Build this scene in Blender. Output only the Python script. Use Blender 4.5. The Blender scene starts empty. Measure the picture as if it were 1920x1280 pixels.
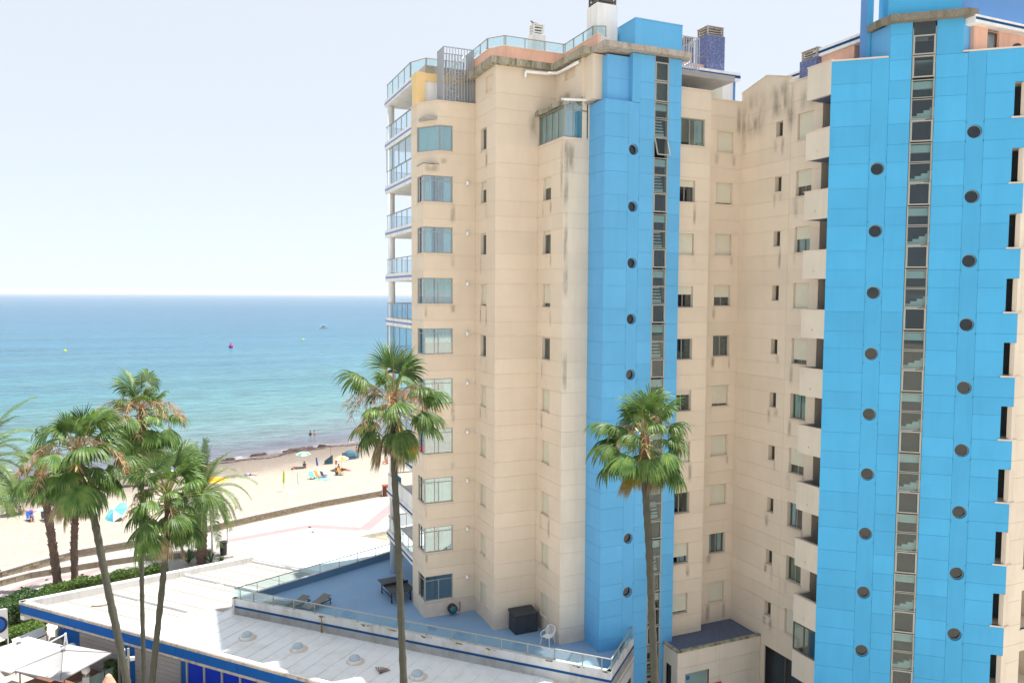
import bpy, bmesh, math, random
from math import sin, cos, pi, radians, sqrt, atan2, hypot
from mathutils import Vector, Matrix
SC = bpy.context.scene
COL = SC.collection
random.seed(7)

# ---------------------------------------------------------------- camera, sky, sun, exposure
cam_d = bpy.data.cameras.new("camera")
cam = bpy.data.objects.new("camera", cam_d); COL.objects.link(cam)
R0, U0, F0 = (0.917002, -0.398857, 0.004492), (0.020051, 0.05734, 0.998153), (0.398378, 0.915219, -0.060578)
cam.matrix_world = Matrix(((R0[0], U0[0], -F0[0], 0), (R0[1], U0[1], -F0[1], 0), (R0[2], U0[2], -F0[2], 22.6), (0, 0, 0, 1)))
cam_d.sensor_width = 36.0
cam_d.lens = 36.0 * 1450 / 1920
cam_d.clip_start = 0.3
cam_d.clip_end = 60000
SC.camera = cam

SUN_DIR = Vector((10.6, 1.0, 30.6)).normalized()
sun_el = math.asin(SUN_DIR.z)
W = bpy.data.worlds.new("World"); SC.world = W; W.use_nodes = True
nt = W.node_tree; nt.nodes.clear()
sky = nt.nodes.new('ShaderNodeTexSky'); sky.sky_type = 'NISHITA'
sky.sun_disc = False; sky.sun_elevation = sun_el; sky.sun_rotation = atan2(SUN_DIR.x, SUN_DIR.y)
sky.air_density = 0.3; sky.dust_density = 1.0; sky.ozone_density = 1.0; sky.altitude = 20
bg = nt.nodes.new('ShaderNodeBackground'); bg.inputs['Strength'].default_value = 0.15
wo = nt.nodes.new('ShaderNodeOutputWorld')
# summer haze: the clear sky seen through an even milky veil
veil = nt.nodes.new('ShaderNodeMix'); veil.data_type = 'RGBA'; veil.inputs[0].default_value = 0.80; veil.inputs[7].default_value = (2.34, 2.48, 2.58, 1)
nt.links.new(sky.outputs[0], veil.inputs[6]); nt.links.new(veil.outputs[2], bg.inputs[0]); nt.links.new(bg.outputs[0], wo.inputs[0])
sl = bpy.data.lights.new("sun", 'SUN'); sl.energy = 3.6; sl.angle = radians(0.55); sl.color = (1.0, 0.955, 0.89)
so = bpy.data.objects.new("sun", sl); COL.objects.link(so)
so.rotation_euler = SUN_DIR.to_track_quat('Z', 'Y').to_euler()
SC.view_settings.view_transform = 'Standard'; SC.view_settings.look = 'None'
SC.view_settings.exposure = 1.38; SC.view_settings.gamma = 1.0
SC.view_settings.use_curve_mapping = False
SC.render.engine = 'CYCLES'
SC.cycles.max_bounces = 8; SC.cycles.transparent_max_bounces = 12

# ---------------------------------------------------------------- materials
def newmat(name):
    m = bpy.data.materials.new(name); m.use_nodes = True
    return m, m.node_tree, m.node_tree.nodes['Principled BSDF']
def N(t, typ, **kw):
    n = t.nodes.new(typ)
    for k, v in kw.items():
        if k in n.inputs: n.inputs[k].default_value = v
        else: setattr(n, k, v)
    return n
def mixc(t, fac, a, b, blend='MIX'):
    n = t.nodes.new('ShaderNodeMix'); n.data_type = 'RGBA'; n.blend_type = blend
    for i, v in ((0, fac), (6, a), (7, b)):
        if hasattr(v, 'node'): t.links.new(v, n.inputs[i])
        else: n.inputs[i].default_value = v if i == 0 else (*v[:3], 1)
    return n.outputs[2]
def ramp(t, src, stops):
    r = t.nodes.new('ShaderNodeValToRGB'); e = r.color_ramp.elements
    while len(e) < len(stops): e.new(0.5)
    for el, (p, c) in zip(e, stops):
        el.position = p; el.color = (*(c if hasattr(c, '__len__') else (c, c, c)), 1)
    t.links.new(src, r.inputs[0]); return r.outputs[0]
def noise(t, scale, detail=4, vec=None, stretch=None, rough=0.55):
    g = t.nodes.new('ShaderNodeNewGeometry'); mp = t.nodes.new('ShaderNodeMapping')
    t.links.new(vec or g.outputs['Position'], mp.inputs['Vector'])
    if stretch: mp.inputs['Scale'].default_value = stretch
    n = N(t, 'ShaderNodeTexNoise', Scale=scale, Detail=detail, Roughness=rough)
    t.links.new(mp.outputs[0], n.inputs['Vector'])
    return n.outputs[0]
def bump(t, bs, h, strength=0.3, dist=0.02):
    b = N(t, 'ShaderNodeBump', Strength=strength, Distance=dist)
    t.links.new(h, b.inputs['Height']); t.links.new(b.outputs[0], bs.inputs['Normal'])
def plain(name, col, rough=0.6, var=0.12, scale=3.0, metal=0.0, bumps=0.0, spec=None, grime=None, fine=0.06, ov=0.0):
    """uneven paint / plaster / metal: large and fine variation, optional streaky dirt"""
    m, t, b = newmat(name)
    n1 = noise(t, scale, 5); n2 = noise(t, scale * 14, 3)
    c = mixc(t, ramp(t, n1, [(0.3, 0.0), (0.7, 1.0)]), [x * (1 - var) for x in col], [min(1, x * (1 + var * 0.6)) for x in col])
    c = mixc(t, ramp(t, n2, [(0.35, 0.0), (0.65, 1.0)]), c, [x * (1 - fine * 3) for x in col]) if fine > 0.1 else c
    if grime:
        gcol, amt, st = grime
        g = ramp(t, noise(t, 1.0, 6, stretch=st, rough=0.7), [(0.47, 0.0), (0.66, amt)])
        c = mixc(t, g, c, gcol)
    if ov:
        oi = N(t, 'ShaderNodeObjectInfo'); mr = N(t, 'ShaderNodeMapRange'); mr.inputs[3].default_value = 1 - ov; mr.inputs[4].default_value = 1 + ov
        t.links.new(oi.outputs['Random'], mr.inputs[0]); hs = N(t, 'ShaderNodeHueSaturation'); t.links.new(c, hs.inputs['Color']); t.links.new(mr.outputs[0], hs.inputs['Value']); c = hs.outputs[0]
    t.links.new(c, b.inputs['Base Color'])
    b.inputs['Roughness'].default_value = rough; b.inputs['Metallic'].default_value = metal
    if spec is not None: b.inputs['Specular IOR Level'].default_value = spec
    if bumps: bump(t, b, noise(t, scale * 20, 4), bumps, 0.01)
    return m
M = {}
STR = (2.2, 2.2, 0.22)
M['cream'] = plain('cream_render', (0.695, 0.59, 0.465), 0.9, 0.05, 0.5, ov=0.035, bumps=0.25, spec=0.2, grime=((0.52, 0.44, 0.34), 0.16, (1.1, 1.1, 0.16)))
M['cream_b'] = plain('pale_render', (0.68, 0.60, 0.49), 0.9, 0.06, 0.6, ov=0.03, bumps=0.25, spec=0.2, grime=((0.44, 0.38, 0.31), 0.22, (1.2, 1.2, 0.16)))
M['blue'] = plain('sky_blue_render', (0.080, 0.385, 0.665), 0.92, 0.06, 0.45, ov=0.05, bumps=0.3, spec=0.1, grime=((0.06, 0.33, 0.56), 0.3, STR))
M['blue_w'] = plain('paler_blue_render', (0.125, 0.405, 0.69), 0.92, 0.06, 0.45, ov=0.05, bumps=0.3, spec=0.1, grime=((0.10, 0.36, 0.59), 0.3, STR))  # paler blue used on the left tower
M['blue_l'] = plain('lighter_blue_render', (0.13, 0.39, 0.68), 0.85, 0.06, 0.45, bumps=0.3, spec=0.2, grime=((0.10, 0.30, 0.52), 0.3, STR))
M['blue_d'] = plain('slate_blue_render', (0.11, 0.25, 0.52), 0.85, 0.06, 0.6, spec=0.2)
M['joint'] = plain('joint_cream_mortar', (0.66, 0.56, 0.44), 0.95, 0.1)  # mortar colour close to the cream panels
M['joint_b'] = plain('joint_blue_mortar', (0.08, 0.35, 0.58), 0.95, 0.1)
M['pink'] = plain('salmon_render', (0.74, 0.45, 0.34), 0.9, 0.06, 0.8, spec=0.2, grime=((0.42, 0.25, 0.2), 0.4, STR))
M['yellow'] = plain('ochre_render', (0.78, 0.57, 0.28), 0.9, 0.05, 0.8, spec=0.2)
M['white'] = plain('white_render', (0.78, 0.77, 0.75), 0.8, 0.05, 0.8, spec=0.3, grime=((0.45, 0.42, 0.38), 0.35, STR))
M['white_c'] = plain('white_clean_paint', (0.80, 0.80, 0.79), 0.5, 0.03, 2)
M['offwhite'] = plain('grey_white_render', (0.60, 0.60, 0.59), 0.85, 0.06, 0.9, spec=0.2, grime=((0.40, 0.36, 0.30), 0.6, (1.4, 1.4, 0.6)))
M['stripe'] = plain('blue_stripe_paint', (0.006, 0.065, 0.20), 0.8, 0.08, 2, spec=0.15)
M['stripe_l'] = plain('pale_blue_stripe', (0.18, 0.27, 0.52), 0.6, 0.08, 2)
M['cornice'] = plain('mossy_concrete', (0.44, 0.40, 0.31), 0.95, 0.25, 1.2, bumps=0.4, grime=((0.07, 0.08, 0.025), 0.95, (3.2, 3.2, 0.35)), fine=0.12)
M['cornice_d'] = plain('dark_mossy_coping', (0.25, 0.225, 0.175), 0.95, 0.2, 1.5, bumps=0.4, grime=((0.08, 0.08, 0.04), 0.7, (3, 3, 0.5)), fine=0.12)
M['cornice2'] = plain('grey_stone_coping', (0.52, 0.46, 0.39), 0.95, 0.2, 1.5, bumps=0.4, grime=((0.12, 0.11, 0.08), 0.6, (3, 3, 0.8)), fine=0.12)
M['coping'] = plain('pale_stone_coping', (0.66, 0.55, 0.46), 0.85, 0.1, 2)
M['shutter'] = plain('cream_roller_shutter', (0.66, 0.63, 0.50), 0.6, 0.04, 2)
M['alu'] = plain('grey_aluminium', (0.33, 0.335, 0.30), 0.45, 0.08, 4, metal=0.25)
M['alu_w'] = plain('pale_aluminium', (0.36, 0.355, 0.315), 0.45, 0.06, 4, metal=0.1)
M['bronze'] = plain('bronze_aluminium', (0.10, 0.085, 0.07), 0.4, 0.1, 4)
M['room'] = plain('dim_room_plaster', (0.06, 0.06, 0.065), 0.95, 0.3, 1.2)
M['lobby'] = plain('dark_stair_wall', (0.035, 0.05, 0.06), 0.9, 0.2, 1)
M['stair'] = plain('pale_stair_concrete', (0.80, 0.84, 0.82), 0.8, 0.06, 2)
M['gravelroof'] = plain('roof_membrane', (0.35, 0.34, 0.33), 0.95, 0.15, 1)
M['deck'] = plain('blue_grey_deck', (0.20, 0.34, 0.53), 0.85, 0.06, 0.35, bumps=0.05, fine=0.05, grime=((0.26, 0.36, 0.50), 0.35, (0.7, 0.7, 0.7)))
M['deck_d'] = plain('slate_blue_roof_paint', (0.10, 0.13, 0.22), 0.85, 0.10, 0.6, bumps=0.2, fine=0.12)
M['parapet_in'] = plain('teal_blue_parapet_paint', (0.10, 0.21, 0.33), 0.8, 0.06, 1)
M['metalroof'] = plain('white_sheet_roof', (0.80, 0.81, 0.82), 0.55, 0.04, 0.8, grime=((0.5, 0.47, 0.42), 0.35, (0.8, 0.8, 0.8)))
M['flatroof'] = plain('warm_white_roof', (0.36, 0.335, 0.30), 0.8, 0.05, 0.4, grime=((0.48, 0.43, 0.36), 0.4, (0.5, 1.6, 1)))
M['flatroof_y'] = plain('sand_roof', (0.34, 0.28, 0.19), 0.8, 0.06, 0.5)
M['rust'] = plain('rust_moss_stain', (0.23, 0.15, 0.03), 0.9, 0.4, 9)
M['fascia'] = plain('cobalt_fascia', (0.003, 0.085, 0.33), 0.8, 0.1, 1.2, spec=0.12, grime=((0.02, 0.08, 0.22), 0.4, (1, 1, 1)))
M['royal'] = plain('royal_blue_panel', (0.001, 0.03, 0.44), 0.7, 0.04, 1, spec=0.12)
M['greyshut'] = plain('grey_roller_door', (0.26, 0.255, 0.26), 0.5, 0.06, 3)
M['trunk'] = plain('grey_palm_bark', (0.080, 0.080, 0.058), 0.95, 0.3, 5, bumps=0.7, fine=0.14)
M['trunk_b'] = plain('brown_palm_boots', (0.17, 0.11, 0.085), 0.95, 0.4, 6, bumps=0.8, fine=0.14)
M['husk'] = plain('brown_leaf_base', (0.17, 0.075, 0.04), 0.9, 0.3, 6)
M['bin'] = plain('charcoal_bin_metal', (0.025, 0.027, 0.03), 0.5, 0.1, 5)
M['dark'] = plain('dark_grey_plastic', (0.022, 0.03, 0.042), 0.55, 0.1, 5)
M['black'] = plain('black_rubber', (0.012, 0.012, 0.014), 0.6, 0.1, 5)
M['sling'] = plain('taupe_sling_fabric', (0.16, 0.155, 0.145), 0.85, 0.06, 30)
M['plastic_w'] = plain('white_plastic', (0.80, 0.80, 0.80), 0.35, 0.02, 5)
M['teal'] = plain('teal_plastic', (0.02, 0.17, 0.2), 0.4, 0.05, 5)
M['globe'] = plain('opal_globe_glass', (0.84, 0.84, 0.82), 0.25, 0.02, 5)
M['canvas_shade'] = plain('shade_tinted_canvas', (0.33, 0.33, 0.34), 0.9, 0.05, 1.2)  # white canvas greyed: the palm's shade is put into its colour
M['canvas'] = plain('white_canvas', (0.74, 0.73, 0.71), 0.9, 0.05, 1.2)
M['wood'] = plain('brown_decking', (0.20, 0.085, 0.045), 0.7, 0.2, 3)
M['tabletop'] = plain('pale_table_wood', (0.42, 0.33, 0.25), 0.6, 0.1, 3)
M['fencegrn'] = plain('grey_green_screen', (0.23, 0.33, 0.30), 0.6, 0.06, 2)
M['brickred'] = plain('red_brick', (0.30, 0.075, 0.045), 0.9, 0.2, 8, fine=0.15)
M['stone'] = plain('ochre_rubble_stone', (0.52, 0.41, 0.28), 0.9, 0.3, 4, bumps=0.5, fine=0.15)
M['stone2'] = plain('tan_rubble_stone', (0.44, 0.36, 0.27), 0.9, 0.3, 4, bumps=0.5, fine=0.15)
M['stonejoint'] = plain('wall_mortar', (0.30, 0.22, 0.15), 0.95, 0.2, 4)
M['capstone'] = plain('white_wall_cap', (0.42, 0.38, 0.34), 0.85, 0.06, 1)
M['prom'] = plain('pale_paving', (0.33, 0.31, 0.295), 0.8, 0.06, 0.25, fine=0.05)
M['promp'] = plain('pink_paving', (0.29, 0.215, 0.22), 0.8, 0.08, 0.6)
M['tile_grey'] = plain('grey_green_paving', (0.27, 0.29, 0.285), 0.8, 0.08, 0.6)
M['bounce_ground'] = plain('pale_bounce_ground', (0.55, 0.50, 0.43), 0.95, 0.12, 0.4)  # mostly unseen ground; pale tone made up to bounce sun onto shaded facades
M['asphalt'] = plain('asphalt', (0.10, 0.10, 0.10), 0.95, 0.15, 0.6)
M['paver'] = plain('warm_forecourt_paving', (0.42, 0.37, 0.32), 0.9, 0.12, 1.2)
M['soil'] = plain('planter_soil', (0.30, 0.20, 0.13), 0.95, 0.2, 2)
M['weed'] = plain('dry_seaweed', (0.075, 0.05, 0.045), 0.95, 0.3, 5, bumps=0.6)
M['mosaic'] = None
for nm, c in dict(red=(0.6, 0.03, 0.04), coral=(0.75, 0.17, 0.12), orange=(0.75, 0.22, 0.03), amber=(0.72, 0.33, 0.01), lilac=(0.36, 0.42, 0.70),
                  cyan=(0.10, 0.45, 0.62), cobalt=(0.02, 0.10, 0.42), purple=(0.10, 0.02, 0.14), magenta=(0.42, 0.02, 0.20),
                  greenf=(0.05, 0.40, 0.22), lime=(0.45, 0.60, 0.04), navy=(0.01, 0.03, 0.10), mint=(0.16, 0.62, 0.55),
                  slate=(0.05, 0.12, 0.17), curt_r=(0.11, 0.03, 0.035), curt_g=(0.13, 0.42, 0.24), curt_c=(0.42, 0.62, 0.58),
                  curt_w=(0.62, 0.68, 0.70), curt_k=(0.20, 0.19, 0.19), curt_y=(0.30, 0.27, 0.12), hair=(0.03, 0.018, 0.01),
                  pinktop=(0.62, 0.40, 0.36), signblue=(0.01, 0.12, 0.5)).items():
    M[nm] = plain(nm + '_cloth', c, 0.8, 0.08, 3)
M['skin'] = plain('tanned_skin', (0.46, 0.24, 0.15), 0.6, 0.08, 3)
M['bird'] = plain('gull_grey', (0.16, 0.17, 0.18), 0.8, 0.2, 20)
M['straw'] = plain('peach_thatch', (0.62, 0.36, 0.26), 0.95, 0.2, 8)

def glass_mat(name, tint, refl, rough=0.02, alpha_mix=0.75):
    m, t, b = newmat(name); t.nodes.remove(b)
    out = [n for n in t.nodes if n.type == 'OUTPUT_MATERIAL'][0]
    tr = N(t, 'ShaderNodeBsdfTransparent'); tr.inputs[0].default_value = (*tint, 1)
    gl = N(t, 'ShaderNodeBsdfGlossy', Roughness=rough); gl.inputs[0].default_value = (0.9, 0.95, 0.95, 1)
    lw = N(t, 'ShaderNodeLayerWeight', Blend=0.5)
    pw = N(t, 'ShaderNodeMath', operation='POWER'); pw.inputs[1].default_value = 5.0; t.links.new(lw.outputs['Facing'], pw.inputs[0])
    mm = N(t, 'ShaderNodeMath', operation='MULTIPLY_ADD'); mm.inputs[1].default_value = 0.9; mm.inputs[2].default_value = refl + 0.03
    mm.use_clamp = True
    t.links.new(pw.outputs[0], mm.inputs[0])
    mx = N(t, 'ShaderNodeMixShader'); t.links.new(mm.outputs[0], mx.inputs[0])
    t.links.new(tr.outputs[0], mx.inputs[1]); t.links.new(gl.outputs[0], mx.inputs[2])
    t.links.new(mx.outputs[0], out.inputs[0]); return m
M['glass'] = glass_mat('window_glass', (0.74, 0.84, 0.85), 0.08, 0.03)
M['glass_t'] = glass_mat('teal_window_glass', (0.70, 0.86, 0.88), 0.22, 0.03)
M['rglass'] = glass_mat('railing_glass', (0.84, 0.94, 0.95), 0.05, 0.03)
M['bglass'] = glass_mat('balcony_glass', (0.86, 0.93, 0.97), 0.12, 0.08)
M['sglass'] = glass_mat('stairwell_glass', (0.66, 0.75, 0.75), 0.02, 0.02)
def dome_mat():
    m, t, b = newmat('skylight_acrylic')
    b.inputs['Base Color'].default_value = (0.42, 0.50, 0.55, 1); b.inputs['Roughness'].default_value = 0.12
    return m
M['dome'] = dome_mat()
def mosaic():
    m, t, b = newmat('blue_mosaic')
    g = N(t, 'ShaderNodeNewGeometry'); v = N(t, 'ShaderNodeTexVoronoi', Scale=14.0)
    t.links.new(g.outputs['Position'], v.inputs['Vector'])
    sep = N(t, 'ShaderNodeSeparateColor'); t.links.new(v.outputs['Color'], sep.inputs[0])
    c = ramp(t, sep.outputs[0], [(0.0, (0.075, 0.095, 0.22)), (0.75, (0.11, 0.14, 0.29)), (0.95, (0.20, 0.23, 0.38))])
    t.links.new(c, b.inputs['Base Color']); b.inputs['Roughness'].default_value = 0.5; return m
M['mosaic'] = mosaic()
def leaf_mat(name, c1, c2, rough=0.45, trans=0.25):
    m, t, b = newmat(name)
    oi = N(t, 'ShaderNodeObjectInfo'); n1 = noise(t, 3.0, 3)
    c = mixc(t, ramp(t, n1, [(0.35, 0.0), (0.7, 1.0)]), c1, c2)
    hs = N(t, 'ShaderNodeHueSaturation'); t.links.new(c, hs.inputs['Color'])
    mr = N(t, 'ShaderNodeMapRange'); mr.inputs[3].default_value = 0.7; mr.inputs[4].default_value = 1.35
    t.links.new(oi.outputs['Random'], mr.inputs[0]); t.links.new(mr.outputs[0], hs.inputs['Value'])
    t.links.new(hs.outputs[0], b.inputs['Base Color']); b.inputs['Roughness'].default_value = rough
    tl = N(t, 'ShaderNodeBsdfTranslucent'); t.links.new(hs.outputs[0], tl.inputs[0])
    mx = N(t, 'ShaderNodeMixShader'); mx.inputs[0].default_value = trans
    out = [n for n in t.nodes if n.type == 'OUTPUT_MATERIAL'][0]
    t.links.new(b.outputs[0], mx.inputs[1]); t.links.new(tl.outputs[0], mx.inputs[2]); t.links.new(mx.outputs[0], out.inputs[0])
    return m
M['frond'] = leaf_mat('green_fan_leaf', (0.040, 0.105, 0.018), (0.150, 0.235, 0.048), 0.5, 0.33)
M['frond_y'] = leaf_mat('yellowing_fan_leaf', (0.20, 0.20, 0.02), (0.42, 0.26, 0.03), 0.5, 0.3)
M['frond_d'] = leaf_mat('dead_fan_leaf', (0.20, 0.16, 0.09), (0.34, 0.27, 0.16), 0.8, 0.15)
M['feather'] = leaf_mat('feather_leaf', (0.05, 0.12, 0.03), (0.13, 0.20, 0.045), 0.45, 0.25)
M['petiole'] = leaf_mat('yellow_green_stalk', (0.20, 0.24, 0.05), (0.33, 0.30, 0.09), 0.5, 0.1)
M['stalk'] = leaf_mat('peach_flower_stalk', (0.42, 0.25, 0.14), (0.62, 0.40, 0.24), 0.8, 0.2)
M['hedge'] = leaf_mat('hedge_leaf', (0.05, 0.13, 0.015), (0.17, 0.25, 0.03), 0.5, 0.25)
M['hedge_d'] = leaf_mat('shrub_leaf', (0.03, 0.08, 0.018), (0.08, 0.15, 0.03), 0.5, 0.2)

# ---------------------------------------------------------------- mesh helpers
ORG = {}
class MB:
    """collects faces (world coordinates) for ONE mesh object"""
    def __init__(s): s.v = []; s.f = []; s.m = []
    def face(s, pts, mi=0):
        b = len(s.v); s.v += [tuple(p) for p in pts]; s.f.append(tuple(range(b, b + len(pts)))); s.m.append(mi)
    def box(s, x0, x1, y0, y1, z0, z1, mi=0):
        s.hexa([(x0, y0), (x1, y0), (x1, y1), (x0, y1)], z0, z1, mi)
    def hexa(s, poly, z0, z1, mi=0, top_mi=None):
        n = len(poly); b = len(s.v)
        z0s = z0 if hasattr(z0, '__len__') else [z0] * n; z1s = z1 if hasattr(z1, '__len__') else [z1] * n
        s.v += [(p[0], p[1], z) for p, z in zip(poly, z0s)] + [(p[0], p[1], z) for p, z in zip(poly, z1s)]
        s.f.append(tuple(range(b + n - 1, b - 1, -1))); s.m.append(mi)
        s.f.append(tuple(range(b + n, b + 2 * n))); s.m.append(mi if top_mi is None else top_mi)
        for i in range(n):
            j = (i + 1) % n; s.f.append((b + i, b + j, b + n + j, b + n + i)); s.m.append(mi)
    def fbox(s, F, u0, u1, d0, d1, z0, z1, mi=0):
        s.hexa([F.P(u0, d1, 0)[:2], F.P(u1, d1, 0)[:2], F.P(u1, d0, 0)[:2], F.P(u0, d0, 0)[:2]], z0, z1, mi)
    def bar(s, a, b_, w, h=None, mi=0):
        a, b_ = Vector(a), Vector(b_); d = (b_ - a)
        if d.length < 1e-6: return
        d.normalize(); up = Vector((0, 0, 1)) if abs(d.z) < 0.95 else Vector((1, 0, 0))
        x = d.cross(up).normalized() * (w / 2); y = x.cross(d).normalized() * ((h or w) / 2)
        q = [a - x - y, a + x - y, a + x + y, a - x + y, b_ - x - y, b_ + x - y, b_ + x + y, b_ - x + y]
        b = len(s.v); s.v += [tuple(p) for p in q]
        for f in ((0, 3, 2, 1), (4, 5, 6, 7), (0, 1, 5, 4), (1, 2, 6, 5), (2, 3, 7, 6), (3, 0, 4, 7)):
            s.f.append(tuple(b + i for i in f)); s.m.append(mi)
    def tube(s, pts, rad, n=8, mi=0, cap=True):
        pts = [Vector(p) for p in pts]; rr = rad if hasattr(rad, '__len__') else [rad] * len(pts)
        b = len(s.v); ref = None
        for i, p in enumerate(pts):
            d = (pts[min(i + 1, len(pts) - 1)] - pts[max(i - 1, 0)]).normalized()
            if ref is None: ref = Vector((1, 0, 0)) if abs(d.x) < 0.9 else Vector((0, 1, 0))
            x = (ref - d * ref.dot(d)).normalized(); y = d.cross(x); ref = x
            for k in range(n):
                a = 2 * pi * k / n; s.v.append(tuple(p + (x * cos(a) + y * sin(a)) * rr[i]))
        for i in range(len(pts) - 1):
            for k in range(n):
                k2 = (k + 1) % n
                s.f.append((b + i * n + k, b + i * n + k2, b + (i + 1) * n + k2, b + (i + 1) * n + k)); s.m.append(mi)
        if cap:
            s.f.append(tuple(b + k for k in range(n - 1, -1, -1))); s.m.append(mi)
            e = b + (len(pts) - 1) * n; s.f.append(tuple(e + k for k in range(n))); s.m.append(mi)
    def lathe(s, c, prof, n=16, mi=0):
        b = len(s.v)
        for r, z in prof:
            for k in range(n):
                a = 2 * pi * k / n; s.v.append((c[0] + r * cos(a), c[1] + r * sin(a), c[2] + z))
        for i in range(len(prof) - 1):
            for k in range(n):
                k2 = (k + 1) % n; s.f.append((b + i * n + k, b + i * n + k2, b + (i + 1) * n + k2, b + (i + 1) * n + k)); s.m.append(mi)
        s.f.append(tuple(b + k for k in range(n - 1, -1, -1))); s.m.append(mi)
        e = b + (len(prof) - 1) * n; s.f.append(tuple(e + k for k in range(n))); s.m.append(mi)
def obj(name, mb, mats, parent=None, smooth=False):
    if isinstance(mats, (str, bpy.types.Material)): mats = [mats]
    me = bpy.data.meshes.new(name)
    org = ORG.get(parent.name, (0, 0, 0)) if parent else (0, 0, 0)
    me.from_pydata([(v[0] - org[0], v[1] - org[1], v[2] - org[2]) for v in mb.v], [], mb.f)
    for k in mats: me.materials.append(M[k] if isinstance(k, str) else k)
    if len(mats) > 1: me.polygons.foreach_set('material_index', mb.m)
    if smooth: me.polygons.foreach_set('use_smooth', [True] * len(me.polygons))
    me.update()
    o = bpy.data.objects.new(name, me); COL.objects.link(o)
    if parent: o.parent = parent; ORG[o.name] = org
    return o
def empty(name, loc, label, cat, group=None):
    o = bpy.data.objects.new(name, None); COL.objects.link(o); o.location = loc; o.empty_display_size = 0.3
    ORG[o.name] = tuple(loc); o['label'] = label; o['category'] = cat
    if group: o['group'] = group
    return o
def tag(o, label=None, cat=None, group=None, kind=None):
    for k, v in (('label', label), ('category', cat), ('group', group), ('kind', kind)):
        if v: o[k] = v
    return o
def copy_tree(o, parent=None, loc=None, rz=None, label=None, sc=None):
    c = o.copy(); COL.objects.link(c)
    if parent: c.parent = parent
    if loc is not None: c.location = loc
    if rz is not None: c.rotation_euler = (0, 0, rz)
    if sc: c.scale = (sc,) * 3
    if label: c['label'] = label
    for ch in o.children: copy_tree(ch, c)
    return c
class Fac:
    """vertical wall plane: origin, horizontal direction u (to the right seen from outside), outward normal n"""
    def __init__(s, ox, oy, deg):
        s.o = (ox, oy); a = radians(deg); s.u = (cos(a), sin(a)); s.n = (s.u[1], -s.u[0])
    def P(s, u, d, z): return (s.o[0] + u * s.u[0] + d * s.n[0], s.o[1] + u * s.u[1] + d * s.n[1], z)

GAP = 0.0065
def clad(F, u0, u1, zs, joints, opens, mat, jmat, parent, name='wall_panel', th=0.018, edge=(0.002, 0.002)):
    """panels with recessed joints; openings cut out; a mortar sheet behind"""
    us = [u0] + [j for j in joints if u0 < j < u1] + [u1]
    for i in range(len(us) - 1):
        for k in range(len(zs) - 1):
            a = us[i] + (GAP if i > 0 else edge[0]); b = us[i + 1] - (GAP if i < len(us) - 2 else edge[1])
            c = zs[k] + (GAP if k > 0 else 0); e = zs[k + 1] - (GAP if k < len(zs) - 2 else 0)
            ops = [o for o in opens if o[0] < b and o[1] > a and o[2] < e and o[3] > c]
            xu = sorted({a, b} | {min(max(v, a), b) for o in ops for v in o[:2]})
            xz = sorted({c, e} | {min(max(v, c), e) for o in ops for v in o[2:4]})
            def solid(x, z):
                if not (a < x < b and c < z < e): return False
                return not any(o[0] < x < o[1] and o[2] < z < o[3] for o in ops)
            mb = MB()
            for ii in range(len(xu) - 1):
                for kk in range(len(xz) - 1):
                    xa, xb, za, zb = xu[ii], xu[ii + 1], xz[kk], xz[kk + 1]
                    if xb - xa < 1e-5 or zb - za < 1e-5: continue
                    mx, mz = (xa + xb) / 2, (za + zb) / 2
                    if not solid(mx, mz): continue
                    mb.face([F.P(xa, 0, za), F.P(xb, 0, za), F.P(xb, 0, zb), F.P(xa, 0, zb)])
                    ex = 1e-3
                    if not solid(xa - ex, mz): mb.face([F.P(xa, -th, za), F.P(xa, 0, za), F.P(xa, 0, zb), F.P(xa, -th, zb)])
                    if not solid(xb + ex, mz): mb.face([F.P(xb, 0, za), F.P(xb, -th, za), F.P(xb, -th, zb), F.P(xb, 0, zb)])
                    if not solid(mx, za - ex): mb.face([F.P(xa, -th, za), F.P(xb, -th, za), F.P(xb, 0, za), F.P(xa, 0, za)])
                    if not solid(mx, zb + ex): mb.face([F.P(xa, 0, zb), F.P(xb, 0, zb), F.P(xb, -th, zb), F.P(xa, -th, zb)])
            if mb.f: obj(name, mb, mat, parent)
    xu = sorted({u0, u1} | {min(max(v, u0), u1) for o in opens for v in o[:2]})
    xz = sorted({zs[0], zs[-1]} | {min(max(v, zs[0]), zs[-1]) for o in opens for v in o[2:4]})
    mb = MB()
    for ii in range(len(xu) - 1):
        for kk in range(len(xz) - 1):
            mx, mz = (xu[ii] + xu[ii + 1]) / 2, (xz[kk] + xz[kk + 1]) / 2
            if any(o[0] < mx < o[1] and o[2] < mz < o[3] for o in opens): continue
            mb.fbox(F, xu[ii] + (0.045 if ii == 0 else 0), xu[ii + 1] - (0.045 if ii == len(xu) - 2 else 0), -th - 0.09, -th + 0.001, xz[kk], xz[kk + 1])
    if mb.f: obj('wall', mb, jmat, parent)

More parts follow.
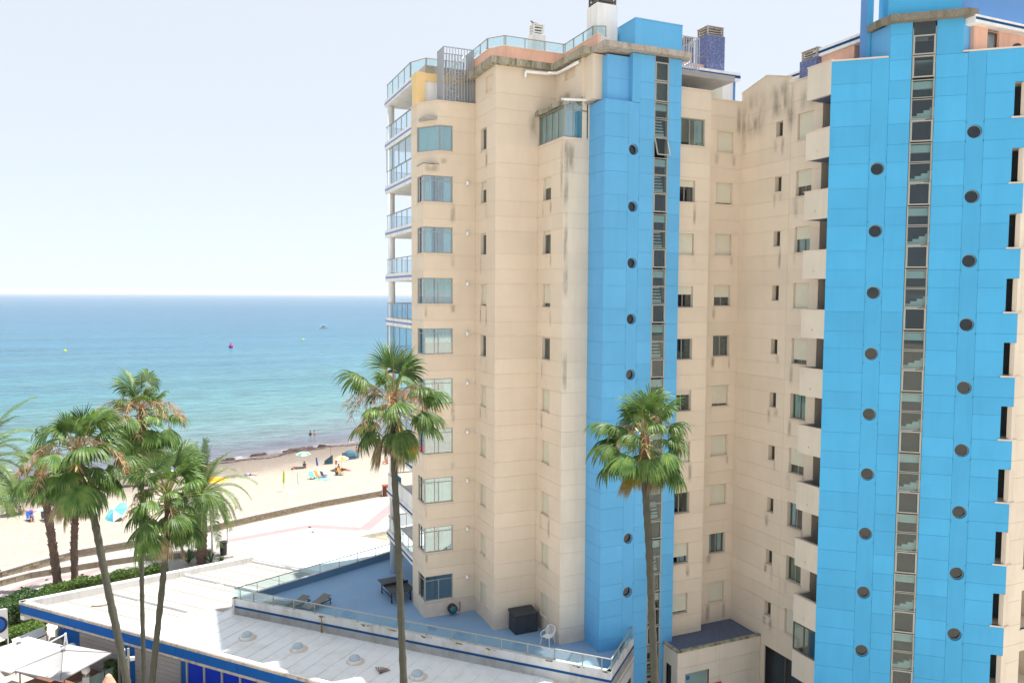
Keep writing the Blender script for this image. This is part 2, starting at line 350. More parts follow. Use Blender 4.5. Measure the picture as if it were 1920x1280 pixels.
def reveal(mb, F, u0, u1, z0, z1, d0, d1, mi, left=True, right=True, back=False):
    if left: mb.face([F.P(u0, d0, z0), F.P(u0, d1, z0), F.P(u0, d1, z1), F.P(u0, d0, z1)], mi)
    if right: mb.face([F.P(u1, d1, z0), F.P(u1, d0, z0), F.P(u1, d0, z1), F.P(u1, d1, z1)], mi)
    mb.face([F.P(u0, d1, z0), F.P(u0, d0, z0), F.P(u1, d0, z0), F.P(u1, d1, z0)], mi)
    mb.face([F.P(u0, d0, z1), F.P(u0, d1, z1), F.P(u1, d1, z1), F.P(u1, d0, z1)], mi)
    if back: mb.face([F.P(u0, d1, z0), F.P(u1, d1, z0), F.P(u1, d1, z1), F.P(u0, d1, z1)], mi)
def window(F, u0, u1, z0, z1, parent, wallmat='cream', frame='alu', dep=0.16, shut=0.0, curtain=None, transom=0, leaves=2,
           left=True, right=True, sill=True, glass='glass', blinds=False, room=0.5, half=None, fw=0.045):
    mb = MB(); u0 += 0.004; u1 -= 0.004; z0 += 0.004; z1 -= 0.004
    reveal(mb, F, u0, u1, z0, z1, 0.0, -dep, 0, left, right)
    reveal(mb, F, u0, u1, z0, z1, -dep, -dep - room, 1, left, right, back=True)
    # frame bars
    d0, d1 = -dep - 0.05, -dep + 0.0
    mb.fbox(F, u0, u1, d0, d1, z0, z0 + fw, 2); mb.fbox(F, u0, u1, d0, d1, z1 - fw, z1, 2)
    mb.fbox(F, u0, u0 + fw, d0 + 0.002, d1 + 0.002, z0 + fw, z1 - fw, 2); mb.fbox(F, u1 - fw, u1, d0 + 0.002, d1 + 0.002, z0 + fw, z1 - fw, 2)
    zt = z1 - fw
    if transom: zt = z1 - transom; mb.fbox(F, u0 + fw, u1 - fw, d0, d1, zt, zt + fw, 2)
    for k in range(1, leaves):
        u = u0 + (u1 - u0) * k / leaves; mb.fbox(F, u - fw / 2, u + fw / 2, d0 - 0.003, d1 + 0.004, z0 + fw, zt, 2)
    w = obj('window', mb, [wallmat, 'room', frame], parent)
    for k in range(leaves):
        a = u0 + (u1 - u0) * k / leaves + 0.02; b = u0 + (u1 - u0) * (k + 1) / leaves - 0.02
        p = MB(); p.fbox(F, a, b, -dep - 0.03, -dep - 0.022, z0 + 0.02, zt - 0.0); obj('pane', p, glass, w)
    if transom:
        p = MB(); p.fbox(F, u0 + 0.02, u1 - 0.02, -dep - 0.03, -dep - 0.022, zt + 0.02, z1 - 0.02); obj('pane', p, glass, w)
    if shut > 0:
        s = MB(); zb = z1 - (z1 - z0) * shut; z = z1 - 0.003; n = max(2, int((z1 - zb) / 0.055)); h = (z1 - zb) / n
        for i in range(n):
            za, zb_ = z1 - i * h, z1 - (i + 1) * h
            dd = -dep + 0.02
            s.face([F.P(u0 + .02, dd + 0.010, zb_ + h * 0.12), F.P(u1 - .02, dd + 0.010, zb_ + h * 0.12), F.P(u1 - .02, dd + 0.006, za), F.P(u0 + .02, dd + 0.006, za)])
            s.face([F.P(u0 + .02, dd - 0.002, zb_), F.P(u1 - .02, dd - 0.002, zb_), F.P(u1 - .02, dd + 0.010, zb_ + h * 0.12), F.P(u0 + .02, dd + 0.010, zb_ + h * 0.12)])
        s.fbox(F, u0 + .02, u1 - .02, -dep + 0.004, -dep + 0.04, zb - 0.03, zb)
        obj('shutter', s, 'shutter', w)
    if blinds:
        s = MB(); n = int((z1 - z0) / 0.11)
        for i in range(n):
            z = z0 + 0.06 + i * (z1 - z0 - 0.1) / n
            s.face([F.P(u0 + .04, -dep - 0.10, z), F.P(u1 - .04, -dep - 0.10, z), F.P(u1 - .04, -dep - 0.14, z + 0.06), F.P(u0 + .04, -dep - 0.14, z + 0.06)])
        obj('blind', s, 'curt_k', w)
    if curtain:
        c = MB(); n = 26; a, b = u0 + 0.05, u1 - 0.05; zc0, zc1 = z0 + 0.04, z1 - 0.05
        if half == 'top': zc0 = z0 + (z1 - z0) * 0.45
        pts = [(a + (b - a) * i / n, -dep - 0.13 + 0.03 * sin(i * 1.9) + 0.012 * sin(i * 4.1)) for i in range(n + 1)]
        for i in range(n):
            if half == 'gap' and 9 <= i <= 13: continue
            if half == 'sides' and 7 <= i <= 18: continue
            c.face([F.P(*pts[i], zc0), F.P(*pts[i + 1], zc0), F.P(*pts[i + 1], zc1), F.P(*pts[i], zc1)])
        obj('curtain', c, curtain, w)
    if sill:
        s = MB(); s.fbox(F, u0 - 0.04, u1 + 0.04, -dep, 0.05, z0 - 0.045, z0 + 0.004); obj('sill', s, 'coping', w)
    return w
def zlist(tops, period, zmin, zmax):
    z = set()
    for t in tops:
        k = -4
        while t - period * k > zmin - 1:
            v = t - period * k
            if zmin + 0.25 < v < zmax - 0.25: z.add(round(v, 3))
            k += 1
    return [zmin] + sorted(z) + [zmax]
def curve_poly(pts, n=1): return pts
def rail(parent, pts, z, h, post=1.25, mat='alu', gmat='rglass', pr=0.022, gl=True, hr=0.032, handmat=None):
    """posts, handrail and glass panels along a polyline"""
    hm = MB()
    for a, b in zip(pts[:-1], pts[1:]):
        za = a[2] if len(a) > 2 else z; zb = b[2] if len(b) > 2 else z
        L = hypot(b[0] - a[0], b[1] - a[1]); n = max(1, round(L / post))
        hm.bar((a[0], a[1], za + h), (b[0], b[1], zb + h), hr * 2, hr * 1.2)
        for i in range(n + 1):
            t = min(max(i / n, 0.02), 0.98); x, y, zz = a[0] + (b[0] - a[0]) * t, a[1] + (b[1] - a[1]) * t, za + (zb - za) * t
            p = MB(); p.bar((x, y, zz), (x, y, zz + h - hr * 0.6), pr * 2); p.box(x - .05, x + .05, y - .05, y + .05, zz, zz + 0.015); obj('post', p, mat, parent)
        if gl:
            for i in range(n):
                t0, t1 = i / n + 0.03 / n, (i + 1) / n - 0.03 / n
                A = (a[0] + (b[0] - a[0]) * t0, a[1] + (b[1] - a[1]) * t0); B = (a[0] + (b[0] - a[0]) * t1, a[1] + (b[1] - a[1]) * t1)
                z0 = za + (zb - za) * t0; z1 = za + (zb - za) * t1
                dx, dy = (B[1] - A[1]) / L * n * 0.004, -(B[0] - A[0]) / L * n * 0.004
                g = MB(); g.hexa([(A[0] + dx, A[1] + dy), (B[0] + dx, B[1] + dy), (B[0] - dx, B[1] - dy), (A[0] - dx, A[1] - dy)], [z0 + .05, z1 + .05, z1 + .05, z0 + .05], [z0 + h - hr, z1 + h - hr, z1 + h - hr, z0 + h - hr])
                obj('glass_panel', g, gmat, parent)
    obj('handrail', hm, handmat or mat, parent)
def chimney(name, loc, sx, sy, h, caph, mat, capmat, label, rot=0.0, group=None, slats=3):
    t = empty(name, loc, label, 'chimney', group); t.rotation_euler = (0, 0, rot)
    ORG[t.name] = (0, 0, 0)
    b = MB(); b.box(-sx / 2, sx / 2, -sy / 2, sy / 2, 0, h); obj('stack', b, mat, t)
    c = MB(); c.box(-sx / 2 + .06, sx / 2 - .06, -sy / 2 + .06, sy / 2 - .06, h, h + 0.06)
    ex, ey = sx / 2 - 0.1, sy / 2 - 0.1
    for i in range(slats + 1):
        z = h + 0.06 + (caph - 0.12) * i / slats
        if i < slats: c.box(-ex, ex, -ey, ey, z + caph / slats * 0.38, z + caph / slats * 0.70)
    for px in (-1, 1):
        for py in (-1, 1): c.box(px * ex - .04, px * ex + .04, py * ey - .04, py * ey + .04, h + 0.06, h + caph - 0.05)
    obj('vent_cap', c, capmat, t)
    d = MB(); d.box(-ex + .08, ex - .08, -ey + .08, ey - .08, h + .06, h + caph - .05); obj('flue', d, 'bronze', t)
    l = MB(); l.box(-sx / 2 + .04, sx / 2 - .04, -sy / 2 + .04, sy / 2 - .04, h + caph - 0.05, h + caph); obj('lid', l, capmat, t)
    return t

# ================================================================ THE SETTING
S0 = (-19.6, 107.5); SD = Vector((51.0, 17.2)).normalized(); SN = (-SD.y, SD.x)     # shoreline
def shore(t): return (S0[0] + SD.x * t + SN[0] * 1.2 * sin(t * 0.11), S0[1] + SD.y * t + SN[1] * 1.2 * sin(t * 0.11))
def shore_d(x, y): return (x - S0[0]) * SN[0] + (y - S0[1]) * SN[1]
SEA_Z = -1.3
# sea
def sea_mat():
    m, t, b = newmat('sea_water')
    g = N(t, 'ShaderNodeNewGeometry'); v = N(t, 'ShaderNodeVectorMath', operation='DOT_PRODUCT')
    v.inputs[1].default_value = (SN[0], SN[1], 0); t.links.new(g.outputs['Position'], v.inputs[0])
    off = S0[0] * SN[0] + S0[1] * SN[1]
    nz = noise(t, 0.06, 4, stretch=(0.35, 1.2, 1)); nz2 = noise(t, 0.011, 3, stretch=(0.5, 1.6, 1))
    a = N(t, 'ShaderNodeMath', operation='SUBTRACT'); t.links.new(v.outputs['Value'], a.inputs[0]); a.inputs[1].default_value = off
    w1 = N(t, 'ShaderNodeMath', operation='MULTIPLY_ADD'); t.links.new(nz, w1.inputs[0]); w1.inputs[1].default_value = 9; t.links.new(a.outputs[0], w1.inputs[2])
    w2 = N(t, 'ShaderNodeMath', operation='SUBTRACT'); t.links.new(w1.outputs[0], w2.inputs[0]); w2.inputs[1].default_value = 4.5
    # log scale of distance from the shore
    mx = N(t, 'ShaderNodeMath', operation='MAXIMUM'); t.links.new(w2.outputs[0], mx.inputs[0]); mx.inputs[1].default_value = 1.0
    lg = N(t, 'ShaderNodeMath', operation='LOGARITHM'); t.links.new(mx.outputs[0], lg.inputs[0]); lg.inputs[1].default_value = 10000.0
    big = N(t, 'ShaderNodeMath', operation='MULTIPLY_ADD'); t.links.new(nz2, big.inputs[0]); big.inputs[1].default_value = 0.14; t.links.new(lg.outputs[0], big.inputs[2])
    sb = N(t, 'ShaderNodeMath', operation='SUBTRACT'); t.links.new(big.outputs[0], sb.inputs[0]); sb.inputs[1].default_value = 0.07
    c = ramp(t, sb.outputs[0], [(0.0, (0.13, 0.12, 0.13)), (0.20, (0.095, 0.105, 0.135)), (0.30, (0.10, 0.15, 0.165)), (0.385, (0.085, 0.185, 0.20)),
                                (0.47, (0.05, 0.16, 0.19)), (0.55, (0.030, 0.135, 0.20)), (0.63, (0.016, 0.115, 0.195)), (0.74, (0.012, 0.10, 0.19)), (0.95, (0.014, 0.115, 0.215))])
    # foam near the waterline
    fn = noise(t, 0.9, 6, stretch=(0.5, 1.5, 1), rough=0.7)
    fm = N(t, 'ShaderNodeMapRange'); fm.inputs[1].default_value = 7.0; fm.inputs[2].default_value = 0.0; fm.inputs[3].default_value = 0; fm.inputs[4].default_value = 0.38
    t.links.new(a.outputs[0], fm.inputs[0])
    ad = N(t, 'ShaderNodeMath', operation='ADD'); t.links.new(fn, ad.inputs[0]); t.links.new(fm.outputs[0], ad.inputs[1])
    wv = N(t, 'ShaderNodeMath', operation='SINE'); ws = N(t, 'ShaderNodeMath', operation='MULTIPLY'); t.links.new(w2.outputs[0], ws.inputs[0]); ws.inputs[1].default_value = 1.15; t.links.new(ws.outputs[0], wv.inputs[0])
    ww = N(t, 'ShaderNodeMath', operation='MULTIPLY_ADD'); t.links.new(wv.outputs[0], ww.inputs[0]); ww.inputs[1].default_value = 0.12; t.links.new(ad.outputs[0], ww.inputs[2])
    foam = ramp(t, ww.outputs[0], [(0.92, 0.0), (1.10, 0.40)])
    # streaks of darker and lighter water
    st = ramp(t, noise(t, 0.75, 6, stretch=(0.22, 1.0, 1), rough=0.75), [(0.38, 0.62), (0.62, 1.3)])
    c = mixc(t, 1.0, c, st, 'MULTIPLY')
    st2 = ramp(t, noise(t, 0.035, 6, stretch=(0.20, 1.5, 1), rough=0.65), [(0.34, 0.80), (0.64, 1.15)])
    c = mixc(t, 1.0, c, st2, 'MULTIPLY')
    c = mixc(t, foam, c, (0.8, 0.8, 0.8))
    t.links.new(c, b.inputs['Base Color']); b.inputs['Roughness'].default_value = 0.28; b.inputs['IOR'].default_value = 1.33
    b.inputs['Specular IOR Level'].default_value = 0.4
    h1 = noise(t, 1.6, 4, stretch=(0.35, 1.0, 1)); h2 = noise(t, 0.35, 4, stretch=(0.3, 1.0, 1))
    hh = N(t, 'ShaderNodeMath', operation='MULTIPLY_ADD'); t.links.new(h2, hh.inputs[0]); hh.inputs[1].default_value = 3.0; t.links.new(h1, hh.inputs[2])
    bump(t, b, hh.outputs[0], 0.8, 0.5)
    return m
mb = MB(); ts = [-40000, -6000, -900] + list(range(-300, 701, 6)) + [1500, 9000, 40000]
for a_, b_ in zip(ts[:-1], ts[1:]):
    def sp(t, d): return (S0[0] + SD.x * t + SN[0] * d, S0[1] + SD.y * t + SN[1] * d, SEA_Z)
    mb.face([sp(a_, -8), sp(b_, -8), sp(b_, 400), sp(a_, 400)]); mb.face([sp(a_, 400), sp(b_, 400), sp(b_, 40000), sp(a_, 40000)])
tag(obj('sea', mb, sea_mat()), kind='structure')
# sand
def sand_mat():
    m, t, b = newmat('beach_sand')
    g = N(t, 'ShaderNodeNewGeometry'); v = N(t, 'ShaderNodeVectorMath', operation='DOT_PRODUCT')
    v.inputs[1].default_value = (SN[0], SN[1], 0); t.links.new(g.outputs['Position'], v.inputs[0])
    nz = noise(t, 0.25, 5)
    a = N(t, 'ShaderNodeMath', operation='MULTIPLY_ADD'); t.links.new(nz, a.inputs[0]); a.inputs[1].default_value = 5.0; t.links.new(v.outputs['Value'], a.inputs[2])
    off = S0[0] * SN[0] + S0[1] * SN[1]
    mr = N(t, 'ShaderNodeMapRange'); mr.inputs[1].default_value = off - 22; mr.inputs[2].default_value = off + 6; t.links.new(a.outputs[0], mr.inputs[0])
    c = ramp(t, mr.outputs[0], [(0.0, (0.37, 0.33, 0.285)), (0.30, (0.35, 0.31, 0.262)), (0.52, (0.225, 0.192, 0.16)), (0.80, (0.17, 0.145, 0.125)), (0.86, (0.13, 0.105, 0.10)), (0.93, (0.11, 0.10, 0.105))])
    ft = ramp(t, noise(t, 2.4, 6, stretch=(0.6, 1.4, 1), rough=0.7), [(0.42, 1.0), (0.62, 0.80)])
    c = mixc(t, 1.0, c, ft, 'MULTIPLY')
    t.links.new(c, b.inputs['Base Color']); b.inputs['Roughness'].default_value = 0.95; b.inputs['Specular IOR Level'].default_value = 0.15
    bump(t, b, noise(t, 1.3, 6, rough=0.7), 0.6, 0.25); return m
mb = MB(); NX, NY = 150, 60
def sandz(x, y):
    d = -shore_d(x, y); z = SEA_Z + max(-0.5, d) * 0.058
    z = min(z, -0.42 + 0.012 * max(0, d - 14)) if d > 14 else min(z, -0.45)
    return min(z, -0.30) + 0.03 * sin(x * 0.9) * sin(y * 1.3 + x * .2) * (1 if d > 1 else 0)
gx = [-130 + 340 * i / NX for i in range(NX + 1)]; gy = [67 + 90 * j / NY for j in range(NY + 1)]
gx_ = gx
mbv = [(x, y + 0.1 * x * (1 if x < 0 else 0) * 0, sandz(x, y)) for y in gy for x in gx]
mb.v = mbv
for j in range(NY):
    for i in range(NX):
        k = j * (NX + 1) + i; mb.f.append((k, k + 1, k + NX + 2, k + NX + 1)); mb.m.append(0)
tag(obj('beach_sand', mb, sand_mat(), smooth=True), kind='structure')
# ground and promenade: edge of the promenade along the beach wall
WALL = [(-140, 40), (-60, 58), (-26, 67.5), (-18.0, 69.3), (-13.0, 71.0), (-11.2, 72.4), (-8.1, 74.6), (-3.3, 75.6), (3.4, 78.0), (6.9, 79.6), (13.7, 82.3), (20.8, 84.4), (40, 90), (90, 105), (200, 138)]
mb = MB(); mb.face([(-300, -300, 0)] + [(300, -300, 0), (300, 160, 0)] + [(x, y, 0) for x, y in reversed(WALL)] + [(-300, 20, 0)])
bm = None
tag(obj('ground', mb, 'bounce_ground'), kind='structure')
mb = MB(); PE = [(-140, 28), (-40, 55.0), (-14.5, 63.5), (-9.3, 65.6), (-0.4, 67.6), (23, 70), (60, 77), (200, 120)]
mb.face([(x, y, 0.006) for x, y in PE] + [(x, y, 0.006) for x, y in reversed(WALL)])
tag(obj('promenade', mb, 'prom'), kind='structure')
def strip(name, pts, w, mat, z):
    m = MB()
    for a, b in zip(pts[:-1], pts[1:]):
        d = Vector((b[0] - a[0], b[1] - a[1])).normalized(); n = (-d.y * w / 2, d.x * w / 2); L = hypot(b[0] - a[0], b[1] - a[1]); k = max(1, int(L / 0.45))
        for i in range(k):       # saw-toothed paving edge, tile by tile
            p = (a[0] + (b[0] - a[0]) * i / k, a[1] + (b[1] - a[1]) * i / k); q = (a[0] + (b[0] - a[0]) * (i + 1) / k, a[1] + (b[1] - a[1]) * (i + 1) / k)
            o = 0.06 if i % 2 else -0.06
            m.face([(p[0] - n[0] + n[0] * o, p[1] - n[1] + n[1] * o, z), (q[0] - n[0] + n[0] * o, q[1] - n[1] + n[1] * o, z), (q[0] + n[0] * (1 + o), q[1] + n[1] * (1 + o), z), (p[0] + n[0] * (1 + o), p[1] + n[1] * (1 + o), z)])
    tag(obj(name, m, mat), kind='structure')
strip('pink_paving_band', [(3.3, 73.9), (11.6, 75.8), (15.9, 73.0)], 0.9, 'promp', 0.011)
strip('pink_paving_band', [(16.2, 72.6), (20.5, 79.2), (24, 84)], 1.1, 'promp', 0.015)
strip('grey_paving_band', [(3.5, 72.4), (11.6, 74.0), (15.0, 72.0)], 0.7, 'tile_grey', 0.011)
strip('pink_paving_band', [(-12.5, 67.2), (-9.8, 69.6), (-7.2, 69.4), (-5.5, 71.0)], 0.8, 'promp', 0.011)
# forecourt by the parasols
mb = MB(); mb.face([(-30, 30, 0.006), (-3, 30, 0.006), (-3.5, 46.2, 0.006), (-9.3, 53.5, 0.006), (-12, 58.5, 0.006), (-30, 56, 0.006)])
tag(obj('forecourt_paving', mb, 'paver'), kind='structure')
mb = MB(); mb.face([(-26, 56.5, 0.012), (-11.6, 59.4, 0.012), (-9.6, 57.0, 0.012), (-8.8, 63.0, 0.012), (-16, 62.6, 0.012), (-30, 57, 0.012)])
tag(obj('planting_bed', mb, 'soil'), kind='structure')

# --- rubble walls between promenade and sand: stones are parts
def stone_wall(name, pts, h, th, mat, label, zb=-0.5, sh=0.30, sl=0.5, maxn=290):
    t = empty(name, (pts[0][0], pts[0][1], 0), label, 'wall')
    core = MB(); cap = MB(); stones = []; rnd = random.Random(len(name) * 7 + len(pts))
    for a, b in zip(pts[:-1], pts[1:]):
        L = hypot(b[0] - a[0], b[1] - a[1]); ux, uy = (b[0] - a[0]) / L, (b[1] - a[1]) / L; n = (uy, -ux)
        def q(s, d): return (a[0] + ux * s + n[0] * d, a[1] + uy * s + n[1] * d)
        core.hexa([q(0, 0), q(L, 0), q(L, -th), q(0, -th)], zb, h - 0.02)
        cap.hexa([q(-.02, 0.07), q(L + .02, 0.07), q(L + .02, -th - 0.05), q(-.02, -th - 0.05)], h - 0.02, h + 0.07)
        rows = max(1, int(round(h / sh))); hh = (h - 0.02) / rows
        for r in range(rows):
            s = -rnd.random() * sl
            while s < L:
                w = sl * (0.7 + 0.7 * rnd.random()); s0, s1 = max(0, s), min(L, s + w); s += w
                if s1 - s0 < 0.08: continue
                e = 0.03 + 0.05 * rnd.random(); g = 0.018; z0, z1 = r * hh + g, (r + 1) * hh - g
                m = MB(); c0, c1, c2, c3 = q(s0 + g, e - 0.02), q(s1 - g, e), q(s1 - g * 2, 0), q(s0 + g * 2, 0)
                m.hexa([c0, c1, q(s1 - g, -0.01), q(s0 + g, -0.01)], [z0 + .01 * rnd.random(), z0, z0, z0], [z1, z1 - .02 * rnd.random(), z1, z1]); stones.append(m)
    obj('mortar_core', core, 'stonejoint', t); obj('cap', cap, 'capstone', t)
    for m in stones[:maxn]: obj('stone', m, mat, t)
    if len(stones) > maxn:
        j = MB()
        for m in stones[maxn:]:
            b0 = len(j.v); j.v += m.v; j.f += [tuple(b0 + i for i in f) for f in m.f]; j.m += m.m
        tag(obj('far_stones', j, mat, t), kind='stuff')
stone_wall('beach_wall', [(-3.3, 75.4), (3.4, 77.8), (6.9, 79.4), (13.7, 82.1), (20.8, 84.1)], 0.62, 0.4, 'stone', 'low ochre rubble stone wall between the sand and the paved promenade', sl=0.42, sh=0.21)
stone_wall('beach_wall', [(-19.0, 68.9), (-13.0, 70.8), (-11.2, 72.2), (-8.1, 74.3), (-3.3, 75.4)], 0.62, 0.4, 'stone2', 'curved stone wall with white cap at the sand edge behind the left palms', sl=0.5, sh=0.31)
stone_wall('ramp_wall', [(-19.0, 65.2), (-14.2, 68.4), (-11.0, 70.2), (-6.1, 71.0), (-3.2, 71.3), (2.4, 70.4)], 0.45, 0.35, 'stone2', 'low tan retaining wall of the beach ramp running behind the palm trunks', sl=0.5, sh=0.43)
mb = MB(); mb.face([(-18.8, 66.0, 0.010), (-14.0, 69.2, 0.010), (-11.0, 70.9, 0.010), (-6.1, 71.6, 0.010), (-3.2, 71.9, 0.010), (1.0, 71.5, 0.010), (1.5, 76.6, 0.010), (-3.3, 74.9, 0.010), (-8.0, 73.8, 0.010), (-11.2, 71.9, 0.010), (-18.8, 68.7, 0.010)])
tag(obj('beach_ramp', mb, 'prom'), kind='structure')
t = empty('brick_pier', (21.3, 84.2, 0), 'squat red brick pier at the right end of the beach wall', 'pier')
for r in range(5):
    for s in range(2):
        m = MB(); o = 0.02 * (r % 2); m.box(20.95 + s * .36 + .01, 21.3 + s * .36 - .01, 83.9 + o, 84.5 + o, r * .22 + .006, r * .22 + .21); obj('brick_block', m, 'brickred', t)
m = MB(); m.box(20.9, 21.72, 83.8, 84.6, 1.1, 1.2); obj('cap', m, 'brickred', t)

# ================================================================ BUILDING, LEFT TOWER
LB = empty('apartment_tower', (20.5, 38.0, 3.9), 'cream stepped apartment tower with sky blue stair shaft and sea side balconies', 'apartment building')
PL = 2.87
A1 = Fac(12.87, 44.5, -90); B1 = Fac(12.87, 42.1, 0); A2 = Fac(15.98, 42.1, -90); B2 = Fac(15.98, 39.05, 0)
A3 = Fac(18.52, 39.05, -90); B3 = Fac(18.52, 36.0, 0); A4 = Fac(20.03, 36.0, -90); B4 = Fac(20.03, 34.4, 0)
B5 = Fac(24.62, 34.9, 0); B6 = Fac(26.95, 35.6, 0)
ZB = 3.9
ztop = [28.92, 27.68, 26.84]
# openings
bay_z = [(4.83 + PL * k, 6.30 + PL * k) for k in range(9)] + [(30.67, 32.1)]
opA1 = [(1.15, 2.4, a, b) for a, b in bay_z]; opB1 = [(0.0, 1.74, a, b) for a, b in bay_z]
w1_z = [(4.73 + PL * k, 5.93 + PL * k) for k in range(9)] + [(30.62, 31.85)]
opA2 = [(0.87, 1.73, a, b) for a, b in w1_z] + [(1.55, 2.6, 33.63, 34.55)]
w2_z = [(4.70 + PL * k, 5.93 + PL * k) for k in range(9)]
opA3 = [(0.66, 1.64, a, b) for a, b in w2_z]
CH = 29.9     # below this the bay corner is square, above it is chamfered
plinth = 4.75
def band(zl, lo, hi): return [lo] + [z for z in zl if lo + .2 < z < hi - .2] + [hi]
zl = zlist(ztop, PL, ZB, 33.4)
clad(A1, 0, 2.4, band(zl, plinth, CH), [], [o for o in opA1 if o[3] < CH], 'cream', 'joint', LB)
clad(B1, 0, 3.11, band(zl, plinth, CH), [], [o for o in opB1 if o[3] < CH], 'cream', 'joint', LB)
# chamfered top storeys of the bay
A1t = Fac(12.87, 44.5, -90); K1 = Fac(12.87, 43.35, atan2(-1.25, 0.95) * 180 / pi); B1t = Fac(13.82, 42.1, 0)
KL = hypot(1.25, 0.95)
clad(A1t, 0, 1.15, band(zl, CH, 33.4), [], [], 'cream', 'joint', LB)
clad(K1, 0, KL, band(zl, CH, 33.4), [], [(0.0, KL, 30.67, 32.1)], 'cream', 'joint', LB)
clad(B1t, 0, 2.16, band(zl, CH, 33.4), [], [(0.0, 0.79, 30.67, 32.1)], 'cream', 'joint', LB)
mb = MB(); mb.hexa([(12.87, 43.35), (12.87, 42.1), (13.82, 42.1)], CH - 0.02, CH + 0.03); obj('ledge', mb, 'cornice', LB)
clad(A2, 0, 3.05, band(zlist(ztop, PL, ZB, 34.9), plinth, 34.9), [], opA2, 'cream', 'joint', LB)
clad(B2, 0, 2.54, band(zlist(ztop, PL, ZB, 30.7), plinth, 30.7), [], [], 'cream', 'joint', LB)
clad(B2, 0, 3.62, band(zlist(ztop, PL, 30.7, 34.9), 30.7, 34.9), [], [], 'cream', 'joint', LB)
clad(A3, 0, 3.05, band(zlist(ztop, PL, ZB, 30.68), plinth, 30.68), [], opA3, 'cream', 'joint', LB)
clad(B3, 0, 1.51, band(zlist(ztop, PL, ZB, 30.68), plinth, 30.68), [], [], 'cream_b', 'joint', LB)
A3t = Fac(19.6, 39.05, -90)
clad(A3t, 0, 3.05, [30.7, 31.7, 32.98, 34.85], [], [(1.0, 2.2, 34.12, 34.68)], 'cream', 'joint', LB)
clad(B3, 1.08, 1.60, [30.68, 31.7, 32.98, 34.85], [], [], 'cream_b', 'joint', LB)
# plinth band under the cladding
for F, a, b in ((A1, 0, 2.4), (B1, 0, 3.11), (A2, 0, 3.05), (B2, 0, 2.54), (A3, 0, 3.05), (B3, 0, 1.51)):
    p = MB(); p.fbox(F, a, b, -0.1, 0.006, ZB - 0.3, plinth - 0.01); obj('plinth', p, 'coping', LB)
# bay windows (wrap round the corner) and their contents
bay_cont = {8: dict(curtain='curt_w', half='sides'), 7: dict(curtain='curt_w', half='sides'), 6: dict(curtain='curt_g', half='top'), 5: dict(curtain='curt_w', half='top'), 4: dict(curtain='curt_w', half='sides'),
            3: dict(curtain=None), 2: dict(curtain='curt_c'), 1: dict(curtain='curt_w', half='gap'), 0: dict(curtain=None)}
for k in range(9):
    a, b = bay_z[k]
    window(B1, 0.03, 1.74, a, b, LB, dep=0.05, transom=0.3, leaves=2, left=False, **bay_cont[k], glass='glass_t', room=0.7)
    window(A1, 1.15, 2.37, a, b, LB, dep=0.05, transom=0.3, leaves=1, right=False, glass='glass_t', room=0.6)
    m = MB(); m.box(12.875, 12.95, 42.105, 42.18, a + 0.004, b); obj('corner_post', m, 'alu', LB)
window(K1, 0.0, KL, 30.67, 32.1, LB, dep=0.03, leaves=1, right=False, curtain='curt_c', glass='glass_t')
window(B1t, 0.0, 0.79, 30.67, 32.1, LB, dep=0.03, leaves=1, left=False, curtain='curt_c', glass='glass_t')
w1s = {9: 0, 8: .33, 7: 0.04, 6: .9, 5: 0}; 
for k in range(10):
    a, b = w1_z[k]; window(A2, 0.87, 1.73, a, b, LB, shut=w1s.get(k, 0.985), leaves=1)
window(A2, 1.55, 2.6, 33.63, 34.55, LB, shut=0.99, leaves=1)
w2s = {8: .42, 7: .12, 6: .8, 5: 0.03}
for k in range(9):
    a, b = w2_z[k]; window(A3, 0.66, 1.64, a, b, LB, shut=w2s.get(k, 0.985), leaves=1)
window(A3t, 1.0, 2.2, 34.12, 34.68, LB, leaves=2, sill=False, dep=0.2)
# wall lamps beside the bay
for k in range(9):
    l = MB(); z = 6.0 + PL * k
    l.tube([B1.P(2.58, 0.0, z + .08), B1.P(2.58, 0.13, z + .05)], 0.04); l.tube([B1.P(2.58, 0.06, z + 0.10), B1.P(2.60, 0.18, z - 0.10)], [0.07, 0.115], 10)
    obj('wall_lamp', l, 'white_c', LB, True)
# enclosed balcony with mossy awning at z 30.7 (corner of A3 / B3)
g = MB(); g.box(18.47, 19.58, 35.95, 39.02, 30.60, 30.72); obj('balcony_cap', g, 'coping', LB)
enc = MB()
for i in range(5):
    y = 38.95 - i * 0.74; enc.box(18.54, 18.60, y - .03, y + .03, 30.72, 32.5)
for x in (18.56, 19.1, 19.9): enc.box(x - .03, x + .03, 36.0, 36.06, 30.72, 32.55)
enc.box(18.54, 18.60, 36.0, 39.0, 32.25, 32.32); enc.box(18.56, 19.9, 36.0, 36.06, 32.1, 32.15); enc.box(18.54, 18.6, 36.0, 39.0, 30.72, 30.78)
e_ = obj('glazed_enclosure', enc, 'alu', LB)
for i in range(4):
    y = 38.95 - i * 0.74; p = MB(); p.box(18.565, 18.575, y - 0.71, y - .03, 30.78, 32.25); obj('pane', p, 'glass', e_)
for x0, x1 in ((18.6, 19.07), (19.13, 19.87)):
    p = MB(); p.box(x0, x1, 36.025, 36.035, 30.78, 32.5); obj('pane', p, 'glass_t', e_)
c = MB()
for i in range(44):
    y0 = 38.9 - i * .062; c.face([(18.72 + .03 * sin(i * 1.7), y0, 30.75), (18.72 + .03 * sin(i * 1.7 + 1.7), y0 - .062, 30.75), (18.72 + .03 * sin(i * 1.7 + 1.7), y0 - .062, 32.3), (18.72 + .03 * sin(i * 1.7), y0, 32.3)])
obj('curtain', c, 'curt_w', e_)
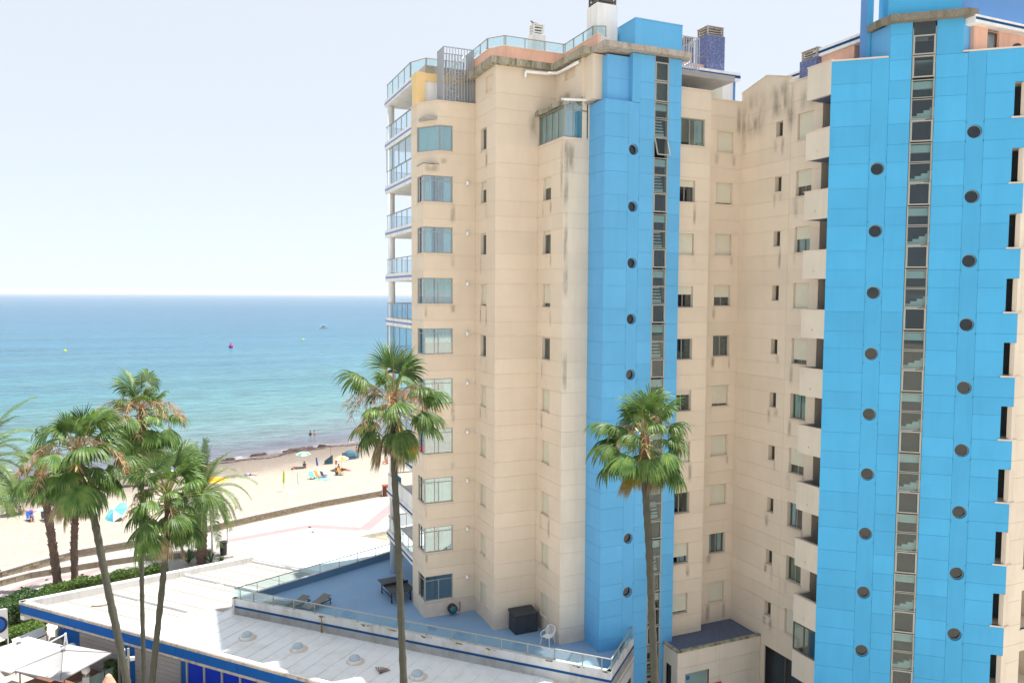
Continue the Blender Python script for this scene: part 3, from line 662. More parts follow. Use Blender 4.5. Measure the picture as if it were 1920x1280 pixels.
c = MB(); c.box(19.0, 19.1, 36.3, 36.35, 30.75, 32.2); c.face([(18.8, 36.4, 30.75), (19.55, 36.4, 30.75), (19.55, 36.4, 32.3), (18.8, 36.4, 32.3)]); obj('curtain', c, 'curt_w', e_)
aw = MB()
for i in range(12):       # sagging weathered canopy
    y0, y1 = 39.1 - i * 0.265, 39.1 - (i + 1) * 0.265; s0 = 0.10 * sin(i * 0.9); s1 = 0.10 * sin((i + 1) * 0.9)
    aw.hexa([(18.3, y0), (18.3, y1), (19.6, y1), (19.6, y0)], [32.30 + s0 * .4, 32.30 + s1 * .4, 32.62, 32.62], [32.52 + s0, 32.52 + s1, 32.85, 32.85])
obj('awning_cassette', aw, 'cornice', LB)
aw = MB(); aw.hexa([(18.45, 35.85), (19.95, 35.85), (19.95, 36.2), (18.45, 36.2)], [32.5, 32.62, 32.7, 32.6], [32.62, 32.74, 32.82, 32.72]); obj('awning_bar', aw, 'white_c', LB)
# stain-like ledge weathering over the second bay window and the gutter pipe
p = MB(); p.tube([(17.6, 38.8, 34.62), (18.9, 38.8, 34.66), (19.45, 38.5, 34.68), (19.45, 36.2, 34.66)], 0.09, 8); p.tube([(17.62, 38.8, 34.62), (17.62, 38.8, 34.3)], 0.07, 8)
obj('gutter_pipe', p, 'white_c', LB, True)

# blue stair shaft
PB = 2.9; bl_top = [28.88, 27.71, 26.86]
ZG = 0.0
zb4 = zlist(bl_top, PB, ZG, 34.9)
circ = [6.85 + PB * k for k in range(9)]
clad(A4, 0, 1.6, band(zb4, ZG, 32.42), [], [], 'blue_l', 'joint_b', LB, name='blue_panel')
clad(B4, 0, 1.37, band(zb4, ZG, 32.42), [], [], 'blue_w', 'joint_b', LB, name='blue_panel')
clad(B4, 2.05, 2.93, band(zb4, ZG, 34.9), [], [], 'blue_w', 'joint_b', LB, name='blue_panel')
clad(B4, 3.80, 4.6, band(zb4, ZG, 34.9), [], [], 'blue_w', 'joint_b', LB, name='blue_panel')
def circle_column(F, u0, u1, z0, z1, centers, r, mat, parent, top=None):
    """one tall panel with round port holes, one piece per storey height merged"""
    mb = MB(); uc = (u0 + u1) / 2; zs = sorted(centers); edges = [z0] + [(a + b) / 2 for a, b in zip(zs[:-1], zs[1:])] + [z1]; n = 32
    for i, c in enumerate(zs):
        lo, hi = c - 0.45, c + 0.45
        for a, b in ((edges[i], lo), (hi, edges[i + 1])):
            if b > a: mb.face([F.P(u0, 0, a), F.P(u1, 0, a), F.P(u1, 0, b), F.P(u0, 0, b)])
        def sq(k):
            a = 2 * pi * k / n; x, z = cos(a), sin(a); s = 1 / max(abs(x) / ((u1 - u0) / 2), abs(z) / 0.45); return (uc + x * s, c + z * s)
        for k in range(n):
            a0, a1 = 2 * pi * k / n, 2 * pi * (k + 1) / n
            p0, p1 = (uc + r * cos(a0), c + r * sin(a0)), (uc + r * cos(a1), c + r * sin(a1)); q0, q1 = sq(k), sq(k + 1)
            mb.face([F.P(q0[0], 0, q0[1]), F.P(q1[0], 0, q1[1]), F.P(p1[0], 0, p1[1]), F.P(p0[0], 0, p0[1])])
            if (k + 4) % 8 == 3:
                pass
            mb.face([F.P(p0[0], 0, p0[1]), F.P(p1[0], 0, p1[1]), F.P(p1[0], -0.22, p1[1]), F.P(p0[0], -0.22, p0[1])])
    for a, b in ((u0, 0), (u1, 1)):
        mb.face([F.P(a, 0, z0), F.P(a, -0.03, z0), F.P(a, -0.03, z1), F.P(a, 0, z1)])
    obj('porthole_column', mb, mat, parent)
    for c in zs:
        w = MB(); w.face([F.P(uc + (r + .01) * cos(2 * pi * k / n), -0.50, c + (r + .01) * sin(2 * pi * k / n)) for k in range(n)], 1)
        for k in range(n):
            a0, a1 = 2 * pi * k / n, 2 * pi * (k + 1) / n
            f = lambda rr, a, d: F.P(uc + rr * cos(a), d, c + rr * sin(a))
            w.face([f(r, a0, -0.22), f(r, a1, -0.22), f(r, a1, -0.5), f(r, a0, -0.5)], 1)
            w.face([f(r + .002, a0, -0.17), f(r + .002, a1, -0.17), f(r - .035, a1, -0.17), f(r - .035, a0, -0.17)], 0)
            w.face([f(r - .035, a0, -0.17), f(r - .035, a1, -0.17), f(r - .035, a1, -0.22), f(r - .035, a0, -0.22)], 0)
        o = obj('porthole', w, ['alu', 'lobby'], parent)
        g = MB(); g.face([f(r - .03, 2 * pi * k / n, -0.20) for k in range(n)]); obj('pane', g, 'sglass', o)
circle_column(B4, 1.37 + GAP, 2.05 - GAP, ZG, 32.42, circ, 0.285, 'blue_w', LB)
m = MB(); m.fbox(B4, 0, 2.05, -0.12, -0.029, ZG, 4); m.fbox(B4, 1.37, 1.42, -0.12, -0.029, ZG, 32.4); m.fbox(B4, 2.0, 2.05, -0.12, -0.029, ZG, 32.4); obj('wall', m, 'joint_b', LB)
# set-back upper part of the blue shaft
A4t = Fac(20.3, 36.0, -90); B4t = Fac(20.3, 34.68, 0)
clad(A4t, 0, 1.32, [32.44, 33.3, 34.75], [], [], 'blue_l', 'joint_b', LB, name='blue_panel')
clad(B4t, 0, 1.32, [32.44, 33.6, 34.75], [], [], 'blue_l', 'joint_b', LB, name='blue_panel')
m = MB(); m.hexa([(20.01, 34.38), (21.61, 34.38), (21.61, 35.0), (20.9, 35.9), (20.01, 36.1)], 32.41, 32.45); obj('ledge', m, 'blue_l', LB)
clad(Fac(21.62, 34.4, 0), 0, 0.46, [32.44, 34.9], [], [], 'blue_w', 'joint_b', LB, name='blue_panel')
m = MB(); m.box(21.62, 21.7, 34.43, 34.72, 32.44, 34.9); obj('return_panel', m, 'blue_w', LB)
m = MB(); m.box(24.50, 24.62, 34.44, 35.5, ZG, 34.9); obj('return_panel', m, 'blue_w', LB)

def stair_strip(F, u0, u1, rows, parent, flights, wallmat, zbase):
    """stacked stair windows; rows = list of (z0, z1, kind). kind: C sash, B fixed, A fixed with pale landing, T tilted open sash"""
    dep = 0.07; fw = 0.055
    m = MB(); zt = rows[0][1] + 0.35
    for u in (u0, u1): m.fbox(F, u - 0.03 if u == u0 else u, u if u == u0 else u + 0.03, -0.25, 0.012, zbase, zt)
    obj('strip_jamb', m, 'alu_w', parent)
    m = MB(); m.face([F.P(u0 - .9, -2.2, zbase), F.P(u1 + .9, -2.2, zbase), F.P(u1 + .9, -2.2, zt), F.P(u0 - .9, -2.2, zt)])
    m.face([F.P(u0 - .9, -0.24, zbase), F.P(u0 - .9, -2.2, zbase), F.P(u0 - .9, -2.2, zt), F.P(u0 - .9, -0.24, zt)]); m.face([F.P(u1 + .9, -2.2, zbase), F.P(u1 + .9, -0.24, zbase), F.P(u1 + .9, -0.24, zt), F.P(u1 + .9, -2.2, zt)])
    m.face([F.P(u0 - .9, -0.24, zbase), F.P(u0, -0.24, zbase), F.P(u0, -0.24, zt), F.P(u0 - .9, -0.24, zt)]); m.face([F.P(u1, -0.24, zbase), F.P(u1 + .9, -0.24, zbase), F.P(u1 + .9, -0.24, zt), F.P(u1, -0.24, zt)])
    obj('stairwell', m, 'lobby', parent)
    for z0, z1, kind in rows:
        m = MB(); f2 = fw if kind in 'CT' else fw * 0.55; pr = 0.03 if kind in 'CT' else 0.0
        w = None
        if kind == 'T':
            # sash pushed out at its foot
            tl = 0.30; P = lambda u, z: F.P(u, -0.01 + tl * (z1 - z) / (z1 - z0), z)
            m.bar(P(u0 + .03, z0), P(u1 - .03, z0), fw); m.bar(P(u0 + .03, z1), P(u1 - .03, z1), fw); m.bar(P(u0 + .03, z0), P(u0 + .03, z1), fw); m.bar(P(u1 - .03, z0), P(u1 - .03, z1), fw)
            w = obj('tilted_sash', m, 'alu_w', parent)
            g = MB(); g.face([P(u0 + .05, z0 + .03), P(u1 - .05, z0 + .03), P(u1 - .05, z1 - .03), P(u0 + .05, z1 - .03)]); obj('pane', g, 'sglass', w)
            continue
        m.fbox(F, u0, u1, -dep, pr, z0, z0 + f2); m.fbox(F, u0, u1, -dep, pr, z1 - f2, z1)
        m.fbox(F, u0, u0 + f2, -dep, pr - .002, z0 + f2, z1 - f2); m.fbox(F, u1 - f2, u1, -dep, pr - .002, z0 + f2, z1 - f2)
        w = obj('stair_window', m, 'alu_w', parent)
        g = MB(); g.fbox(F, u0 + f2 * .6, u1 - f2 * .6, -dep + .02, -dep + .028, z0 + f2 * .6, z1 - f2 * .6); obj('pane', g, 'sglass', w)
        if kind == 'A':      # pale landing edge behind the upper half
            s = MB(); s.fbox(F, u0 + .0, u1 - .0, -0.30, -0.12, z1 - (z1 - z0) * 0.48, z1 - 0.07); obj('landing', s, 'stair', w)
        if kind == 'B':
            s = MB()
            if flights == 'side':
                n = 5; h = (z1 - z0) * 0.92 / n; d0, d1 = -0.26, -0.14
                for i in range(-1, n):
                    ua = u0 + 0.02 + (u1 - u0) * i / 3.4; ub = u0 + 0.02 + (u1 - u0) * (i + 1) / 3.4; zz = z0 + 0.05 + i * h * 0.72
                    if ua > u1 + .3: break
                    s.hexa([F.P(ua, d1, 0)[:2], F.P(ub, d1, 0)[:2], F.P(ub, d0, 0)[:2], F.P(ua, d0, 0)[:2]], [max(z0 - .1, zz - 0.32), max(z0 - .1, zz - 0.32 + h * .72), max(z0 - .1, zz - 0.32 + h * .72), max(z0 - .1, zz - 0.32)], zz + h * 0.72)
            else:
                for i in range(4):
                    s.fbox(F, u0 - .1, u1 - .12, -0.30 - i * 0.06, -0.20 - i * 0.06, z0 + 0.30 + i * 0.17, z0 + 0.36 + i * 0.17)
                s.fbox(F, u0 + .02, u1 - .10, -0.32, -0.20, z0 + 0.05, z0 + 0.22)
            obj('stair_flight', s, 'stair' , w)
rowsL = [(33.66, 34.62, 'C'), (32.62, 33.62, 'C'), (31.78, 32.57, 'A'), (30.82, 31.72, 'B'), (29.86, 30.76, 'T')]
k = 0
while True:
    z = 29.74 - PB * k
    if z < 1.5: break
    rowsL += [(z - .88, z, 'A'), (z - 1.79, z - .90, 'B'), (z - 2.80, z - 1.83, 'C')]; k += 1
stair_strip(B4, 2.96, 3.77, rowsL, LB, 'front', 'blue_w', 0.3)
m = MB(); m.fbox(B4, 2.96, 3.77, -0.06, -0.03, 34.62, 34.98); obj('strip_head', m, 'lobby', LB)
# cream re-entrant walls right of the shaft
w3 = [(4.86 + 2.845 * k, 6.02 + 2.845 * k) for k in range(9)]
op5 = [(0.16, 1.36, a, b) for a, b in w3] + [(0.02, 1.95, 30.65, 32.1)]
w4 = [(4.84 + 2.86 * k, 6.02 + 2.86 * k) for k in range(10)]
op6 = [(0.98, 2.14, a, b) for a, b in w4]
z5 = zlist([28.95, 27.7, 26.85], PL, 0.0, 33.6)
clad(B5, 0, 2.33, z5, [], op5, 'cream', 'joint', LB)
clad(B6, 0, 2.65, band(z5, 0, 33.45), [], op6, 'cream', 'joint', LB)
A5r = Fac(26.95, 34.9, 90)
m = MB(); m.box(26.85, 26.95, 34.93, 35.6, 0, 33.6); obj('return_panel', m, 'cream', LB)
c5 = {8: dict(shut=.26, curtain='curt_r'), 7: dict(shut=.985), 6: dict(shut=.36, curtain='curt_r'), 5: dict(blinds=True), 4: dict(shut=.2), 3: dict(shut=.985), 2: dict(), 1: dict(shut=.64, curtain='curt_w', half='gap'), 0: dict(shut=.87)}
for k in range(9): window(B5, 0.16, 1.36, w3[k][0], w3[k][1], LB, **c5[k])
window(B5, 0.02, 1.95, 30.65, 32.1, LB, dep=0.08, leaves=2, curtain='curt_w', half='sides', glass='glass_t')
c6 = {9: dict(shut=.985), 8: dict(shut=.9), 7: dict(shut=.985), 6: dict(shut=.55), 5: dict(blinds=True), 4: dict(shut=.86), 3: dict(shut=.985), 2: dict(shut=.985), 1: dict(curtain='curt_w', half='sides'), 0: dict(shut=.985)}
for k in range(10): window(B6, 0.98, 2.14, w4[k][0], w4[k][1], LB, **c6[k])
m = MB(); m.fbox(B5, 0, 2.36, -0.3, 0.05, 33.6, 33.68); m.fbox(B6, 0, 2.65, -0.3, 0.05, 33.45, 33.53); m.box(26.7, 26.99, 34.9, 35.6, 33.6, 33.675); obj('coping', m, 'coping', LB)
# solid core behind the facades: closes floors and roof
m = MB()
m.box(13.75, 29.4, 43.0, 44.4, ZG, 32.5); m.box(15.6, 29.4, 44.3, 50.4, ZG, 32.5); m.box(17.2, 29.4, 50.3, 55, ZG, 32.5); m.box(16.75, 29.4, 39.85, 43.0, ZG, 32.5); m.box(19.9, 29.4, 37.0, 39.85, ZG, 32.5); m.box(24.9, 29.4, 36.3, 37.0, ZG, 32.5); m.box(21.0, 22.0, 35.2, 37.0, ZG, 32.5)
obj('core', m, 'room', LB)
m = MB(); m.box(12.95, 16.6, 42.2, 44.5, 32.4, 32.55); m.box(16.1, 29.5, 39.2, 50.2, 32.5, 32.6); m.box(19.75, 29.5, 35.75, 39.2, 32.502, 32.598); m.box(18.65, 19.75, 36.15, 38.95, 30.5, 30.6); m.box(24.7, 26.8, 35.05, 35.75, 32.5, 32.6)
obj('roof_slab', m, 'gravelroof', LB)
m = MB(); m.box(15.7, 28.9, 50.4, 50.5, ZG, 32.5); obj('rear_wall', m, 'cream', LB)
# parapet copings of the bay
m = MB(); m.hexa([(12.82, 44.5), (12.82, 43.3), (13.78, 42.05), (16.0, 42.05), (16.0, 42.3), (13.9, 42.3), (13.05, 43.4), (13.05, 44.5)], 33.38, 33.46); obj('coping', m, 'coping', LB)

# cornices
def ring(name, pts, zb, zt, w, mat, parent):
    """band along outer line pts (left to right seen from outside), depth w behind"""
    m = MB()
    P = [Vector(p) for p in pts]; inn = []
    for i, p in enumerate(P):
        d0 = (P[i] - P[i - 1]).normalized() if i > 0 else (P[1] - P[0]).normalized(); d1 = (P[i + 1] - P[i]).normalized() if i < len(P) - 1 else d0
        n = Vector((-d0.y, d0.x)) + Vector((-d1.y, d1.x)); n.normalize(); k = w / max(0.3, n.dot(Vector((-d0.y, d0.x)))); inn.append(p + n * k)
    for i in range(len(P) - 1):
        m.hexa([tuple(P[i]), tuple(P[i + 1]), tuple(inn[i + 1]), tuple(inn[i])], zb, zt)
    return obj(name, m, mat, parent)
ring('cornice', [(15.6, 43.0), (15.6, 38.72), (19.22, 38.72), (19.22, 35.3), (20.0, 35.3)], 34.86, 35.22, 0.9, 'cornice', LB)
m = MB(); m.box(16.2, 29.4, 39.4, 46, 34.7, 35.2); m.box(20.0, 29.4, 36.0, 39.4, 34.7, 35.0); obj('upper_roof', m, 'gravelroof', LB)
m = MB(); m.box(16.1, 27.5, 39.2, 46, 32.6, 34.86); m.box(19.75, 24.6, 35.2, 39.2, 32.6, 34.86); obj('attic_core', m, 'cream', LB)
ring('cornice', [(19.75, 35.9), (19.75, 34.05), (21.45, 34.05), (21.45, 34.0), (24.95, 34.0), (24.95, 35.6)], 34.93, 35.22, 1.0, 'cornice2', LB)
m = MB(); m.box(20.4, 24.6, 34.8, 36.5, 34.9, 35.2); obj('upper_roof', m, 'gravelroof', LB)
# pink penthouse parapet and its glass rail
ring('penthouse_parapet', [(16.05, 43.5), (16.05, 40.3), (16.6, 39.4), (20.25, 39.4), (20.25, 35.6)], 35.2, 36.0, 0.15, 'pink', LB)
ring('coping', [(16.02, 43.5), (16.02, 40.28), (16.58, 39.37), (20.22, 39.37), (20.22, 35.6)], 36.0, 36.06, 0.22, 'coping', LB)
rail(LB, [(16.0, 43.6), (16.0, 40.3), (16.65, 39.45), (20.3, 39.45), (20.3, 36.2), (20.9, 35.9)], 36.06, 0.52, 1.2)
chimney('chimney', (19.35, 41.1, 35.2), 0.8, 0.7, 2.2, 0.6, 'white', 'white', 'slim white chimney with slatted cap and a gull perched on it')
t = tag(None or empty('seagull', (19.12, 40.9, 37.8), 'grey gull perched on the slim white chimney', 'bird')) if False else empty('seagull', (19.12, 40.9, 37.8), 'small grey gull perched on top of the slim white chimney', 'bird')
m = MB(); m.tube([(19.42, 40.9, 38.0), (19.28, 40.9, 38.02), (19.12, 40.9, 38.0), (18.98, 40.9, 38.06), (18.93, 40.9, 38.12), (18.87, 40.9, 38.13)], [0.015, 0.06, 0.085, 0.055, 0.05, 0.02], 8); obj('body', m, 'bird', t, True)
m = MB(); m.tube([(18.87, 40.9, 38.125), (18.80, 40.9, 38.10)], [0.018, 0.004], 6); obj('beak', m, 'amber', t)
for s in (-1, 1):
    m = MB(); m.tube([(19.10, 40.9 + s * .03, 37.95), (19.10, 40.9 + s * .03, 37.8)], 0.01, 5); obj('leg', m, 'amber', t)
chimney('chimney', (21.15, 36.75, 35.1), 1.25, 1.1, 2.75, 0.75, 'white', 'bronze', 'tall broad white chimney with dark slatted cap beside the blue box')
t = empty('roof_box', (23.35, 35.6, 35.2), 'sky blue lift housing box on the roof of the blue stair shaft', 'roof box')
m = MB(); m.box(21.9, 24.8, 34.65, 36.6, 35.2, 36.72); obj('wall', m, 'blue_w', t); m = MB(); m.box(21.88, 24.82, 34.63, 36.62, 36.72, 36.78); obj('coping', m, 'blue_l', t)
# yellow attic room, pink wall, spiral stair cages
m = MB(); m.box(12.9, 13.42, 43.5, 44.4, 33.47, 35.3); obj('attic_column', m, 'yellow', LB)
m = MB(); m.box(13.42, 16.1, 43.55, 44.4, 34.83, 35.28); obj('attic_lintel', m, 'yellow', LB)
m = MB(); m.box(13.42, 16.1, 43.62, 43.7, 33.0, 34.83); obj('side_panel', m, 'white', LB)
m = MB(); m.box(13.5, 16.0, 43.8, 50.2, 35.285, 35.8); obj('penthouse_parapet', m, 'pink', LB)
rail(LB, [(12.97, 50.4), (12.97, 44.9), (13.55, 43.75), (15.9, 43.75)], 35.29, 0.88, 1.25)
def cage(x0, x1, y0, y1, z0, z1, label, mat, n=9, spiral=True):
    t = empty('stair_cage', ((x0 + x1) / 2, (y0 + y1) / 2, z0), label, 'roof stair')
    sides = [((x0, y0), (x1, y0)), ((x1, y0), (x1, y1)), ((x1, y1), (x0, y1)), ((x0, y1), (x0, y0))]
    for (a, b) in sides:
        f = MB(); f.bar((*a, z1), (*b, z1), 0.05); f.bar((*a, z0 + .05), (*b, z0 + .05), 0.04); obj('cage_frame', f, mat, t)
        for i in range(n):
            x, y = a[0] + (b[0] - a[0]) * i / n, a[1] + (b[1] - a[1]) * i / n
            p = MB(); p.bar((x, y, z0), (x, y, z1), 0.035); obj('bar', p, mat, t)
    cx, cy = (x0 + x1) / 2, (y0 + y1) / 2
    p = MB(); p.tube([(cx, cy, z0), (cx, cy, z1 - .5)], 0.06, 8); obj('newel', p, mat, t)
    r = min(x1 - x0, y1 - y0) / 2 - 0.08; st = int((z1 - z0 - 1.0) / 0.19)
    for i in range(st):
        a = i * 0.42; z = z0 + 0.2 + i * 0.19; p = MB()
        p.hexa([(cx, cy), (cx + r * cos(a), cy + r * sin(a)), (cx + r * cos(a + .46), cy + r * sin(a + .46))], z, z + 0.035); obj('tread', p, mat, t)
    h = MB(); h.tube([(cx + r * cos(i * .42), cy + r * sin(i * .42), z0 + 1.0 + i * .19) for i in range(st)], 0.025, 6); obj('spiral_handrail', h, mat, t)
M['cagep'] = plain('pale_grey_steel', (0.42, 0.44, 0.47), 0.5, 0.05, 3, metal=0.2)
cage(14.15, 15.9, 42.3, 43.48, 32.6, 36.5, 'pale steel bar cage round a spiral stair beside the yellow attic wall', 'cagep', 10)
cage(26.3, 28.1, 37.6, 39.4, 32.7, 37.4, 'pale steel bar cage round a spiral stair right of the blue roof box', 'cagep', 10)

# sea side balconies
YF = 50.7
for k in range(1, 12):
    zt = 3.9 + 2.87 * k - 0.08 if k < 11 else 35.22; th = 0.5 if k < 11 else 0.42
    m = MB(); m.box(12.87, 21.0, 44.52 if k < 11 else 44.52, YF, zt - th, zt)
    b = obj('balcony_slab', m, 'white', LB)
    m = MB(); m.box(12.855, 12.872, 44.52, YF, zt - 0.30, zt - 0.18); m.box(12.87, 21, YF, YF + .015, zt - .30, zt - .18); obj('stripe', m, 'stripe_l' if k > 3 else 'stripe', b)
    if k == 11: continue
    hm = MB(); hm.bar((12.97, 44.6, zt + .95), (12.97, YF - .1, zt + .95), .07, .05); hm.bar((12.97, YF - .1, zt + .95), (21, YF - .1, zt + .95), .07, .05); obj('handrail', hm, 'alu', b)
    if k == 2:
        g = MB(); g.box(12.94, 13.0, 44.6, YF - .1, zt, zt + .88); obj('solid_parapet', g, 'white', b)
    else:
        for i in range(5):
            y0, y1 = 44.6 + i * 1.2, 44.6 + (i + 1) * 1.2
            p = MB(); p.bar((12.97, y0, zt), (12.97, y0, zt + .93), .04); obj('post', p, 'alu', b)
            g = MB(); g.box(12.965, 12.975, y0 + .04, y1 - .04, zt + .06, zt + .9); obj('glass_panel', g, 'bglass', b)
        for i in range(6):
            x0 = 13.0 + i * 1.2; g = MB(); g.box(x0 + .04, x0 + 1.16, YF - .105, YF - .095, zt + .06, zt + .9); obj('glass_panel', g, 'bglass', b)
            p = MB(); p.bar((x0, YF - .1, zt), (x0, YF - .1, zt + .93), .04); obj('post', p, 'alu', b)
    if k in (9, 5, 3):       # glazed-in balconies
        g = MB(); g.box(12.965, 12.975, 44.62, YF - .15, zt + 1.0, zt + 2.3); obj('glazing', g, 'bglass', b)
        f = MB()
        for y in (44.64, 46.1, 47.6, 49.1, YF - .13): f.bar((12.97, y, zt + .98), (12.97, y, zt + 2.35), .05)
        f.bar((12.97, 44.6, zt + 2.33), (12.97, YF - .1, zt + 2.33), .06); obj('glazing_frame', f, 'alu', b)
m = MB(); m.tube([(13.15, 50.15, 3.9), (13.15, 50.15, 34.9)], 0.22, 14); obj('column', m, 'white', LB, True)
m = MB(); m.box(15.4, 21.0, 44.5, 50.45, 3.9, 34.8); obj('inner_wall', m, 'cream_b', LB)
for x, y, z, c in ((13.5, 45.6, 12.45, 'cyan'), (13.45, 49.6, 9.6, 'cyan')):
    m = MB(); m.box(x, x + .05, y - .3, y + .5, z, z + .85); tag(obj('beach_towel', m, c), 'bright blue towel hung inside a lower sea side balcony' if y < 47 else 'blue towel hung at the far end of the balcony beside the palm trunk', 'towel')

# ================================================================ BUILDING, RIGHT TOWER
RB = empty('apartment_tower', (31.0, 27.0, 0), 'large right hand apartment tower with broad sky blue front and cream side wall', 'apartment building')
A7 = Fac(29.6, 35.6, -90); A8 = Fac(28.6, 29.6, -90); C1 = Fac(28.6, 28.1, -40)
CU = C1.u; CL = 8.12
end = C1.P(CL, 0, 0); D1 = Fac(end[0], end[1], 0)
w5 = [(5.0 + 2.89 * k, 5.8 + 2.89 * k) for k in range(10)]
w6 = [(4.63 + 2.885 * k, 5.95 + 2.885 * k) for k in range(10)]
op7 = [(2.80, 3.30, a, b) for a, b in w5] + [(4.35, 5.42, a, b) for a, b in w6]
zr = zlist([28.94, 27.66, 26.84], 2.89, 0, 33.6)
GY = 0
# doorway voids at the foot
clad(A7, 0, 6.05, [3.3] + [z for z in zr if z > 3.8], [3.9], op7, 'cream', 'joint', RB)
clad(A7, 0, 2.9, [0, 3.29], [], [], 'cream', 'joint', RB)
m = MB(); m.face([A7.P(2.9, -0.6, 0), A7.P(6.8, -0.6, 0), A7.P(6.8, -0.6, 3.3), A7.P(2.9, -0.6, 3.3)]); m.face([A7.P(2.9, 0, 3.3), A7.P(6.8, 0, 3.3), A7.P(6.8, -0.6, 3.3), A7.P(2.9, -.6, 3.3)]); obj('entrance_recess', m, 'lobby', RB)
for u in (4.0, 5.2): 
    m = MB(); m.fbox(A7, u, u + .07, -0.5, -0.42, 0, 3.3); obj('door_mullion', m, 'bronze', RB)
for k in range(10): window(A7, 2.80, 3.30, w5[k][0], w5[k][1], RB, leaves=1, dep=0.26, frame='bronze')
c7 = {9: dict(shut=.985), 8: dict(shut=.6), 7: dict(shut=.46, curtain='curt_w', half='gap'), 6: dict(shut=.985), 5: dict(shut=.8), 4: dict(curtain='curt_c', half='gap'), 3: dict(shut=.64), 2: dict(curtain='curt_w', half='sides'), 1: dict(curtain='curt_y'), 0: dict(shut=.985)}
for k in range(10): window(A7, 4.35, 5.42, w6[k][0], w6[k][1], RB, dep=0.16, **c7[k])
# gabled top of the side wall
m = MB()
def slab(mm, u0, u1, d0, d1, za, zb, h):
    mm.hexa([A7.P(u0, d1, 0)[:2], A7.P(u1, d1, 0)[:2], A7.P(u1, d0, 0)[:2], A7.P(u0, d0, 0)[:2]], 33.6 if h is None else [za, zb, zb, za], [za, zb, zb, za] if h is None else [za + h, zb + h, zb + h, za + h])
slab(m, 0, 2.0, -.12, 0, 33.95, 34.45, None); slab(m, 2.0, 3.72, -.12, 0, 34.45, 33.95, None); obj('gable', m, 'cream', RB)
m = MB(); slab(m, 0, 2.0, -.16, 0.03, 33.95, 34.45, .06); slab(m, 2.0, 3.75, -.16, 0.03, 34.45, 33.95, .06)
m.fbox(A7, 3.75, 6.0, -0.3, 0.04, 33.6, 33.68); obj('coping', m, 'coping', RB)
# weathering streaks that run down from the parapet (own shape, thin relief of dirt)
def stain_mat():
    m, t, b = newmat('weather_stain')
    uv = N(t, 'ShaderNodeUVMap'); sep = N(t, 'ShaderNodeSeparateXYZ'); t.links.new(uv.outputs[0], sep.inputs[0])
    def tri(o, p):        # fades to nothing at the rim
        a = N(t, 'ShaderNodeMath', operation='PINGPONG'); a.inputs[1].default_value = 0.5; t.links.new(o, a.inputs[0])
        q = N(t, 'ShaderNodeMapRange'); q.inputs[1].default_value = 0; q.inputs[2].default_value = p; t.links.new(a.outputs[0], q.inputs[0]); return q.outputs[0]
    e = N(t, 'ShaderNodeMath', operation='MULTIPLY'); t.links.new(tri(sep.outputs[0], .35), e.inputs[0]); t.links.new(tri(sep.outputs[1], .3), e.inputs[1])
    n = ramp(t, noise(t, 1.6, 6, stretch=(1.6, 1.6, 0.45), rough=0.65), [(0.36, 0.0), (0.66, 0.42)])
    k = N(t, 'ShaderNodeMath', operation='MULTIPLY'); t.links.new(e.outputs[0], k.inputs[0]); t.links.new(n, k.inputs[1])
    b.inputs['Base Color'].default_value = (0.17, 0.16, 0.12, 1); b.inputs['Roughness'].default_value = 1; b.inputs['Specular IOR Level'].default_value = 0
    t.links.new(k.outputs[0], b.inputs['Alpha']); return m
M['stain'] = stain_mat()
def streak(F, u0, u1, z0, z1, parent, d=0.004):
    m = MB(); m.face([F.P(u0, d, z0), F.P(u1, d, z0), F.P(u1, d, z1), F.P(u0, d, z1)]); o = obj('weather_stain', m, 'stain', parent)
    uvl = o.data.uv_layers.new(name='UVMap')
    for l, c in zip(uvl.data, ((0, 0), (1, 0), (1, 1), (0, 1))): l.uv = c
streak(A7, 0.02, 2.2, 31.1, 33.9, RB); streak(A7, 2.0, 4.1, 31.9, 34.0, RB); streak(A7, 3.5, 4.2, 30.9, 33.6, RB); streak(A7, 0.0, .5, 30.2, 33.4, RB); streak(A7, 4.4, 5.9, 31.9, 33.2, RB)
for z0, z1 in ((28.5, 30.7), (26.4, 28.9), (23.9, 26.6), (22.4, 24.2), (17.3, 19.8)): streak(B3, 0.0, 0.34, z0, z1, LB)
streak(B3, 0.0, 0.7, 28.9, 30.68, LB); streak(A3, 2.7, 3.05, 27.5, 30.6, LB); streak(A3t, 0.0, 2.0, 32.6, 33.6, LB); streak(B1, 0.02, 1.0, 29.4, 29.95, LB); streak(B1t, 0.0, .5, 29.9, 30.3, LB)
rs_ = random.Random(8)
for F_, pr, zz, par in ((B5, (0.16, 1.36), [q[0] for q in w3], LB), (B6, (0.98, 2.14), [q[0] for q in w4], LB), (A7, (2.8, 3.3), [q[0] for q in w5], RB), (A7, (4.35, 5.42), [q[0] for q in w6], RB), (A2, (.87, 1.73), [q[0] for q in w1_z], LB), (A3, (.66, 1.64), [q[0] for q in w2_z], LB), (B1, (0.1, 1.74), [q[0] for q in bay_z], LB)):
    for z_ in zz:
        for u_ in pr:
            if rs_.random() < .6: w_s = rs_.uniform(.10, .22); streak(F_, max(0.02, u_ - w_s), u_ + w_s, z_ - rs_.uniform(.5, 1.3), z_ + .02, par)
streak(B2, 1.9, 2.54, 31.0, 32.6, LB); streak(B6, 2.3, 2.65, 31.5, 33.4, LB)
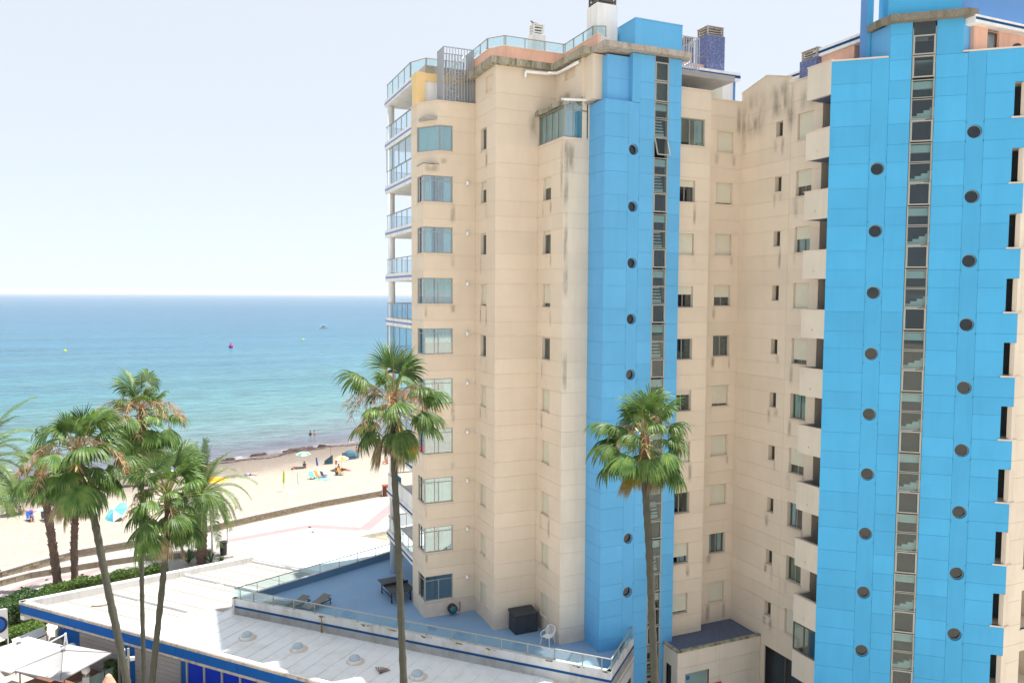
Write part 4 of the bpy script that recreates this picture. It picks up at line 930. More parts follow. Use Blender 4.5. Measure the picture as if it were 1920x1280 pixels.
# balconies in the corner
balz = [7.44 + 2.89 * k for k in range(-1, 9)]
for i, z in enumerate(balz):
    m = MB(); m.fbox(A8, 0, 1.5, -0.12, 0.0, z - 1.36, z); m.hexa([(28.722, 29.598), (29.6, 29.598), (29.6, 29.48), (28.722, 29.48)], z - 1.36, z)
    if z < 32: m.box(28.722, 30.4, 28.2, 29.47, z - 1.34, z - 1.2)
    b = obj('balcony', m, 'cream_b', RB)
    m = MB(); m.fbox(A8, -0.03, 1.5, -0.16, 0.03, z, z + 0.05); m.box(28.6, 29.62, 29.46, 29.63, z, z + .047); obj('coping', m, 'coping', b)
    m = MB(); m.tube([A8.P(0.75, 0, z - .98), A8.P(0.75, 0.07, z - 1.0)], 0.045, 8); obj('drain_spout', m, 'coping', b)
ztp = 33.66
m = MB(); m.fbox(A8, -0.0, 1.5, -0.12, 0.0, ztp - 1.55, ztp); m.box(28.722, 29.6, 29.5, 29.598, ztp - 1.55, ztp); m.box(28.73, 30.4, 28.1, 29.5, ztp - 1.55, ztp - 1.4); b = obj('balcony', m, 'cream_b', RB)
m = MB(); m.fbox(A8, -0.03, 1.53, -0.2, 0.03, ztp, ztp + 0.06); m.box(28.6, 29.62, 29.46, 29.63, ztp, ztp + .055); obj('coping', m, 'coping', b)
# deep, dim loggia behind the balconies
m = MB(); m.face([(29.6, 28.85, 0), (31.6, 28.85, 0), (31.6, 28.85, 32.2), (29.6, 28.85, 32.2)])
m2 = MB(); m2.box(30.5, 31.4, 27.7, 29.7, 0, 32.15); obj('loggia_back', m2, 'lobby', RB)
m2 = MB(); m2.box(29.62, 30.5, 29.56, 29.62, 3.3, 33.4); obj('loggia_side', m2, 'cream', RB)
for i in range(11): m = MB(); m.box(28.75, 30.5, 28.0, 29.45, 6.1 + 2.89 * (i - 1) - 0.02, 6.1 + 2.89 * (i - 1) + .02); obj('loggia_floor', m, 'deck_d', RB)
for i in range(10):
    z = 6.1 + 2.89 * i; m = MB(); m.box(30.4, 30.49, 28.4, 29.2, z + .03, z + 2.0); obj('loggia_door', m, 'bronze', RB)
m = MB(); m.box(28.63, 28.66, 28.13, 28.35, 15.4, 16.1); s_ = obj('notice_board', m, 'white_c', RB); m = MB(); m.box(28.62, 28.628, 28.18, 28.30, 15.55, 15.75); m.box(28.62, 28.628, 28.18, 28.30, 15.82, 15.95); obj('print', m, 'signblue', s_)
m = MB(); b = balz[0]; e = obj('glazing_frame', (lambda mb_: (mb_.fbox(A8, 0.02, 1.46, -0.05, 0, 4.66, 4.71), mb_.fbox(A8, 0.02, 1.46, -0.05, 0, 6.0, 6.06), mb_.fbox(A8, 0.02, .08, -0.05, 0, 4.71, 6.0), mb_.fbox(A8, .72, .78, -0.05, 0, 4.71, 6.0), mb_)[-1])(MB()), 'bronze', RB)
m = MB(); m.fbox(A8, .08, .72, -0.03, -0.02, 4.71, 6.0); obj('pane', m, 'glass', e); m = MB(); m.fbox(A8, .78, 1.44, -0.03, -0.02, 4.71, 6.0); obj('pane', m, 'glass', e)

# blue front
PR = 2.9
zc = zlist([31.70, 30.55, 32.52], PR, 0.0, 35.2)
nz = [(30.6, 32.15)] + [(27.72 - PR * k, 29.2 - PR * k) for k in range(0, 10)]
nz = [(30.62 - PR * k, 32.12 - PR * k) for k in range(11) if 30.62 - PR * k > 0.3]
zL = band(zc, 0, 33.6)
clad(C1, 0, 1.75, zL, [], [], 'blue', 'joint_b', RB, name='blue_panel')
clad(C1, 2.50, 3.42, band(zc, 0, 35.1), [], [], 'blue', 'joint_b', RB, name='blue_panel')
clad(C1, 4.42, 5.73, band(zc, 0, 33.55), [], [], 'blue', 'joint_b', RB, name='blue_panel')
clad(C1, 6.47, CL, zL, [], [(7.62, CL + 1, a, b) for a, b in nz], 'blue', 'joint_b', RB, name='blue_panel')
clad(C1, 4.42, 5.50, [33.56, 35.1], [], [], 'blue', 'joint_b', RB, name='blue_panel')
circL = [5.42 + 2.89 * k for k in range(9)]; circR = [6.76 + 2.91 * k for k in range(9)]
circle_column(C1, 1.75 + GAP, 2.50 - GAP, 0, 33.6, circL, 0.30, 'blue', RB)
circle_column(C1, 5.73 + GAP, 6.47 - GAP, 0, 33.6, circR, 0.305, 'blue', RB)
m = MB()
for u in (1.75, 2.45, 5.73, 6.42): m.fbox(C1, u, u + .05, -0.12, -0.029, 0, 33.55)
m.fbox(C1, 1.6, 2.6, -0.12, -0.03, 0, 4); obj('wall', m, 'joint_b', RB)
rowsR = [(33.62, 34.5, 'C'), (32.6, 33.57, 'C'), (31.68, 32.5, 'A'), (30.72, 31.62, 'B'), (29.7, 30.66, 'C')]
k = 0
while True:
    z = 29.63 - 2.89 * k
    if z < 1.5: break
    rowsR += [(z - .86, z, 'A'), (z - 1.76, z - .90, 'B'), (z - 2.82, z - 1.80, 'C')]; k += 1
stair_strip(C1, 3.47, 4.37, rowsR, RB, 'side', 'blue', 0.3)
m = MB(); m.fbox(C1, 3.47, 4.37, -0.06, -0.03, 34.5, 35.1); obj('strip_head', m, 'lobby', RB)
m = MB(); m.fbox(C1, -0.02, 2.44, -0.3, 0.04, 33.6, 33.67); m.fbox(C1, 5.5, CL + .02, -0.3, 0.04, 33.6, 33.67); obj('coping', m, 'coping', RB)
# corner loggias on the right edge: openings in both walls, sill and pale inner jamb
opD = [(0.0, 0.18, a, b) for a, b in nz] + [(1.15, 2.9, a - .35, b) for a, b in nz]
clad(D1, 0, 8.0, zlist([31.70, 30.55, 32.52], PR, 0, 33.6), [4.0], opD, 'cream_b', 'joint', RB)
for a, b in nz:
    m = MB(); reveal(m, C1, 7.62, CL - .02, a, b, 0, -0.9, 0, True, False); m.box(end[0] - .10, end[0] + .19, end[1] - .0, end[1] + 0.22, a, b)
    w = obj('corner_opening', m, 'cream_b', RB)
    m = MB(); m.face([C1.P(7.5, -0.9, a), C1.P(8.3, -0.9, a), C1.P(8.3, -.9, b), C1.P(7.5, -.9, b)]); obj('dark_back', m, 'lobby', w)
    m = MB(); m.fbox(C1, 7.52, CL + 0.05, -0.15, 0.05, a - .07, a); m.fbox(D1, -.03, .30, -.1, .05, a - .068, a - .002); obj('sill', m, 'coping', w)
    m = MB(); reveal(m, D1, 1.15, 2.9, a - .35, b, 0, -1.2, 0, back=True); w = obj('loggia', m, 'cream_b', RB)
    m = MB(); m.fbox(D1, 1.1, 2.95, -.1, .05, a - .42, a - .35); obj('sill', m, 'coping', w)
# right tower core, roof and upper works
m = MB(); c0, c1_, c2, c3 = C1.P(0.0, -2.4, 0), C1.P(7.2, -1.3, 0), (end[0] + 0.5, end[1] + 1.3), (46, 24.3)
m.hexa([(30.4, 35.5), (30.4, 28.9), (31.6, 28.0), c1_[:2], c2, c3, (46, 52), (30.4, 52)], 0, 33.3); obj('core', m, 'room', RB)
m = MB(); m.hexa([(29.65, 35.5), (29.65, 28.9), C1.P(0.1, -0.15, 0)[:2], C1.P(CL - .2, -0.15, 0)[:2], (46, 23.3), (46, 52), (29.65, 52)], 33.3, 33.4); obj('roof_slab', m, 'gravelroof', RB)
m = MB(); m.box(29.6, 29.7, 35.6, 52, 0, 33.4); m.box(29.6, 46, 52, 52.1, 0, 33.4); obj('rear_wall', m, 'cream', RB)
# attic storey of the stair bay, stone cornice
def cp(u, d): return C1.P(u, d, 0)[:2]
m = MB(); m.hexa([cp(2.44, 0.0), cp(2.44, -0.14), cp(1.85, -1.2), cp(1.55, -2.4), cp(6.3, -2.4), cp(6.3, -1.0), cp(5.5, -0.14), cp(5.5, 0.0), cp(5.45, -.14), cp(4.5, -.14), cp(4.5, -2.0), cp(3.3, -2.0), cp(3.3, -.14), cp(2.5, -.14)], 33.56, 35.1)
for poly in ([cp(2.51, -0.03), cp(2.51, -0.3), cp(1.55, -1.9), cp(1.5, -1.6)], [cp(5.5, -0.02), cp(6.35, -0.9), cp(6.35, -1.1), cp(5.5, -0.3)]):
    att = MB(); att.hexa(poly, 33.56, 35.1); obj('attic_side', att, 'blue_l', RB)
ring('cornice', [cp(1.5, -1.3), cp(1.9, -0.35), cp(2.42, 0.38), cp(5.6, 0.38), cp(6.05, 0.1)], 35.10, 35.42, 0.7, 'cornice_d', RB)
m = MB(); m.hexa([cp(2.2, -0.2), cp(5.8, -0.2), cp(6.4, -1.5), cp(6.4, -4), cp(1.6, -4), cp(1.6, -1.6)], 35.1, 35.3); obj('upper_roof', m, 'gravelroof', RB)
m = MB(); m.hexa([cp(2.4, -0.25), cp(5.45, -0.25), cp(5.45, -3), cp(2.4, -3)], 35.3, 37.4); obj('lift_housing', m, 'blue', RB)
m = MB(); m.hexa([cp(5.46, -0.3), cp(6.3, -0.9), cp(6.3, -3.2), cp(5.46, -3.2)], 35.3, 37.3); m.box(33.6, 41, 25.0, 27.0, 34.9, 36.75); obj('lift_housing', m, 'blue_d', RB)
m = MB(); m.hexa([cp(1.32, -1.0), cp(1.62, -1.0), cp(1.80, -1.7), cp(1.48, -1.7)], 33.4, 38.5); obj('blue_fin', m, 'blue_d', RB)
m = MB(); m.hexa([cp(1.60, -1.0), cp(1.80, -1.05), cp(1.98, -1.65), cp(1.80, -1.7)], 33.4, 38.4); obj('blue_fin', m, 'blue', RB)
# pink attic rooms with striped white eaves
def eave(pts, zb, zt, parent, w=0.8):
    m = MB(); P = pts
    h = zt - zb
    for i in range(len(P) - 1):
        d = Vector((P[i + 1][0] - P[i][0], P[i + 1][1] - P[i][1])).normalized(); n = (-d.y * w, d.x * w)
        m.hexa([P[i], P[i + 1], (P[i + 1][0] + n[0], P[i + 1][1] + n[1]), (P[i][0] + n[0], P[i][1] + n[1])], zb, zt)
    e = obj('eave', m, 'white', parent)
    m = MB()
    for i in range(len(P) - 1):
        d = Vector((P[i + 1][0] - P[i][0], P[i + 1][1] - P[i][1])).normalized(); n = (d.y * 0.015, -d.x * 0.015)
        m.hexa([(P[i][0] + n[0], P[i][1] + n[1]), (P[i + 1][0] + n[0], P[i + 1][1] + n[1]), P[i + 1], P[i]], zb + h * .38, zb + h * .68)
    obj('stripe', m, 'stripe', e)
m = MB(); m.box(30.7, 34.0, 28.75, 31.0, 33.4, 34.9); o = obj('attic_wall', m, 'pink', RB)
m = MB(); m.box(30.85, 30.95, 30.95, 31.1, 33.4, 34.85); m.box(30.9, 31.2, 31.0, 31.3, 33.4, 34.85); obj('attic_wall', m, 'blue_d', RB)
eave([(30.55, 31.3), (30.55, 28.0)], 34.84, 35.25, RB)
eave([(30.6, 33.2), (30.6, 31.9)], 34.16, 34.5, RB)
eave([(32.95, 24.1), (40, 24.1)], 34.8, 35.15, RB)
m = MB(); m.box(33.35, 34.25, 24.45, 26.0, 33.4, 34.8); m.box(35.05, 40, 24.5, 26.0, 33.4, 34.8); m.box(34.2, 35.1, 24.8, 25.2, 33.4, 34.8); obj('attic_wall', m, 'pink', RB)
FW = Fac(34.25, 24.46, 0); window(FW, 0.0, 0.82, 33.45, 34.72, RB, leaves=1, dep=0.1, frame='bronze', sill=False, wallmat='pink')
m = MB(); m.tube([(36.4, 24.52, 34.0), (36.4, 24.44, 34.0)], 0.42, 24); obj('round_window', m, 'lobby', RB)
chimney('chimney', (30.9, 31.45, 33.4), 1.0, 1.2, 1.45, 0.5, 'mosaic', 'cornice2', 'short blue mosaic chimney at the left edge of the right tower roof')
# penthouse right of the left tower
PH = empty('penthouse', (30, 40, 32.6), 'white roof penthouse with blue striped eave and blind window behind the cage', 'penthouse')
m = MB(); m.box(27.3, 31.0, 38.12, 44, 32.6, 35.5); obj('wall', m, 'white', PH)
m = MB(); m.box(27.2, 31.45, 38.0, 44, 35.45, 35.92); e = obj('eave', m, 'white', PH); m = MB(); m.box(27.2, 31.45, 37.985, 38.0, 35.6, 35.76); obj('stripe', m, 'stripe', e)
m = MB(); m.box(27.0, 29.55, 38.7, 41, 35.92, 36.35); obj('parapet', m, 'pinktop', PH)
w_ = Fac(28.9, 38.12, 0); m = MB(); m.fbox(w_, 0.05, 1.3, 0, 0.03, 33.6, 35.2); obj('shutter', m, 'shutter', PH)
m = MB(); m.box(31.0, 31.25, 38.2, 38.6, 33.5, 35.45); obj('pillar', m, 'blue_d', PH)
m = MB(); m.bar((27.0, 38.75, 36.9), (29.9, 38.75, 36.8), .04); m.bar((29.9, 38.75, 36.8), (29.9, 38.75, 36.0), .04); obj('handrail', m, 'alu', PH)
chimney('chimney', (29.95, 39.0, 35.92), 1.3, 1.1, 2.15, 0.55, 'mosaic', 'cornice2', 'tall blue mosaic chimney with slatted cap on the white penthouse')
chimney('chimney', (29.3, 40.6, 35.92), 0.75, 0.8, 1.9, 0.6, 'mosaic', 'cornice2', 'slimmer blue mosaic chimney behind the steel cage')

# ================================================================ ANNEX between the towers
AX = empty('annex', (26.7, 34.0, 0), 'low cream entrance block with slate blue flat roof between the towers', 'annex')
ax = [(24.05, 33.05), (29.58, 33.05), (29.58, 35.58), (24.05, 35.58)]
zx = 3.67
FX = Fac(24.05, 33.05, 0); FXs = Fac(24.05, 34.36, -90)
clad(FX, 0, 5.53, [0, 0.9, 1.9, 2.8, zx + .02], [2.76], [(0.5, 2.05, 0, 2.45)], 'cream_b', 'joint', AX)
clad(FXs, 0, 1.31, [0, 1.2, 2.5, zx + .02], [], [(0.30, 0.75, 0, 2.75)], 'cream_b', 'joint', AX)
m = MB(); m.box(24.2, 29.55, 33.2, 35.55, zx - .12, zx); obj('roof_deck', m, 'deck_d', AX)
m = MB(); m.box(24.0, 29.58, 33.0, 33.2, zx + .02, zx + .11); m.box(24.0, 24.2, 33.2, 34.38, zx + .02, zx + .108); obj('coping', m, 'cornice', AX)
m = MB(); reveal(m, FX, 0.5, 2.05, 0, 2.45, 0, -0.2, 0); m.face([FX.P(.5, -.2, 0), FX.P(2.05, -.2, 0), FX.P(2.05, -.2, 2.45), FX.P(.5, -.2, 2.45)], 1); d_ = obj('door', m, ['cream_b', 'fencegrn'], AX)
m = MB(); m.fbox(FX, .72, .92, -0.2, -0.17, 2.0, 2.2); obj('sign_plate', m, 'signblue', d_)
m = MB(); reveal(m, FXs, 0.30, 0.75, 0, 2.75, 0, -0.5, 0, back=True); obj('side_opening', m, 'lobby', AX)
t = empty('awning_sign', (26.3, 32.9, 2.2), 'small red sign fixed on the annex wall by the door', 'sign'); m = MB(); m.fbox(FX, 2.25, 2.85, 0.01, 0.10, 1.45, 1.60); obj('board', m, 'red', t)

# ================================================================ RAISED TERRACE with parapet and glass rail
T0, T1, T2 = (2.77, 48.35), (19.05, 31.55), (22.15, 34.38)
T3, T4 = (13.6, 53.05), (16.5, 54.3)
TR = empty('raised_terrace', (10, 42, 0), 'raised blue grey terrace with white parapet, blue stripe and glass railing', 'terrace')
m = MB(); tp = [T0, T1, T2, (22.15, 54.3), T4]
m.hexa(tp, 0.0, 3.88, 0, 1); obj('deck', m, ['offwhite', 'deck'], TR)
def inset_line(a, b, w):
    d = Vector((b[0] - a[0], b[1] - a[1])).normalized(); n = (-d.y * w, d.x * w)
    return (a[0] + n[0], a[1] + n[1]), (b[0] + n[0], b[1] + n[1])
def para(a, b, inm, name='parapet', w=0.22, ext=0.0):
    d = Vector((b[0] - a[0], b[1] - a[1])).normalized(); n = (-d.y * w, d.x * w)
    a_ = (a[0] + d.x * ext, a[1] + d.y * ext)
    m = MB(); m.hexa([a_, b, (b[0] + n[0], b[1] + n[1]), (a_[0] + n[0], a_[1] + n[1])], 3.0, 4.35, 0)
    m2 = MB(); m2.hexa([(a_[0] + n[0], a_[1] + n[1]), (b[0] + n[0], b[1] + n[1]), (b[0] + n[0] * 1.08, b[1] + n[1] * 1.08), (a_[0] + n[0] * 1.08, a_[1] + n[1] * 1.08)], 3.88, 4.33)
    p = obj(name, m, 'offwhite', TR); obj('inner_face', m2, inm, p)
    s = MB(); o = (d.y * 0.02, -d.x * 0.02); s.hexa([(a_[0] + o[0], a_[1] + o[1]), (b[0] + o[0], b[1] + o[1]), b, a_], 3.80, 3.92); obj('stripe', s, 'stripe', p)
    g = MB(); g.hexa([(a_[0] + o[0] * 2, a_[1] + o[1] * 2), (b[0] + o[0] * 2, b[1] + o[1] * 2), b, a_], 3.2, 3.33); obj('base_flashing', g, 'coping', p)
    return p
p1 = para(T0, T1, 'parapet_in'); para(T1, T2, 'parapet_in'); 
m = MB(); d = Vector((T4[0] - T0[0], T4[1] - T0[1])).normalized(); n = (d.y * .22, -d.x * .22)
m.hexa([T0, T4, (T4[0] + n[0], T4[1] + n[1]), (T0[0] + n[0], T0[1] + n[1])], 3.0, 4.35); ps = obj('parapet', m, 'offwhite', TR)
m = MB(); m.hexa([(T0[0] + n[0] * 1.0 + .3, T0[1] + n[1]+.12), (T4[0] + n[0], T4[1] + n[1]), (T4[0] + n[0] * 1.1, T4[1] + n[1] * 1.1), (T0[0] + n[0] * 1.1 + .3, T0[1] + n[1] * 1.1+.12)], 3.88, 4.33); obj('inner_face', m, 'parapet_in', ps)
def off(a, b, w):
    d = Vector((b[0] - a[0], b[1] - a[1])).normalized(); return (a[0] - d.y * w, a[1] + d.x * w), (b[0] - d.y * w, b[1] + d.x * w)
r1 = off(T0, T1, 0.10); r2 = off(T1, T2, 0.10)
rail(TR, [(T0[0] + .14, T0[1] - 0.02), (r1[1][0] - 0.0, r1[1][1] + .03), (T2[0] - .12, T2[1] - .02)], 4.35, 0.56, 1.5, handmat='alu_w')
rail(TR, [(T0[0] + .14, T0[1] - 0.02), (T4[0] + .06, T4[1] - .16)], 4.35, 0.56, 1.5, gl=True, gmat='rglass')
# rust and moss marks where posts weep over the parapet
rnd = random.Random(5); st = MB(); dT = Vector((T1[0] - T0[0], T1[1] - T0[1])); LT = dT.length; dT.normalize(); nT = (dT.y, -dT.x)
for s in (6.5, 9.2, 9.5, 11.1, 13.2, 15.2, 16.9, 20.2, 21.8, 23.1):
    c = (T0[0] + dT.x * s + nT[0] * .026, T0[1] + dT.y * s + nT[1] * .026)
    for q_ in range(9):
        o_ = rnd.gauss(0, .13); w = rnd.uniform(.02, .09); h = rnd.uniform(.02, .06); zc_ = 4.315 - abs(rnd.gauss(0, .035))
        st.face([(c[0] + dT.x * (o_ + w * cos(a)), c[1] + dT.y * (o_ + w * cos(a)), zc_ + h * .6 * sin(a)) for a in [2 * pi * i / 7 for i in range(7)]])
st.face([(T0[0] + dT.x * 6.47 + nT[0] * .027, T0[1] + dT.y * 6.47 + nT[1] * .027, 4.25), (T0[0] + dT.x * 6.44 + nT[0] * .05, T0[1] + dT.y * 6.44 + nT[1] * .05, 3.36), (T0[0] + dT.x * 6.58 + nT[0] * .05, T0[1] + dT.y * 6.58 + nT[1] * .05, 3.34), (T0[0] + dT.x * 6.50 + nT[0] * .027, T0[1] + dT.y * 6.50 + nT[1] * .027, 4.25)])
obj('rust_marks', st, 'rust', TR)
m = MB()
for s in (1.0, 2.5): 
    F_ = Fac(T1[0], T1[1], 42.5); m.fbox(F_, s, s + 1.1, 0.0, 0.04, 1.2, 2.4)
obj('side_window', m, 'lobby', TR)

# things on the terrace
def lounger(x, y, rz, label):
    t = empty('sun_lounger', (x, y, 3.88), label, 'sun lounger', 'sun loungers on the blue terrace'); t.rotation_euler = (0, 0, rz); ORG[t.name] = (0, 0, 0)
    m = MB(); m.bar((-.95, -.32, .30), (.98, -.32, .30), .05); m.bar((-.95, .32, .30), (.98, .32, .30), .05); m.bar((-.95, -.32, .30), (-.95, .32, .30), .05); m.bar((.98, -.32, .30), (.98, .32, .30), .05); obj('frame', m, 'dark', t)
    for lx in (-.8, .85):
        for ly in (-.32, .32): m = MB(); m.bar((lx, ly, .29), (lx + (.05 if lx > 0 else -.05), ly, 0), .045); obj('leg', m, 'dark', t)
    m = MB(); m.hexa([(-.93, -.30), (.30, -.30), (.30, .30), (-.93, .30)], .32, .345); obj('seat', m, 'sling', t)
    m = MB(); m.hexa([(.30, -.30), (1.0, -.30), (1.0, .30), (.30, .30)], [.32, .50, .50, .32], [.345, .53, .53, .345]); obj('backrest', m, 'sling', t)
lounger(6.15, 46.3, radians(38), 'taupe sling sun lounger on the blue terrace, the one nearer the pointed corner')
lounger(7.35, 46.0, radians(38), 'taupe sling sun lounger on the blue terrace, the one further from the pointed corner')
lounger(5.3, 46.9, radians(-48), 'sun lounger folded flat in the pointed corner of the blue terrace')
t = empty('table_tennis_table', (12.2, 45.9, 3.88), 'dark folding table tennis table on wheels beside the cream tower', 'table'); t.rotation_euler = (0, 0, radians(5)); ORG[t.name] = (0, 0, 0)
m = MB(); m.box(-.75, .75, -1.3, -.02, .74, .78); m.box(-.75, .75, .02, 1.3, .74, .78); obj('tabletop', m, 'dark', t)
for lx in (-.6, .6):
    for ly in (-.9, .9):
        m = MB(); m.bar((lx, ly, .74), (lx, ly, .08), .06); l = obj('leg', m, 'black', t)
        m = MB(); m.tube([(lx - .03, ly, .08), (lx + .03, ly, .08)], .085, 12); obj('wheel', m, 'black', l)
m = MB(); m.bar((-.6, -.9, .35), (-.6, .9, .35), .04); m.bar((.6, -.9, .35), (.6, .9, .35), .04); obj('brace', m, 'black', t)
m = MB(); m.box(-.8, .8, -.012, .012, .78, .92); obj('net', m, 'black', t)
t = empty('storage_box', (17.55, 38.45, 3.88), 'dark grey plastic garden storage box standing against the cream tower', 'storage box'); ORG[t.name] = (0, 0, 0)
m = MB(); m.box(-.72, .62, -.45, .45, 0, 1.02); obj('body', m, 'dark', t)
m = MB(); m.hexa([(-.76, -.49), (.66, -.49), (.66, .49), (-.76, .49)], 1.03, [1.07, 1.07, 1.16, 1.16]); obj('lid', m, 'dark', t)
for a, b in ((-.70, -.06), (-.04, .60)): m = MB(); m.box(a, b, -.475, -.452, .05, .96); m.box(a + .05, b - .05, -.482, -.476, .12, .9); d_ = obj('door', m, 'dark', t)
t = empty('plastic_chair', (18.0, 36.35, 3.88), 'white plastic garden chair on the terrace beside the dark storage box', 'chair'); t.rotation_euler = (0, 0, radians(-60)); ORG[t.name] = (0, 0, 0)
m = MB(); m.hexa([(-.25, -.24), (.25, -.24), (.22, .24), (-.22, .24)], .42, .45); obj('seat', m, 'plastic_w', t)
for i in range(5): m = MB(); m.bar((-.18 + i * .09, .23, .44), (-.20 + i * .10, .36, .84), .045, .015); obj('back_slat', m, 'plastic_w', t)
m = MB(); m.tube([(-.26, .2, .44), (-.27, .33, .80), (-.2, .38, .88), (0, .40, .91), (.2, .38, .88), (.27, .33, .80), (.26, .2, .44)], .022, 6); obj('back_frame', m, 'plastic_w', t)
for s in (-1, 1): m = MB(); m.tube([(s * .28, .33, .66), (s * .31, .0, .66), (s * .29, -.25, .62), (s * .27, -.26, .44)], .024, 6); obj('armrest', m, 'plastic_w', t)
for sx in (-1, 1):
    for sy in (-1, 1): m = MB(); m.bar((sx * .23, sy * .22, .43), (sx * .29, sy * .28, 0), .05, .035); obj('leg', m, 'plastic_w', t)
t = empty('hose_reel', (14.65, 42.02, 4.2), 'teal and black hose reel mounted on the cream wall below the bay window', 'hose reel')
m = MB(); m.tube([(14.50, 42.0, 4.28), (14.50, 41.72, 4.28)], 0.27, 18); obj('drum', m, 'black', t, True)
m = MB(); m.tube([(14.50, 41.715, 4.28), (14.50, 41.68, 4.28)], 0.20, 18); m.tube([(14.5, 41.68, 4.28), (14.5, 41.6, 4.28)], .05, 8); obj('hub', m, 'teal', t, True)
m = MB(); m.tube([(14.75, 41.85, 4.2), (14.95, 41.9, 4.05), (15.02, 42.0, 4.3), (15.02, 42.05, 4.55)], 0.02, 6); obj('hose', m, 'black', t)

# ================================================================ LOW BEACH FRONT BUILDING
K0 = (-9.09, 54.45); ED = Vector((12.49, -14.15)).normalized(); DD = Vector((24.3, 5.55)).normalized(); EN = Vector((ED.y, -ED.x))
LW = empty('beach_bar_building', (0, 48, 0), 'low white roofed beach bar building with cobalt blue fascia and roller doors', 'building')
def kp(e, d): return (K0[0] + ED.x * e + DD.x * d, K0[1] + ED.y * e + DD.y * d)
m = MB(); m.hexa([kp(1.0, 1.5), kp(33, 1.5), (18.7, 31.6), (20.5, 50), kp(1.0, 31)], 0.0, 3.15); obj('body', m, 'offwhite', LW)
secs = [(0.0, 4.6, 3.25, 'flatroof'), (4.6, 9.4, 3.30, 'flatroof'), (9.4, 14.0, 3.34, 'flatroof'), (14.0, 22.0, 3.62, 'metalroof'), (22.0, 31.0, 3.40, 'flatroof_y')]
for i, (a, b, z, mt) in enumerate(secs):
    n = 6
    for j in range(n):      # roof sheets of each section, laid with small steps
        c0, c1_ = a + (b - a) * j / n, a + (b - a) * (j + 1) / n; e1 = 13.0 - max(0, 4 - i * 1.5) if i else 9.6
        m = MB(); dz = 0.012 * (j % 2)
        m.hexa([kp(.1, c0 + .012), kp(e1 if i else 9.7 + c0 * 0.6, c0 + .012), kp(e1 if i else 9.7 + c1_ * 0.6, c1_ - .012), kp(.1, c1_ - .012)], 3.18, z + dz); obj('roof_sheet', m, mt, LW)
    m = MB(); m.hexa([kp(.1, b - .08), kp(3.3, b - .08), kp(3.3, b + .06), kp(.1, b + .06)], 3.2, z + 0.16); m.hexa([kp(3.9, b - .08), kp(8.5, b - .08), kp(8.5, b + .06), kp(3.9, b + .06)], 3.2, z + 0.16)
    obj('roof_ridge', m, 'metalroof', LW)
# ribbed metal roof between the fascia and the terrace wall
for i in range(26):
    e0 = 9.0 + i * 0.92; e1 = e0 + 0.90
    m = MB(); A = kp(e0, 0.0); B = kp(e1, 0.0); nn_ = (-EN.x, -EN.y)
    def inn(P, w): return (P[0] + nn_[0] * w, P[1] + nn_[1] * w)
    L0 = 3.0 + 0.9 * min(i, 3) if i < 3 else 7.6
    m.hexa([inn(A, .12), inn(B, .12), inn(B, L0), inn(A, L0)], 3.2, 3.37 + .0 * i); 
    m.hexa([inn(A, .12), inn((A[0] + ED.x * .05, A[1] + ED.y * .05), .12), inn((A[0] + ED.x * .05, A[1] + ED.y * .05), L0), inn(A, L0)], 3.37, 3.41)
    obj('roof_sheet', m, 'metalroof', LW)
rp = random.Random(4)
for x_, y_ in ((-1.2, 47.9), (-2.0, 48.6), (4.8, 57.5), (1.5, 55.2), (-4.6, 53.2), (7.5, 57.0)):
    m = MB(); w_ = rp.uniform(.2, .6); m.hexa([(x_ + w_ * rp.uniform(.7, 1) * cos(a), y_ + w_ * .6 * rp.uniform(.7, 1) * sin(a)) for a in [2 * pi * k_ / 9 for k_ in range(9)]], 3.3, 3.375 if x_ < 2 else 3.40); obj('roof_patch', m, 'coping', LW)
# parapet on the sea side, in long painted lengths
for i in range(7):
    a, b = i * 4.5, i * 4.5 + 4.46
    m = MB(); m.hexa([kp(0, a), kp(0, b), kp(.32, b), kp(.32, a)], 2.6, 3.75); obj('parapet', m, 'white', LW)
m = MB(); m.hexa([kp(0, -0.02), kp(0, 31.4), kp(-.06, 31.4), kp(-.06, -.02)], 3.6, 3.76); obj('drip_edge', m, 'white', LW)
# fascia on the street side
FE = Fac(K0[0], K0[1], math.degrees(atan2(ED.y, ED.x)))
m = MB(); m.fbox(FE, 0, 40, -0.25, 0.0, 3.55, 3.75); obj('roof_edge', m, 'white', LW)
m = MB(); m.fbox(FE, -.03, 40, -0.0, 0.05, 3.56, 3.70); obj('weathered_edge', m, 'cornice2', LW)
for i in range(9): m = MB(); m.fbox(FE, i * 4.4 + .01, i * 4.4 + 4.39, -0.2, 0.02, 3.02, 3.56); obj('fascia_panel', m, 'fascia', LW)
m = MB(); m.fbox(FE, 0.0, 40, -0.2, 0.0, 2.86, 3.02); obj('soffit_band', m, 'cornice2', LW)
m = MB(); m.fbox(FE, 0.0, 40, -0.7, -0.3, 2.78, 2.86); obj('soffit', m, 'offwhite', LW)
m = MB(); m.fbox(FE, 2.6, 40, -0.9, -0.6, 0, 2.8); obj('front_wall', m, 'fascia', LW)
for a, b in ((4.6, 8.2), (9.3, 12.9)):
    n = 9
    for i in range(n): z0, z1 = 0.1 + 2.35 * i / n, 0.1 + 2.35 * (i + 1) / n; m = MB(); m.fbox(FE, a, b, -0.6, -0.57, z0 + .008, z1 - .008); obj('roller_slat', m, 'greyshut', LW)
for i in range(12):
    a = 13.55 + i * 1.28; m = MB(); m.fbox(FE, a, a + 1.16, -0.6, -0.5, 0.9, 2.72); obj('window_panel', m, 'royal', LW)
    m = MB(); m.fbox(FE, a - .12, a, -0.6, -0.44, 0.7, 2.76); obj('mullion', m, 'alu_w', LW)
